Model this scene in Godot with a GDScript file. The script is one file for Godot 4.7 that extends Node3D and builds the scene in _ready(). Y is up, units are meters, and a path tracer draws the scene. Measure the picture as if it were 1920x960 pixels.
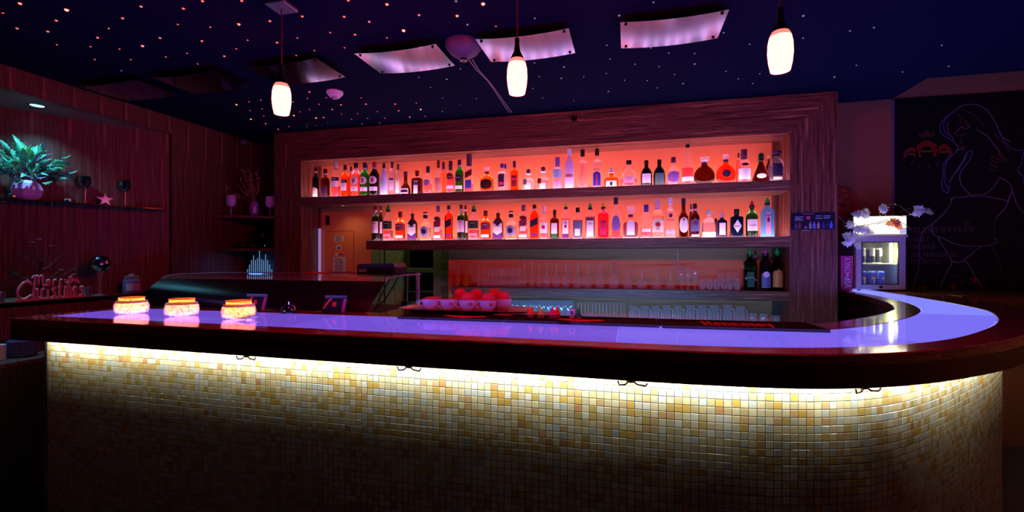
extends Node3D
# A night-club bar: bow-fronted mosaic counter with a backlit top, a walnut back bar full of bottles, red pendants and a star-light ceiling.
# Metres, y up. The eye stands at the origin, 1.4 m high; the back bar is parallel to the x axis at z = -3.63.

const CEIL := 2.54
const TOP := 1.115          # bar top
var used := {}
var mats := {}
var rng := RandomNumberGenerator.new()


class Geo:
	var st := SurfaceTool.new()
	var g := 0
	func _init() -> void:
		st.begin(Mesh.PRIMITIVE_TRIANGLES)
	func tri(a: Vector3, b: Vector3, c: Vector3) -> void:     # counter-clockwise seen from outside
		st.set_smooth_group(g)
		st.add_vertex(a)
		st.add_vertex(c)
		st.add_vertex(b)
	func quad(a: Vector3, b: Vector3, c: Vector3, d: Vector3) -> void:
		tri(a, b, c)
		tri(a, c, d)
	func mesh() -> ArrayMesh:
		st.generate_normals()
		st.index()
		return st.commit()
	# closed rings joined into a skin; a new smoothing group starts where the outline turns sharply
	func loft(rings: Array, cap_low := true, cap_high := true, closed := true, sharp := 0.6) -> void:
		var n: int = rings[0].size()
		var last := Vector3.ZERO
		g += 1
		for j in rings.size() - 1:
			var lo: PackedVector3Array = rings[j]
			var hi: PackedVector3Array = rings[j + 1]
			var d: Vector3 = (hi[0] - lo[0]).normalized()
			if j > 0 and d.length() > 0.1 and last.length() > 0.1 and acos(clampf(d.dot(last), -1, 1)) > sharp:
				g += 1
			if d.length() > 0.1:
				last = d
			for i in (n if closed else n - 1):
				var k := (i + 1) % n
				if lo[i].distance_squared_to(lo[k]) > 1e-14:
					tri(lo[i], lo[k], hi[k])
				if hi[i].distance_squared_to(hi[k]) > 1e-14:
					tri(lo[i], hi[k], hi[i])
		for end in [0, 1]:
			if (cap_low if end == 0 else cap_high):
				var r: PackedVector3Array = rings[0] if end == 0 else rings[-1]
				var c := Vector3.ZERO
				for p in r:
					c += p
				c /= n
				g += 1
				for i in n:
					var k := (i + 1) % n
					if r[i].distance_squared_to(r[k]) > 1e-14:
						if end == 0:
							tri(c, r[k], r[i])
						else:
							tri(c, r[i], r[k])
		g += 1
	func ring(y: float, hw: float, hd: float, n := 20, power := 2.0, c := Vector3.ZERO) -> PackedVector3Array:
		var out := PackedVector3Array()
		for i in n:
			var t := TAU * i / n
			var sx := sin(t)
			var cz := cos(t)
			out.append(c + Vector3(signf(sx) * pow(absf(sx), 2.0 / power) * hw, y, signf(cz) * pow(absf(cz), 2.0 / power) * hd))
		return out
	# a turned shape: outline as (radius, height) from the bottom up
	func lathe(outline: Array, n := 16, c := Vector3.ZERO, sharp := 0.6, caps := true) -> void:
		var rings := []
		for p in outline:
			rings.append(ring(p.y, maxf(p.x, 1e-6), maxf(p.x, 1e-6), n, 2.0, c))
		loft(rings, caps and outline[0].x > 1e-4, caps and outline[-1].x > 1e-4, true, sharp)
	func box(c: Vector3, s: Vector3, bevel := 0.0, turn := 0.0) -> void:
		var h := s / 2.0
		var e := minf(bevel, minf(h.x, minf(h.y, h.z)) * 0.9)
		var b := Basis(Vector3.UP, turn)
		g = -1
		if e <= 0.0:
			for f in [[0, 1, 2], [1, 2, 0], [2, 0, 1]]:
				for sg in [-1.0, 1.0]:
					var q := []
					for uv in [[-1, -1], [1, -1], [1, 1], [-1, 1]]:
						var v := Vector3.ZERO
						v[f[0]] = sg * h[f[0]]
						v[f[1]] = uv[0] * h[f[1]]
						v[f[2]] = uv[1] * h[f[2]]
						q.append(c + b * v)
					if sg > 0:
						quad(q[0], q[1], q[2], q[3])
					else:
						quad(q[0], q[3], q[2], q[1])
			return
		var at := func(x: float, y: float, z: float, axis: int) -> Vector3:      # corner point on the face across `axis`
			var v := Vector3(x * (h.x - (0.0 if axis == 0 else e)), y * (h.y - (0.0 if axis == 1 else e)), z * (h.z - (0.0 if axis == 2 else e)))
			return c + b * v
		for a in 3:
			var u := (a + 1) % 3
			var w := (a + 2) % 3
			for sg in [-1.0, 1.0]:
				var q := []
				for uv in [[-1, -1], [1, -1], [1, 1], [-1, 1]]:
					var v := Vector3.ZERO
					v[a] = sg
					v[u] = uv[0]
					v[w] = uv[1]
					q.append(at.call(v.x, v.y, v.z, a))
				if sg > 0:
					quad(q[0], q[1], q[2], q[3])
				else:
					quad(q[0], q[3], q[2], q[1])
			for su in [-1.0, 1.0]:          # edges that run along axis a
				for sw in [-1.0, 1.0]:
					var p := []
					for end in [-1.0, 1.0]:
						var v := Vector3.ZERO
						v[a] = end
						v[u] = su
						v[w] = sw
						p.append(at.call(v.x, v.y, v.z, u))
						p.append(at.call(v.x, v.y, v.z, w))
					if su * sw > 0:
						quad(p[0], p[2], p[3], p[1])
					else:
						quad(p[0], p[1], p[3], p[2])
		for x in [-1.0, 1.0]:
			for y in [-1.0, 1.0]:
				for z in [-1.0, 1.0]:
					var p0: Vector3 = at.call(x, y, z, 0)
					var p1: Vector3 = at.call(x, y, z, 1)
					var p2: Vector3 = at.call(x, y, z, 2)
					if x * y * z > 0:
						tri(p0, p1, p2)
					else:
						tri(p0, p2, p1)
	func tube(pts: Array, r0: float, r1 := -1.0, n := 6, flat := 1.0) -> void:
		r1 = r0 if r1 < 0 else r1
		var rings := []
		var side := Vector3.ZERO
		for i in pts.size():
			var d: Vector3 = (pts[mini(i + 1, pts.size() - 1)] - pts[maxi(i - 1, 0)]).normalized()
			if side == Vector3.ZERO:
				side = d.cross(Vector3.FORWARD if absf(d.z) < 0.9 else Vector3.RIGHT).normalized()
			side = (side - d * side.dot(d)).normalized()
			var up := d.cross(side)
			var r := lerpf(r0, r1, float(i) / maxf(pts.size() - 1, 1))
			var ring_ := PackedVector3Array()
			for k in n:
				var t := TAU * k / n
				ring_.append(pts[i] + (side * cos(t) + up * sin(t) * flat) * r)
			rings.append(ring_)
		loft(rings, true, true, true, 3.0)
	# a flat outline in the xy plane, counter-clockwise, given thickness along z from z0 to z1
	func plate(poly: PackedVector2Array, z0: float, z1: float) -> void:
		g = -1
		if Geometry2D.is_polygon_clockwise(poly):
			poly.reverse()
		var idx := Geometry2D.triangulate_polygon(poly)
		for k in range(0, idx.size(), 3):
			var a := poly[idx[k]]
			var b := poly[idx[k + 1]]
			var c := poly[idx[k + 2]]
			if (b - a).cross(c - a) < 0:
				var t := b
				b = c
				c = t
			tri(Vector3(a.x, a.y, z1), Vector3(b.x, b.y, z1), Vector3(c.x, c.y, z1))
			tri(Vector3(a.x, a.y, z0), Vector3(c.x, c.y, z0), Vector3(b.x, b.y, z0))
		for k in poly.size():
			var a := poly[k]
			var b := poly[(k + 1) % poly.size()]
			quad(Vector3(a.x, a.y, z0), Vector3(b.x, b.y, z0), Vector3(b.x, b.y, z1), Vector3(a.x, a.y, z1))


# ---------------------------------------------------------------- naming
func numbered(n: String) -> String:
	var k: int = used.get(n, 0)
	used[n] = k + 1
	return n if k == 0 else "%s_%03d" % [n, k]


func tag(o: Node, label: String, category: String, group := "") -> Node:
	o.set_meta("label", label)
	o.set_meta("category", category)
	if group:
		o.set_meta("group", group)
	return o


func thing(called: String, label: String, category: String, at := Vector3.ZERO, turn := 0.0, group := "") -> Node3D:
	var o := Node3D.new()
	o.name = numbered(called)
	add_child(o, true)
	o.position = at
	o.rotation.y = turn
	tag(o, label, category, group)
	return o


func part(called: String, mesh: Mesh, mat: Material, parent: Node, label := "") -> MeshInstance3D:
	var o := MeshInstance3D.new()
	o.name = called
	o.mesh = mesh
	o.material_override = mat
	parent.add_child(o, true)
	if label:
		o.set_meta("label", label)
	return o


func single(called: String, mesh: Mesh, mat: Material, label: String, category: String, at := Vector3.ZERO, turn := 0.0, group := "") -> MeshInstance3D:
	var o := part(numbered(called), mesh, mat, self)
	o.position = at
	o.rotation.y = turn
	tag(o, label, category, group)
	return o


func struct(called: String, mesh: Mesh, mat: Material) -> MeshInstance3D:
	var o := part(called, mesh, mat, self)
	o.set_meta("kind", "structure")
	return o


func copy(o: Node3D, called: String, at: Vector3, turn := 0.0, label := "") -> Node3D:
	var c: Node3D = o.duplicate()
	c.name = numbered(called)
	add_child(c, true)
	c.position = at
	c.rotation.y = turn
	if label:
		c.set_meta("label", label)
	return c


func boxm(c: Vector3, s: Vector3, bevel := 0.0, turn := 0.0) -> ArrayMesh:
	var g := Geo.new()
	g.box(c, s, bevel, turn)
	return g.mesh()


func lathem(outline: Array, n := 16, sharp := 0.6, caps := true) -> ArrayMesh:
	var g := Geo.new()
	g.lathe(outline, n, Vector3.ZERO, sharp, caps)
	return g.mesh()


func tubem(pts: Array, r0: float, r1 := -1.0, n := 6) -> ArrayMesh:
	var g := Geo.new()
	g.tube(pts, r0, r1, n)
	return g.mesh()


func platem(poly: PackedVector2Array, z0: float, z1: float) -> ArrayMesh:
	var g := Geo.new()
	g.plate(poly, z0, z1)
	return g.mesh()


var fonts := {}
func lettering(text: String, size: float, mat: Material, parent: Node, at: Vector3, rot := Vector3.ZERO, font := "Droid Sans", called := "lettering", weight := 400, depth := 0.0008) -> MeshInstance3D:
	var key := font + str(weight)
	if not fonts.has(key):
		var f := SystemFont.new()
		f.font_names = PackedStringArray([font])
		f.font_weight = weight
		fonts[key] = f
	var t := TextMesh.new()
	t.text = text
	t.font = fonts[key]
	t.font_size = 32
	t.pixel_size = size / 32.0
	t.depth = depth
	t.curve_step = 4.0
	var o := part(called, t, mat, parent)
	o.position = at
	o.rotation = rot
	return o


# ---------------------------------------------------------------- materials
func c8(r: float, g: float, b: float, a := 1.0) -> Color:
	return Color(r / 255.0, g / 255.0, b / 255.0, a)


func plain(key: String, col: Color, rough := 0.6, metal := 0.0) -> StandardMaterial3D:
	if not mats.has(key):
		var m := StandardMaterial3D.new()
		m.resource_name = key
		m.albedo_color = col
		m.roughness = rough
		m.metallic = metal
		mats[key] = m
	return mats[key]


func glow(key: String, lin: Color, energy := 1.0, base := Color(0.02, 0.02, 0.02), rough := 0.3) -> StandardMaterial3D:
	if not mats.has(key):
		var m := plain(key, base, rough)
		m.emission_enabled = true
		var top := maxf(lin.r, maxf(lin.g, lin.b))
		m.emission = Color(lin.r / top, lin.g / top, lin.b / top).linear_to_srgb()
		m.emission_energy_multiplier = top * energy
	return mats[key]


func pane(key: String, alpha := 0.06, rough := 0.03, col := Color(0.95, 0.97, 1.0)) -> StandardMaterial3D:
	if not mats.has(key):
		var m := plain(key, Color(col, alpha), rough)
		m.transparency = BaseMaterial3D.TRANSPARENCY_ALPHA
	return mats[key]


func solid_glass(key: String, col: Color, scale := 0.04, rough := 0.02) -> StandardMaterial3D:
	if not mats.has(key):
		var m := plain(key, Color(col, 0.0), rough)
		m.refraction_enabled = true
		m.refraction_scale = scale
	return mats[key]


func noise_tex(freq: float, ramp: Array, octaves := 4, size := 512, seed_ := 1) -> NoiseTexture2D:
	var n := FastNoiseLite.new()
	n.seed = seed_
	n.frequency = freq
	n.fractal_octaves = octaves
	n.noise_type = FastNoiseLite.TYPE_SIMPLEX_SMOOTH
	var t := NoiseTexture2D.new()
	t.width = size
	t.height = size
	t.seamless = true
	t.noise = n
	var grad := Gradient.new()
	grad.offsets = PackedFloat32Array(ramp.map(func(x): return x[0]))
	grad.colors = PackedColorArray(ramp.map(func(x): return x[1]))
	t.color_ramp = grad
	return t


func wood(key: String, scale: Vector3, tint := Color.WHITE, rough := 0.4, coat := 0.0) -> StandardMaterial3D:
	if not mats.has(key):
		var m := plain(key, tint, rough)
		if not mats.has("wood_tex"):
			mats["wood_tex"] = noise_tex(0.018, [[0.0, c8(52, 30, 26)], [0.34, c8(92, 58, 48)], [0.44, c8(150, 104, 86)], [0.50, c8(84, 52, 43)], [0.58, c8(136, 92, 76)], [0.64, c8(76, 46, 38)], [0.8, c8(160, 112, 92)], [1.0, c8(190, 140, 116)]], 5, 512, 7)
		m.albedo_texture = mats["wood_tex"]
		m.uv1_triplanar = true
		m.uv1_world_triplanar = true
		m.uv1_triplanar_sharpness = 8.0
		m.uv1_scale = scale
		if coat > 0:
			m.clearcoat_enabled = true
			m.clearcoat = coat
			m.clearcoat_roughness = 0.06
	return mats[key]


# ---------------------------------------------------------------- bar outline (plan, x and z)
const BAR_O := [[-2.76, -1.597], [-2.1, -1.575], [-1.4, -1.552], [-0.8, -1.54], [-0.3, -1.535], [0.2, -1.53], [0.556, -1.57], [0.86, -1.693], [1.182, -1.917], [1.417, -2.132], [1.70, -2.45], [1.93, -2.76], [2.12, -3.1], [2.27, -3.55], [2.38, -4.1], [2.42, -4.6], [2.43, -5.06]]
const BAR_A := [[-2.76, -1.70], [-2.1, -1.685], [-1.4, -1.662], [-0.8, -1.642], [-0.3, -1.632], [0.2, -1.632], [0.533, -1.674], [0.83, -1.79], [1.10, -1.980], [1.358, -2.249], [1.57, -2.514], [1.769, -2.829], [1.90, -3.12], [1.99, -3.55], [2.06, -4.1], [2.10, -4.6], [2.13, -5.06]]
const BAR_B := [[-2.76, -2.08], [-2.1, -2.08], [-1.4, -2.08], [-0.8, -2.078], [-0.3, -2.075], [0.2, -2.070], [0.50, -2.076], [0.749, -2.113], [0.913, -2.221], [1.063, -2.363], [1.291, -2.626], [1.45, -2.852], [1.60, -3.12], [1.74, -3.55], [1.83, -4.1], [1.87, -4.6], [1.89, -5.06]]
const BAR_C := [[-2.76, -2.22], [-2.1, -2.22], [-1.4, -2.22], [-0.8, -2.22], [-0.3, -2.22], [0.2, -2.215], [0.45, -2.215], [0.69, -2.245], [0.84, -2.335], [0.98, -2.47], [1.19, -2.70], [1.36, -2.93], [1.48, -3.14], [1.63, -3.55], [1.74, -4.1], [1.785, -4.6], [1.785, -5.06]]
const STEPS := 8


func smooth(ctrl: Array) -> PackedVector2Array:          # Catmull-Rom through the control points, STEPS points a span
	var out := PackedVector2Array()
	var n := ctrl.size()
	for i in n - 1:
		var p := []
		for k in [i - 1, i, i + 1, i + 2]:
			var q: Array = ctrl[clampi(k, 0, n - 1)]
			p.append(Vector2(q[0], q[1]))
		for j in STEPS:
			out.append(p[1].cubic_interpolate(p[2], p[0], p[3], float(j) / STEPS))
	out.append(Vector2(ctrl[n - 1][0], ctrl[n - 1][1]))
	return out


func inset(line: PackedVector2Array, d: float) -> PackedVector2Array:    # moved towards the bar's inside (left of travel, away from the room)
	var out := PackedVector2Array()
	for i in line.size():
		var t := (line[mini(i + 1, line.size() - 1)] - line[maxi(i - 1, 0)]).normalized()
		out.append(line[i] + Vector2(t.y, -t.x) * d)
	return out


func v3(p: Vector2, y: float) -> Vector3:
	return Vector3(p.x, y, p.y)


# a slab between two plan curves from y0 to y1; near is the room side
func slab(near: PackedVector2Array, far: PackedVector2Array, y0: float, y1: float, edge := 0.0) -> ArrayMesh:
	var g := Geo.new()
	var rings := []
	for i in near.size():
		var n := near[i]
		var f := far[i]
		var d := (f - n).normalized() * edge
		rings.append(PackedVector3Array([v3(n, y0), v3(n, y1 - edge), v3(n + d, y1), v3(f - d, y1), v3(f, y1 - edge), v3(f, y0)]) if edge > 0 else PackedVector3Array([v3(n, y0), v3(n, y1), v3(f, y1), v3(f, y0)]))
	var m: int = rings[0].size()
	for i in rings.size() - 1:
		for k in m:
			g.g = 10 + k
			g.quad(rings[i][k], rings[i + 1][k], rings[i + 1][(k + 1) % m], rings[i][(k + 1) % m])
	g.g = -1
	for e in [0, rings.size() - 1]:
		var r: PackedVector3Array = rings[e]
		for k in range(1, m - 1):
			if e == 0:
				g.tri(r[0], r[k], r[k + 1])
			else:
				g.tri(r[0], r[k + 1], r[k])
	return g.mesh()


func _ready() -> void:
	rng.seed = 20
	set_view()
	build_setting()
	build_back_bar()
	build_counter()
	build_left_wall_things()
	build_corner_shelves()
	build_ceiling_things()
	build_pendants()
	build_counter_things()
	build_bottles()
	build_glasses()
	build_fridge_corner()
	build_mural()


func set_view() -> void:
	var cam := Camera3D.new()
	cam.name = "camera"
	cam.position = Vector3(0, 1.4, 0)
	cam.rotation = Vector3(0, deg_to_rad(13.88), 0)
	cam.projection = Camera3D.PROJECTION_FRUSTUM
	cam.near = 0.05
	cam.far = 60.0
	cam.size = 960.0 / 880.0 * cam.near
	cam.frustum_offset = Vector2(0, 4.0 / 880.0 * cam.near)
	cam.current = true
	add_child(cam)
	var env := Environment.new()
	env.background_mode = Environment.BG_COLOR
	env.background_color = Color(0, 0, 0)
	env.tonemap_mode = Environment.TONE_MAPPER_LINEAR
	env.tonemap_exposure = 1.0
	env.sdfgi_enabled = true
	env.ssao_enabled = true
	env.ssil_enabled = true
	var we := WorldEnvironment.new()
	we.name = "environment"
	we.environment = env
	add_child(we)


func area(called: String, at: Vector3, towards: Vector3, size: Vector2, col: Color, energy: float) -> void:
	var l := AreaLight3D.new()
	l.name = numbered(called)
	l.area_size = size
	l.light_color = col
	l.light_energy = energy
	l.area_range = 12.0
	l.area_attenuation = 2.0
	l.shadow_enabled = true
	add_child(l, true)
	l.look_at_from_position(at, at + towards, Vector3.UP if absf(towards.normalized().y) < 0.9 else Vector3.FORWARD)


func omni(called: String, at: Vector3, col: Color, energy: float, size := 0.02) -> void:
	var l := OmniLight3D.new()
	l.name = numbered(called)
	l.light_color = col
	l.light_energy = energy
	l.light_size = size
	l.omni_range = 12.0
	l.omni_attenuation = 2.0
	l.shadow_enabled = true
	l.position = at
	add_child(l, true)


func spot(called: String, at: Vector3, to: Vector3, col: Color, energy: float, angle: float, size := 0.02) -> void:
	var l := SpotLight3D.new()
	l.name = numbered(called)
	l.light_color = col
	l.light_energy = energy
	l.light_size = size
	l.spot_angle = angle
	l.spot_range = 12.0
	l.spot_attenuation = 2.0
	l.shadow_enabled = true
	add_child(l, true)
	l.look_at_from_position(at, to, Vector3.RIGHT)


# ---------------------------------------------------------------- the room
const NICHE_U := Vector2(-0.4773, 0.8787)     # along the slanted back of the left-hand niche, towards the room's front (x, z)
const NICHE_N := Vector2(0.8787, 0.4773)      # out of that wall


func niche(s: float, d: float) -> Vector2:     # plan point s metres along the slanted niche wall and d metres in front of it
	return Vector2(-3.59, -3.01) + NICHE_U * s + NICHE_N * d


func prism(poly: Array, y0: float, y1: float) -> ArrayMesh:    # upright prism over a plan outline of (x, z)
	var flat := PackedVector2Array()
	for p in poly:
		flat.append(Vector2(p.x, -p.y))
	var g := Geo.new()
	g.plate(flat, y0, y1)
	var m := g.mesh()
	var t := SurfaceTool.new()
	t.begin(Mesh.PRIMITIVE_TRIANGLES)
	t.append_from(m, 0, Transform3D(Basis(Vector3.RIGHT, -PI / 2), Vector3.ZERO))
	return t.commit()


func build_setting() -> void:
	var wall_wood := wood("wall_walnut", Vector3(6, 0.12, 6), Color(0.80, 0.62, 0.66), 0.5)
	var dark := plain("dark_plaster", c8(52, 30, 28), 0.9)
	var plaster := plain("brown_plaster", c8(205, 124, 90), 0.9)
	var felt := plain("felt_ceiling", c8(10, 14, 46), 1.0)
	felt.metallic_specular = 0.15
	felt.albedo_texture = noise_tex(0.06, [[0.0, c8(170, 170, 170)], [1.0, Color.WHITE]], 5, 512, 3)
	felt.uv1_triplanar = true
	felt.uv1_world_triplanar = true
	felt.uv1_scale = Vector3.ONE * 1.3
	struct("floor", boxm(Vector3(-0.5, -0.1, -1.4), Vector3(11, 0.2, 9)), plain("floor_tile", c8(34, 30, 32), 0.7))
	struct("ceiling", prism([Vector2(-5.6, 2.9), Vector2(4.4, 2.9), Vector2(4.4, -3.52), Vector2(1.84, -3.52), Vector2(1.84, -3.92), Vector2(1.5, -3.93), Vector2(-5.6, -4.4)], CEIL, 3.12), felt)
	struct("ceiling_rear", boxm(Vector3(-0.5, 3.2, -4.4), Vector3(11, 0.14, 3.0)), felt)
	struct("wall_front", boxm(Vector3(-0.5, 1.6, 2.95), Vector3(11, 3.4, 0.1)), dark)
	struct("wall_right", boxm(Vector3(3.95, 1.6, -1.2), Vector3(0.1, 3.4, 8.4)), plaster)
	struct("wall_back", boxm(Vector3(2.7, 1.6, -5.15), Vector3(2.7, 3.4, 0.1)), plaster)
	struct("wall_rear", boxm(Vector3(-1.8, 1.6, -5.45), Vector3(6.4, 3.4, 0.1)), plain("rear_paint", c8(150, 150, 118), 0.9))
	struct("wall_return", boxm(Vector3(1.43, 1.6, -4.7), Vector3(0.07, 3.4, 1.46)), dark)
	var behind := Node3D.new()
	behind.name = "wall_behind_shelves"
	behind.set_meta("kind", "structure")
	add_child(behind)
	part("panel", boxm(Vector3(-3.37, 1.3, -4.02), Vector3(1.84, 2.6, 0.06)), dark, behind)
	part("panel", boxm(Vector3(-0.07, 1.3, -4.02), Vector3(2.93, 2.6, 0.06)), dark, behind)
	part("panel", boxm(Vector3(-1.92, 2.05, -4.02), Vector3(0.78, 1.1, 0.06)), dark, behind)
	# low wall with a wide wooden ledge behind the bar's right end
	struct("wall_low", boxm(Vector3(3.16, 0.53, -4.68), Vector3(1.48, 1.06, 0.78)), plain("low_wall_paint", c8(120, 70, 52), 0.8))
	struct("trim_ledge", boxm(Vector3(3.175, 1.085, -4.66), Vector3(1.47, 0.06, 0.84), 0.006), wood("ledge_walnut", Vector3(0.5, 8, 6), Color(0.9, 0.85, 0.85), 0.3))
	# left wall: lower panelling, slanted niche, fascia over it, full-height pier beyond it
	var left := Node3D.new()
	left.name = "wall_left"
	left.set_meta("kind", "structure")
	add_child(left)
	part("lower_panel", boxm(Vector3(-3.6, 0.565, -0.035), Vector3(0.06, 1.13, 5.95)), wall_wood, left)
	part("pier", prism([Vector2(-3.57, -3.015), Vector2(-3.57, -4.05), Vector2(-3.75, -4.05), Vector2(-3.75, -3.04)], 0, CEIL), wall_wood, left)
	var a := niche(0.0, 0.0)
	var b := niche(1.75, 0.0)
	var ab := niche(1.75, -0.06)
	part("niche_back", prism([a, b, ab, niche(0.0, -0.06)], 1.13, 2.41), wall_wood, left)
	part("niche_end", boxm(Vector3(-4.0, 1.77, -1.44), Vector3(0.86, 1.28, 0.06)), wall_wood, left)
	part("niche_floor", prism([Vector2(-3.57, -3.02), Vector2(-3.57, -1.40), b, a], 1.105, 1.137), wall_wood, left)
	part("niche_soffit", prism([Vector2(-3.571, -3.02), Vector2(-3.571, -1.40), b, a], 2.40, 2.44), plain("soffit_laminate", c8(120, 92, 86), 0.5), left)
	part("fascia", boxm(Vector3(-3.6, 2.47, -0.035), Vector3(0.06, 0.14, 5.95)), wall_wood, left)
	part("fascia_edge", boxm(Vector3(-3.574, 2.404, -1.0), Vector3(0.03, 0.012, 4.06), 0.002), wall_wood, left)
	part("front_panel", boxm(Vector3(-3.6, 1.77, 0.76), Vector3(0.06, 1.28, 4.34)), wall_wood, left)
	struct("wall_left_outer", boxm(Vector3(-5.3, 1.6, -0.9), Vector3(0.1, 3.4, 8.0)), dark)
	# bench-height ledge along the left wall
	var bench := Node3D.new()
	bench.name = "trim_bench"
	bench.set_meta("kind", "structure")
	add_child(bench)
	part("bench_top", boxm(Vector3(-3.44, 0.812, -0.6), Vector3(0.30, 0.03, 4.6), 0.004), wall_wood, bench)
	part("bench_front", boxm(Vector3(-3.32, 0.40, -0.6), Vector3(0.03, 0.79, 4.56)), wall_wood, bench)
	# the glass shelf in the niche
	var gs := thing("glass_shelf", "long smoked glass shelf across the slanted wood niche, under the potted plant", "shelf")
	part("pane", prism([niche(0.02, 0.005), niche(0.06, 0.14), niche(1.7, 0.14), niche(1.7, 0.005)], 1.776, 1.785), plain("smoked_glass", c8(26, 24, 30), 0.08), gs)
	for s in [0.25, 0.68, 1.15]:
		var q := niche(s, 0.02)
		part("bracket", boxm(Vector3(q.x, 1.768, q.y), Vector3(0.03, 0.016, 0.03), 0.003, 0.5), plain("steel", c8(170, 170, 175), 0.25, 1.0), gs)


# ---------------------------------------------------------------- back bar
func frame_board(x0: float, x1: float, y0: float, y1: float, tilt0: float, tilt1: float, vertical: bool) -> ArrayMesh:
	var poly: PackedVector2Array
	if vertical:
		poly = PackedVector2Array([Vector2(x0, y0), Vector2(x1, y0), Vector2(x1, y1 + tilt1), Vector2(x0, y1 + tilt0)])
	else:
		poly = PackedVector2Array([Vector2(x0 + tilt0, y0), Vector2(x1 + tilt1, y0), Vector2(x1, y1), Vector2(x0, y1)])
	return platem(poly, -3.70, -3.63)


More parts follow.
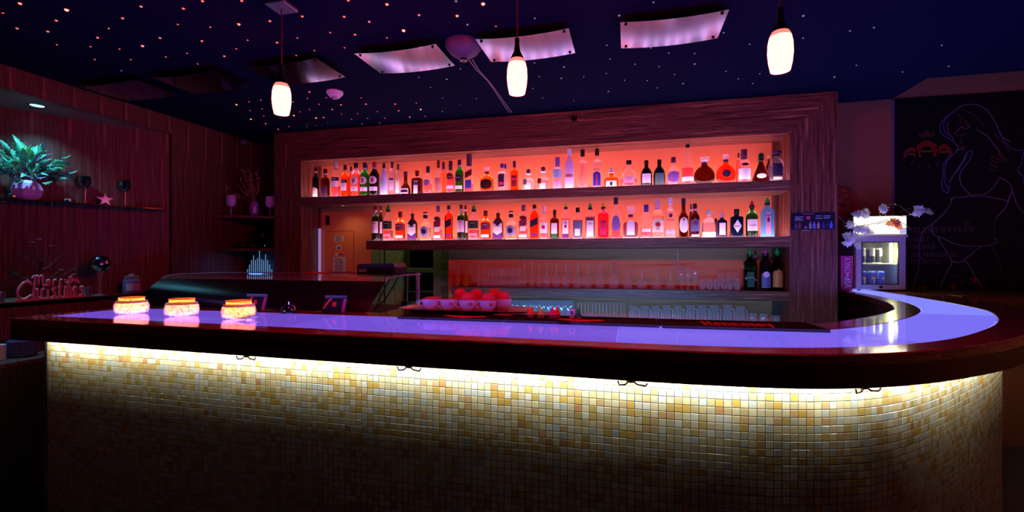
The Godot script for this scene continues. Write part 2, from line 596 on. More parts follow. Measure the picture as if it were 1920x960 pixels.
func build_back_bar() -> void:
	var wv := wood("bar_walnut_upright", Vector3(5, 0.12, 5), Color(0.98, 0.85, 0.84), 0.42)
	var wh := wood("bar_walnut_lying", Vector3(0.12, 5, 5), Color(0.98, 0.85, 0.84), 0.42)
	var shelf_wood := wood("shelf_walnut", Vector3(0.15, 8, 8), Color(1, 1, 1), 0.45)
	var orange := plain("orange_board", c8(236, 134, 86), 0.6)
	var cab := thing("back_bar_cabinet", "wide walnut-framed back bar with open lit shelves, set into the rear wall", "cabinet")
	var eps := 0.002
	part("top_board", frame_board(-3.129, 1.385, 2.27 + eps, CEIL - 0.004, 0.282, -0.293, false), wh, cab)
	part("left_upright", frame_board(-3.129, -2.847, 0.0, 2.27, 0.27, 0.0, true), wv, cab)
	part("right_upright", frame_board(1.092, 1.385, 0.0, 2.27, 0.0, 0.27, true), wv, cab)
	part("side_panel", boxm(Vector3(-3.119, 1.27, -3.84), Vector3(0.02, 2.53, 0.28)), wv, cab)
	part("side_panel", boxm(Vector3(1.375, 1.27, -3.84), Vector3(0.02, 2.53, 0.28)), wv, cab)
	part("lining_left", boxm(Vector3(-2.857, 1.40, -3.80), Vector3(0.02, 1.74, 0.2)), wv, cab)
	part("lining_right", boxm(Vector3(1.102, 1.40, -3.80), Vector3(0.02, 1.74, 0.2)), wv, cab)
	part("lining_top", boxm(Vector3(-0.8775, 2.28, -3.80), Vector3(3.94, 0.02, 0.2)), wh, cab)
	for s in [-1, 1]:
		part("back_stile", boxm(Vector3(-2.838 if s < 0 else 1.071, 1.58, -3.893), Vector3(0.02 if s < 0 else 0.042, 1.37, 0.014)), wv, cab)
	part("back_panel", boxm(Vector3(-0.8875, 1.87, -3.905), Vector3(3.92, 0.80, 0.014)), orange, cab, "orange painted back board behind the upper shelves")
	part("back_panel", boxm(Vector3(-2.574, 1.13, -3.905), Vector3(0.54, 0.68, 0.014)), orange, cab, "orange painted back board with the meter hatch")
	part("back_panel", boxm(Vector3(-0.222, 1.13, -3.905), Vector3(2.64, 0.68, 0.014)), orange, cab, "orange painted back board behind the glasses")
	part("shelf", boxm(Vector3(-0.8775, 1.907, -3.762), Vector3(3.938, 0.074, 0.264), 0.003), shelf_wood, cab)
	part("shelf", boxm(Vector3(-0.552, 1.514, -3.762), Vector3(3.288, 0.074, 0.264), 0.003), shelf_wood, cab)
	part("shelf", boxm(Vector3(-0.16, 1.133, -3.762), Vector3(2.504, 0.068, 0.264), 0.003), shelf_wood, cab)
	# lit glass inlays in the two upper shelves; the bottles stand on them
	var led := glow("shelf_led_inlay", Color(1.0, 0.66, 0.90), 1.2)
	for s in [[1.945, -2.80, 1.07], [1.552, -2.18, 1.07]]:
		part("led_inlay", boxm(Vector3((s[1] + s[2]) / 2, s[0] - 0.0008, -3.757), Vector3(s[2] - s[1], 0.002, 0.205)), led, cab)
		for k in 4:
			var w: float = (s[2] - s[1]) / 4
			area("shelf_led_light", Vector3(s[1] + w * (k + 0.5), s[0] + 0.0012, -3.757), Vector3.UP, Vector2(w, 0.20), Color(1.0, 0.72, 0.84), 0.46 * w / 0.97)
	# meter hatch, stickers and lock on the left back board
	var ink := plain("sticker_ink", c8(60, 60, 120), 0.7)
	part("hatch_gap", boxm(Vector3(-2.632, 1.46, -3.8985), Vector3(0.297, 0.387, 0.004)), plain("lock_dark", c8(24, 26, 34), 0.35, 0.6), cab)
	var hatch := part("meter_hatch", boxm(Vector3(-2.632, 1.46, -3.896), Vector3(0.29, 0.38, 0.008), 0.002), orange, cab)
	var white := plain("sticker_white", c8(225, 225, 235), 0.6)
	for s in [[-2.637, 1.583, 0.10, 0.056, 0], [-2.637, 1.503, 0.05, 0.046, 1], [-2.637, 1.436, 0.086, 0.03, 2], [-2.635, 1.343, 0.136, 0.134, 3]]:
		var st := part("sticker", boxm(Vector3(s[0], s[1], -3.8915), Vector3(s[2], s[3], 0.001)), white, hatch)
		if s[4] == 0:
			for k in 4:
				part("print_line", boxm(Vector3(s[0], s[1] + 0.018 - k * 0.012, -3.8908), Vector3(0.07 - 0.01 * (k % 2), 0.006, 0.0006)), ink, hatch)
		elif s[4] == 1:
			part("warning_triangle", platem(PackedVector2Array([Vector2(-2.653, 1.488), Vector2(-2.621, 1.488), Vector2(-2.637, 1.517)]), -3.891, -3.8904), plain("sticker_dark", c8(40, 36, 40), 0.7), hatch)
		elif s[4] == 2:
			part("pink_patch", boxm(Vector3(-2.618, 1.436, -3.8908), Vector3(0.046, 0.024, 0.0006)), plain("sticker_pink", c8(200, 60, 110), 0.6), hatch)
		else:
			lettering("stilbg", 0.034, ink, hatch, Vector3(-2.64, 1.384, -3.8905))
			for k in 6:
				part("print_line", boxm(Vector3(-2.635, 1.362 - k * 0.014, -3.8908), Vector3(0.10 - 0.012 * ((k * 2) % 3), 0.005, 0.0006)), ink, hatch)
		st.name = "sticker"
	var lock := part("lock_plate", boxm(Vector3(-2.757, 1.757, -3.892), Vector3(0.04, 0.088, 0.012), 0.004), plain("lock_dark", c8(24, 26, 34), 0.35, 0.6), cab)
	part("lock_screw", lathem([Vector2(0, -0.004), Vector2(0.006, -0.004), Vector2(0.006, 0.004), Vector2(0, 0.004)], 10), plain("steel", c8(170, 170, 175), 0.25, 1.0), lock).transform = Transform3D(Basis(Vector3.RIGHT, PI / 2), Vector3(-2.757, 1.785, -3.886))
	part("light_batten", boxm(Vector3(-2.822, 1.42, -3.86), Vector3(0.022, 0.52, 0.022), 0.004), glow("batten_glow", Color(0.24, 0.20, 0.55), 0.7, c8(200, 200, 215)), cab, "pale upright batten by the meter hatch")
	# small warm task light under the top shelf, over the till and the meter hatch
	var puck := part("task_light", lathem([Vector2(0.0, 1.8665), Vector2(0.012, 1.8665), Vector2(0.014, 1.8695)], 18), glow("task_light_glow", Color(1.0, 0.85, 0.6), 0.25), cab)
	puck.position = Vector3(-2.48, 0, -3.72)
	spot("task_light", Vector3(-2.48, 1.864, -3.72), Vector3(-2.48, 1.2, -3.80), Color(1.0, 0.86, 0.66), 0.05, 70.0, 0.02)
	# worktop that carries the lower glasses
	var worktop := thing("back_worktop", "low wooden worktop behind the bar carrying the lower row of glasses", "worktop")
	part("top", boxm(Vector3(-0.13, 0.885, -3.70), Vector3(2.43, 0.03, 0.36), 0.004), shelf_wood, worktop)
	part("front", boxm(Vector3(-0.13, 0.435, -3.56), Vector3(2.43, 0.87, 0.03)), wv, worktop)
	# what shows through the opening under the middle shelf: a lit service room
	var olive := plain("olive_paint", c8(172, 172, 128), 0.8)
	var frame := thing("door_casing", "pale olive door casing in the opening under the middle shelf", "door frame")
	for s in [[-2.86, 0.15, 0.0], [-2.765, 0.02, -0.03], [-2.68, 0.14, 0.03], [-2.555, 0.10, 0.0]]:
		part("casing_board", boxm(Vector3(s[0], 1.05, -4.95 - s[2]), Vector3(s[1], 2.1, 0.05), 0.004), olive, frame)
	var post := thing("grey_column", "narrow grey tiled column with a strip of bottle pictures, left of the hanging glasses", "column")
	part("shaft", boxm(Vector3(-1.85, 1.05, -4.55), Vector3(0.20, 2.1, 0.10), 0.004), plain("column_grey", c8(150, 146, 134), 0.7), post)
	var strip := part("picture_strip", boxm(Vector3(-1.822, 1.20, -4.494), Vector3(0.085, 0.62, 0.01)), plain("picture_base", c8(150, 160, 130), 0.6), post)
	for k in 5:
		for j in 3:
			part("pictured_bottle", boxm(Vector3(-1.848 + j * 0.026, 0.96 + k * 0.118, -4.4885), Vector3(0.013, 0.085, 0.001)), plain("pictured_bottle_%d" % (j + k) if j + k < 3 else "pictured_bottle_2", c8(60 + 30 * j, 84, 50), 0.6), strip)
	var chill := thing("shelf_unit", "dark open shelf unit in the service room seen under the middle shelf", "shelf unit")
	var black := plain("unit_black", c8(14, 14, 15), 0.5)
	part("back", boxm(Vector3(-2.20, 0.95, -5.0), Vector3(0.50, 1.9, 0.02)), black, chill)
	for s in [1.60, 1.265, 0.90, 0.5]:
		part("shelf_board", boxm(Vector3(-2.20, s, -4.85), Vector3(0.46, 0.05, 0.28), 0.004), plain("unit_shelf", c8(120, 122, 110), 0.6), chill)
	part("edge_rail", boxm(Vector3(-1.98, 0.95, -4.68), Vector3(0.014, 1.9, 0.02)), plain("unit_rail", c8(190, 195, 190), 0.4), chill)
	part("bin", boxm(Vector3(-2.20, 0.985, -4.85), Vector3(0.40, 0.12, 0.24), 0.02), black, chill)
	area("service_room_lamp_light", Vector3(-2.25, 2.42, -4.25), Vector3(0.0, -1, -0.45), Vector2(0.5, 0.1), Color(1.0, 0.98, 0.62), 0.26)
	part("service_lamp", boxm(Vector3(-2.25, 2.44, -4.25), Vector3(0.5, 0.02, 0.1)), glow("service_lamp_glow", Color(0.95, 1, 0.7), 0.3), thing("ceiling_tube_lamp", "small tube lamp in the service room behind the shelves", "lamp"))


# ---------------------------------------------------------------- the counter
func build_counter() -> void:
	var rim_wood := wood("rim_walnut", Vector3(0.5, 7, 7), Color(1.4, 1.1, 1.05), 0.22, 1.0)
	var fascia_wood := wood("fascia_walnut", Vector3(0.15, 9, 0.15), c8(200, 165, 155), 0.4)
	var bar := thing("bar_counter", "long bow-fronted bar with a backlit violet top and mosaic tiled front", "bar counter")
	var o := smooth(BAR_O)
	var a := smooth(BAR_A)
	var b := smooth(BAR_B)
	var c := smooth(BAR_C)
	part("front_rim", slab(o, a, TOP - 0.035, TOP, 0.004), rim_wood, bar)
	part("rear_rim", slab(b, c, TOP - 0.035, TOP, 0.004), rim_wood, bar)
	part("end_rim", boxm(Vector3(-2.811, TOP - 0.0175, -1.91), Vector3(0.10, 0.035, 0.622), 0.004), rim_wood, bar)
	part("serving_ledge", boxm(Vector3(-0.80, TOP - 0.018, -2.34), Vector3(0.92, 0.034, 0.26), 0.004), rim_wood, bar)
	var face := PackedVector2Array([Vector2(-2.86, -1.60)])
	face.append_array(o)
	var f1 := inset(o, 0.018)
	part("fascia", slab(face, inset(face, 0.018), 1.012, TOP - 0.0355), fascia_wood, bar)
	part("end_fascia", boxm(Vector3(-2.852, 1.046, -1.90), Vector3(0.018, 0.068, 0.60)), fascia_wood, bar)
	part("underside", slab(f1, inset(o, 0.10), 1.06, 1.068), plain("underside_black", c8(16, 14, 14), 0.8), bar)
	part("inner_front", slab(inset(c, -0.03), inset(c, -0.012), 0.0, TOP - 0.036), wood("inner_walnut", Vector3(0.4, 6, 0.4), Color(0.8, 0.8, 0.8), 0.45), bar)
	# the backlit top in five panes with narrow joints
	var cuts := [0, 16, 36, 60, 88, o.size() - 1]       # stations where panes meet
	var hue := [Color(0.16, 0.075, 0.64), Color(0.175, 0.09, 0.76), Color(0.20, 0.14, 0.94), Color(0.225, 0.19, 1.05), Color(0.27, 0.29, 1.15)]
	for k in 5:
		var i0: int = cuts[k]
		var i1: int = cuts[k + 1]
		var pa := a.slice(i0, i1 + 1)
		var pb := b.slice(i0, i1 + 1)
		var ta := (pa[1] - pa[0]).normalized() * 0.002
		pa[0] += ta
		pb[0] += ta
		var m := glow("bar_top_glow_%d" % k, hue[k], 0.85, c8(70, 66, 90), 0.05)
		m.metallic_specular = 0.7
		part("light_panel", slab(inset(pa, 0.003), inset(pb, -0.003), TOP - 0.02, TOP - 0.0005), m, bar, "frosted pane glowing violet blue")
	part("panel_bed", slab(inset(a, 0.001), inset(b, -0.001), TOP - 0.03, TOP - 0.021), plain("pane_bed", c8(150, 150, 175), 0.4), bar)
	# lights just over the panes, one to each stretch of it
	for k in 8:
		var i0: int = [2, 12, 22, 32, 44, 58, 78, 98][k]
		var i1: int = [12, 22, 32, 44, 58, 78, 98, 116][k]
		var im := (i0 + i1) / 2
		var mid := (a[im] + b[im]) / 2
		var along := ((a[i1] + b[i1]) - (a[i0] + b[i0])) / 2
		var l := AreaLight3D.new()
		l.name = numbered("bar_top_light")
		l.area_size = Vector2(along.length() * 0.96, a[im].distance_to(b[im]) * 0.9)
		l.light_color = Color(0.52, 0.43, 1.0)
		l.light_energy = (2.0 if k < 5 else 3.4) * l.area_size.x * l.area_size.y
		l.area_range = 12.0
		l.area_attenuation = 2.0
		l.shadow_enabled = true
		var t := along.normalized()
		l.transform = Transform3D(Basis(Vector3(t.x, 0, t.y), Vector3(-t.y, 0, t.x), Vector3.DOWN), v3(mid, TOP + 0.003))
		add_child(l, true)
	# work-light strip under the rear rim, shining on the back bar
	part("work_light_strip", boxm(Vector3(-0.20, 1.066, -2.235), Vector3(1.9, 0.012, 0.016), 0.002), glow("work_light_glow", Color(0.28, 0.62, 0.95), 1.5), bar)
	for k in 3:
		area("work_light", Vector3(-0.83 + 0.63 * k, 1.068, -2.246), Vector3(0, 0.12, -1), Vector2(0.63, 0.016), Color(0.32, 0.62, 0.92), 0.85)
	# mosaic
	var base := inset(o, 0.085)
	var deeper := inset(o, 0.155)
	for k in base.size():            # the overhang widens round the bend
		base[k] = base[k].lerp(deeper[k], smoothstep(0.75, 1.45, o[k].x))
	base = base.slice(0, base.size() - 14)
	var i := 0
	while base[i + 1].x < -2.755:
		i += 1
	base = base.slice(i)
	base[0] = base[0].lerp(base[1], (-2.755 - base[0].x) / (base[1].x - base[0].x))
	var grout := plain("grout", c8(96, 128, 210), 0.8)
	var front := part("mosaic_front", slab(base, inset(base, 0.05), 0.0, 1.06), grout, bar, "mosaic wall of small glazed tiles in cream and ochre")
	part("corner_trim", boxm(Vector3(-2.762, 0.53, base[0].y + 0.0), Vector3(0.012, 1.06, 0.014), 0.003), plain("steel", c8(170, 170, 175), 0.25, 1.0), bar)
	part("end_panel", boxm(Vector3(-2.75, 0.53, -1.95), Vector3(0.03, 1.06, 0.46)), fascia_wood, bar)
	tiles(base, front)
	# light strip hidden behind the fascia, and lights along it
	var strip := inset(o, 0.0225)
	strip = strip.slice(1, strip.size() - 16)
	part("led_strip", slab(strip, inset(strip, 0.004), 1.040, 1.046), glow("counter_led_strip", Color(0.9, 1.0, 0.85), 1.5), bar)
	var run := 0.0
	var from := strip[0]
	for k in range(1, strip.size()):
		if strip[k].distance_to(from) > 0.30 or k == strip.size() - 1:
			var mid := (strip[k] + from) / 2
			var t := (strip[k] - from).normalized()
			var inward := Vector2(t.y, -t.x)
			area("counter_led_light", v3(mid + inward * (0.008 + 0.06 * smoothstep(0.75, 1.45, mid.x)), 1.043), Vector3(inward.x, 0.15, inward.y), Vector2(strip[k].distance_to(from), 0.012), Color(1.0, 0.99, 0.88), 0.32)
			from = strip[k]


func tile_mesh(w: float) -> ArrayMesh:
	var g := Geo.new()
	var rings := []
	var h := w / 2
	for s in [[h, 0.0], [h, 0.0014], [h * 0.93, 0.0024]]:
		rings.append(PackedVector3Array([Vector3(-s[0], -s[0], s[1]), Vector3(s[0], -s[0], s[1]), Vector3(s[0], s[0], s[1]), Vector3(-s[0], s[0], s[1])]))
	g.g = 1
	for j in 2:
		for k in 4:
			g.g = -1
			g.quad(rings[j][k], rings[j][(k + 1) % 4], rings[j + 1][(k + 1) % 4], rings[j + 1][k])
	g.g = -1
	g.quad(rings[2][0], rings[2][1], rings[2][2], rings[2][3])
	return g.mesh()


func tiles(base: PackedVector2Array, front: Node3D) -> void:
	var pitch := 0.025
	var tm := tile_mesh(0.0228)
	var hues := [c8(226, 212, 176), c8(232, 222, 192), c8(214, 196, 150), c8(230, 230, 226), c8(210, 218, 220), c8(222, 184, 100), c8(218, 180, 134), c8(204, 180, 108), c8(204, 156, 108), c8(206, 204, 178)]
	var odds := [0.24, 0.44, 0.58, 0.68, 0.76, 0.83, 0.89, 0.93, 0.95, 1.01]
	var tm_mats := []
	for k in hues.size():
		tm_mats.append(plain("tile_glaze_%d" % k, hues[k], 0.16))
	var many := plain("tile_glaze_mixed", Color.WHITE, 0.16)
	many.vertex_color_use_as_albedo = true
	var places := []                # [transform, depth, hue]
	var run := 0.0
	var next := pitch * 0.6
	var yaw := deg_to_rad(13.88)
	for i in base.size() - 1:
		var seg := base[i + 1] - base[i]
		var len := seg.length()
		while next <= run + len:
			var p := base[i] + seg * ((next - run) / len)
			# tangent smoothed over the neighbouring points
			var t := (base[mini(i + 2, base.size() - 1)] - base[maxi(i - 1, 0)]).normalized()
			var bas := Basis(Vector3(t.x, 0, t.y), Vector3.UP, Vector3(-t.y, 0, t.x))
			var depth := -(p.x * sin(yaw) + p.y * cos(yaw))
			for r in 41:
				var y := 1.036 - pitch * r
				var q := rng.randf()
				var h := 0
				while q > odds[h]:
					h += 1
				var lean := Basis(Vector3.RIGHT, rng.randf_range(-0.02, 0.02)) * Basis(Vector3.UP, rng.randf_range(-0.02, 0.02))
				places.append([Transform3D(bas * lean, Vector3(p.x, y, p.y)), depth + (0.0 if r >= 1 and r < 13 else 5.0), h])
			next += pitch
		run += len
	var order := range(places.size())
	order.sort_custom(func(x, y): return places[x][1] < places[y][1])
	for k in 300:
		var e: Array = places[order[k]]
		part("tile", tm, tm_mats[e[2]], front).transform = e[0]
	var mm := MultiMesh.new()
	mm.transform_format = MultiMesh.TRANSFORM_3D
	mm.use_colors = true
	mm.mesh = tm
	mm.instance_count = places.size() - 300
	for k in range(300, places.size()):
		var e: Array = places[order[k]]
		mm.set_instance_transform(k - 300, e[0])
		var col: Color = hues[e[2]].srgb_to_linear()
		mm.set_instance_color(k - 300, col)
	var mi := MultiMeshInstance3D.new()
	mi.name = "mosaic_tiles"
	mi.multimesh = mm
	mi.material_override = many
	mi.set_meta("kind", "stuff")
	front.add_child(mi, true)


# ---------------------------------------------------------------- left wall
func leaf_mesh(l: float, w: float, lobes := 0.25, n := 9) -> ArrayMesh:       # a bent, toothed leaf from the origin along +y, 1 mm thick
	var g := Geo.new()
	var rings := []
	for i in n + 1:
		var t := float(i) / n
		var hw := w * 0.5 * sin(PI * pow(t, 0.75)) * (1.0 + lobes * (1.0 if i % 2 else -1.0)) + 0.0006
		var y := l * t
		var z := -l * 0.28 * t * t
		rings.append(PackedVector3Array([Vector3(-hw, y, z + hw * 0.35), Vector3(0, y, z), Vector3(hw, y, z + hw * 0.35), Vector3(hw, y, z + hw * 0.35 - 0.001), Vector3(0, y, z - 0.0012), Vector3(-hw, y, z + hw * 0.35 - 0.001)]))
	g.loft(rings, true, true, true, 3.0)
	return g.mesh()


func aim(dir: Vector3, roll: float) -> Basis:          # y along dir, turned by roll round it
	var y := dir.normalized()
	var x := y.cross(Vector3.BACK if absf(y.z) < 0.9 else Vector3.RIGHT).normalized()
	return Basis(x, y, x.cross(y)) * Basis(Vector3.UP, roll)


func build_left_wall_things() -> void:
	# downlights in the niche soffit
	for k in 2:
		var q := Vector2(-3.76, -2.24) if k == 0 else Vector2(-3.90, -1.93)
		var d := thing("downlight", ["small round cold-blue downlight in the niche soffit above the potted plant", "round cold-blue downlight in the niche soffit nearest the room's front"][k], "downlight", Vector3(q.x, 2.40, q.y))
		part("ring", lathem([Vector2(0.036, -0.001), Vector2(0.045, -0.004), Vector2(0.05, 0.0), Vector2(0.036, 0.0)], 20, 0.6, false), plain("steel", c8(170, 170, 175), 0.25, 1.0), d)
		part("lens", lathem([Vector2(0.0, -0.003), Vector2(0.034, -0.002), Vector2(0.036, 0.0)], 20), glow("downlight_glow", Color(0.35, 0.9, 1.1), 2.2), d)
		spot("downlight_light", Vector3(q.x, 2.394, q.y), Vector3(q.x - 0.03, 1.4, q.y - 0.02), Color(0.45, 0.85, 1.0), 1.1, 58.0, 0.03)
	# potted plant
	var p := niche(0.80, 0.075)
	var plant := thing("potted_plant", "leafy artificial plant with teal leaves in a faceted pink pot on the glass shelf", "plant", Vector3(p.x, 1.7855, p.y))
	var pot := Geo.new()
	var rr := []
	for s in [[0.040, 0.0], [0.072, 0.03], [0.080, 0.072], [0.066, 0.112], [0.048, 0.132]]:
		rr.append(pot.ring(s[1], s[0], s[0], 8))
	var rg := Geo.new()
	rg.g = -1
	for j in rr.size() - 1:
		for i in 8:
			rg.g = -1
			rg.quad(rr[j][i], rr[j][(i + 1) % 8], rr[j + 1][(i + 1) % 8], rr[j + 1][i])
	for e in [0, 4]:
		for i in range(1, 7):
			if e == 0:
				rg.tri(rr[0][0], rr[0][i + 1], rr[0][i])
			else:
				rg.tri(rr[4][0], rr[4][i], rr[4][i + 1])
	part("pot", rg.mesh(), plain("pot_pink", c8(196, 146, 204), 0.55), plant)
	var leaf_green := plain("leaf_teal", c8(70, 150, 120), 0.35)
	leaf_green.backlight_enabled = true
	leaf_green.backlight = Color(0.2, 0.35, 0.25)
	var leaf_lime := plain("leaf_lime", c8(110, 170, 50), 0.4)
	var leaf_dark := plain("leaf_purple", c8(120, 84, 130), 0.5)
	var lv := [leaf_mesh(0.075, 0.036), leaf_mesh(0.06, 0.034, 0.4), leaf_mesh(0.09, 0.026, 0.15)]
	for k in 110:
		var phi := rng.randf() * TAU
		var lift := rng.randf_range(-0.15, 1.25)
		var along := Vector3(cos(phi) * 0.5 + 0.3, 0, sin(phi))
		var dir := (along * cos(lift) + Vector3.UP * sin(lift)).normalized()
		var reach := rng.randf_range(0.03, 0.13)
		var o := Vector3(0, 0.13 + rng.randf() * 0.10, 0) + dir * reach
		part("leaf", lv[k % 3], leaf_lime if k % 13 == 4 else leaf_dark if k % 7 == 3 else leaf_green, plant).transform = Transform3D(aim((dir + Vector3(0, rng.randf_range(-0.3, 0.3), 0)).normalized(), rng.randf() * TAU), o)
	for s in [[-0.9, 0.10], [0.9, 0.06], [0.75, 0.16]]:          # longer sprays to either side
		for k in 8:
			var t := (k + 1) / 8.0
			var u: Vector2 = NICHE_U * -s[0] * 0.22 * t
			part("leaf", lv[k % 2], leaf_green, plant).transform = Transform3D(aim(Vector3(u.x, 0.05 * (1 if k % 2 else -1), u.y), k * 2.1), Vector3(u.x, 0.15 + s[1] * t, u.y))
	for k in 14:
		var phi := k * 2.4
		part("berry", lathem([Vector2(0, -0.009), Vector2(0.008, -0.004), Vector2(0.009, 0.002), Vector2(0.004, 0.008), Vector2(0, 0.009)], 8, 3.0), plain("berry_plum", c8(120, 90, 130), 0.3), plant).position = Vector3(cos(phi) * 0.05 + 0.03, 0.14 + 0.008 * (k % 7), sin(phi) * 0.05 + 0.02)
	# mirrored baubles, goblets and a glittering star
	var mirror := plain("mirror_mosaic", c8(205, 200, 215), 0.10, 1.0)
	for k in 2:
		var q := niche(0.87, 0.115) if k == 0 else niche(0.60, 0.06)
		var r := 0.023
		single("mirror_ball", faceted_ball(r, 10, 7, 0.8), mirror, ["small mirrored ball lying left of the pink pot", "small mirrored ball lying between the pink pot and the mirrored goblet"][k], "ornament", Vector3(q.x, 1.7855 + r * 0.8, q.y))
	for k in 2:
		var q := niche(0.51, 0.06) if k == 0 else niche(0.285, 0.05)
		var g := thing("mirror_goblet", ["mirror-faceted goblet standing left of the glittering star", "mirror-faceted goblet standing right of the glittering star"][k], "goblet", Vector3(q.x, 1.7855, q.y))
		part("bowl", faceted_cup(0.037, 0.085), mirror, g).position.y = 0.115
		part("stem", lathem([Vector2(0.005, 0.004), Vector2(0.004, 0.06), Vector2(0.007, 0.117)], 8), mirror, g)
		part("foot", lathem([Vector2(0.028, 0.0), Vector2(0.028, 0.002), Vector2(0.005, 0.006)], 14), mirror, g)
	var star := PackedVector2Array()
	for k in 10:
		var r := 0.052 if k % 2 == 0 else 0.021
		star.append(Vector2(sin(TAU * k / 10) * r, cos(TAU * k / 10) * r))
	var sq := niche(0.40, 0.06)
	var so := thing("star_ornament", "five-pointed glittering pink star ornament leaning between two mirrored goblets", "ornament", Vector3(sq.x, 1.829, sq.y), 1.07)
	part("star", platem(star, -0.006, 0.006), plain("star_glitter", c8(235, 170, 215), 0.35, 0.2), so)
	for k in 5:
		part("rim_wire", tubem([Vector3(star[k * 2].x, star[k * 2].y, 0.007), Vector3(star[(k * 2 + 1) % 10].x, star[(k * 2 + 1) % 10].y, 0.007), Vector3(star[(k * 2 + 2) % 10].x, star[(k * 2 + 2) % 10].y, 0.007)], 0.002), mirror, so)
	# lower ledge of the niche: words, branch, votive glasses, bowl on a stem, candle jar
	greeting(Vector3(-3.60, 1.1375, -2.045))
	var br := thing("branch_ornament", "bare dark twig tree with tiny blue-white flowers behind the wooden greeting", "ornament", Vector3(-3.68, 1.1375, -2.20), PI / 2)
	var bark := plain("bark_black", c8(40, 26, 24), 0.8)
	part("base", boxm(Vector3(0, 0.008, 0), Vector3(0.10, 0.016, 0.06), 0.003), bark, br)
	part("trunk", tubem([Vector3(0, 0.01, 0), Vector3(0.008, 0.08, 0), Vector3(0.0, 0.16, 0.004), Vector3(0.012, 0.24, 0)], 0.011, 0.007, 8), bark, br)
	var tips := []
	for s in [[0.10, -1.0, 0.17, 0.10], [0.13, 0.8, 0.17, 0.05], [0.16, -0.7, 0.16, 0.16], [0.20, 0.4, 0.12, 0.14], [0.24, -0.2, 0.14, 0.12], [0.18, 1.0, 0.12, 0.09], [0.14, -0.9, 0.19, 0.03], [0.11, 1.0, 0.20, 0.09], [0.22, 0.15, 0.05, 0.16], [0.24, -0.55, 0.10, 0.10]]:
		var b0 := Vector3(0.004, s[0], 0)
		var b2 := b0 + Vector3(s[1] * s[2], s[3], rng.randf_range(-0.03, 0.03))
		var b1 := b0.lerp(b2, 0.5) + Vector3(0, -0.018, 0)
		part("twig", tubem([b0, b1, b2], 0.0045, 0.0016, 5), bark, br)
		for k in 3:
			var e: Vector3 = b1.lerp(b2, 0.2 + 0.3 * k)
			part("twig", tubem([e, e + Vector3(rng.randf_range(-0.035, 0.035), rng.randf_range(0.01, 0.05), rng.randf_range(-0.02, 0.02))], 0.0018, 0.001, 4), bark, br)
		tips.append(b2)
	for k in [3, 4, 8, 1]:
		for j in 5:
			var t := TAU * j / 5
			part("petal", boxm(tips[k] + Vector3(cos(t) * 0.009, 0.006, sin(t) * 0.009), Vector3(0.010, 0.002, 0.007), 0.0, -t), plain("petal_white", c8(200, 215, 245), 0.5), br)
	var silver := plain("silvered_glass", c8(190, 185, 205), 0.18, 0.9)
	for k in 2:
		single("votive_glass", lathem([Vector2(0.022, 0), Vector2(0.027, 0.002), Vector2(0.031, 0.066), Vector2(0.029, 0.066), Vector2(0.025, 0.006), Vector2(0.0, 0.006)], 20), silver, ["silvered votive glass at the left end of the ledge, cut by the frame", "silvered votive glass standing right of the wooden greeting"][k], "candle holder", Vector3(-3.63, 1.1375, [-1.975, -2.445][k]))
	var bowl := thing("footed_bowl", "mirror-mosaic ball bowl on a tall glass stem beside the violet candle jar", "bowl", Vector3(-3.64, 1.1375, -2.535))
	part("bowl", faceted_ball(0.062, 26, 16, 0.95), mirror, bowl).position.y = 0.225
	part("stem", lathem([Vector2(0.007, 0.006), Vector2(0.012, 0.03), Vector2(0.008, 0.10), Vector2(0.018, 0.15), Vector2(0.022, 0.168)], 12), pane("stem_glass", 0.12), bowl)
	part("foot", lathem([Vector2(0.042, 0.0), Vector2(0.042, 0.003), Vector2(0.008, 0.01)], 20), pane("stem_glass", 0.12), bowl)
	var jar := thing("candle_jar", "lidded glass jar of violet candle wax at the ledge's far end", "candle jar", Vector3(-3.63, 1.1375, -2.745))
	part("wax", lathem([Vector2(0.05, 0.002), Vector2(0.053, 0.01), Vector2(0.053, 0.095), Vector2(0.0, 0.097)], 24), plain("wax_violet", c8(110, 100, 215), 0.5), jar)
	part("jar_glass", lathem([Vector2(0.052, 0.0), Vector2(0.055, 0.004), Vector2(0.055, 0.10), Vector2(0.044, 0.112), Vector2(0.044, 0.12)], 24), pane("clear_pane", 0.06), jar)
	part("lid", lathem([Vector2(0.046, 0.12), Vector2(0.046, 0.128), Vector2(0.02, 0.132), Vector2(0.016, 0.145), Vector2(0.0, 0.147)], 20), pane("stem_glass", 0.12), jar)
	part("label", patch_mesh(0.0556, 0.0556, 2.0, 0.02, 0.075, 0.9), plain("label_lilac", c8(190, 180, 225), 0.6), jar).rotation.y = 1.2
	# hobnail jar on the bench
	var hj := thing("hobnail_jar", "dark blue hobnail glass jar on the low bench left of the bar", "jar", Vector3(-3.45, 0.8275, -1.985))
	var bumps := Geo.new()
	bumps.lathe([Vector2(0.05, 0), Vector2(0.062, 0.005), Vector2(0.064, 0.09), Vector2(0.05, 0.105), Vector2(0.052, 0.12), Vector2(0.048, 0.12), Vector2(0.045, 0.1)], 24)
	for j in 6:
		for i in 20:
			var t := TAU * (i + 0.5 * (j % 2)) / 20
			bumps.box(Vector3(sin(t) * 0.063, 0.014 + j * 0.014, cos(t) * 0.063), Vector3(0.011, 0.010, 0.008), 0.003, t)
	part("jar_body", bumps.mesh(), plain("hobnail_blue", c8(96, 104, 170), 0.12, 0.3), hj)
	single("white_candle", lathem([Vector2(0.03, 0), Vector2(0.032, 0.003), Vector2(0.032, 0.085), Vector2(0.0, 0.085)], 16), plain("wax_pale", c8(200, 200, 225), 0.5), "pale pillar candle at the picture's edge left of the hobnail jar", "candle", Vector3(-3.44, 0.8275, -1.87))


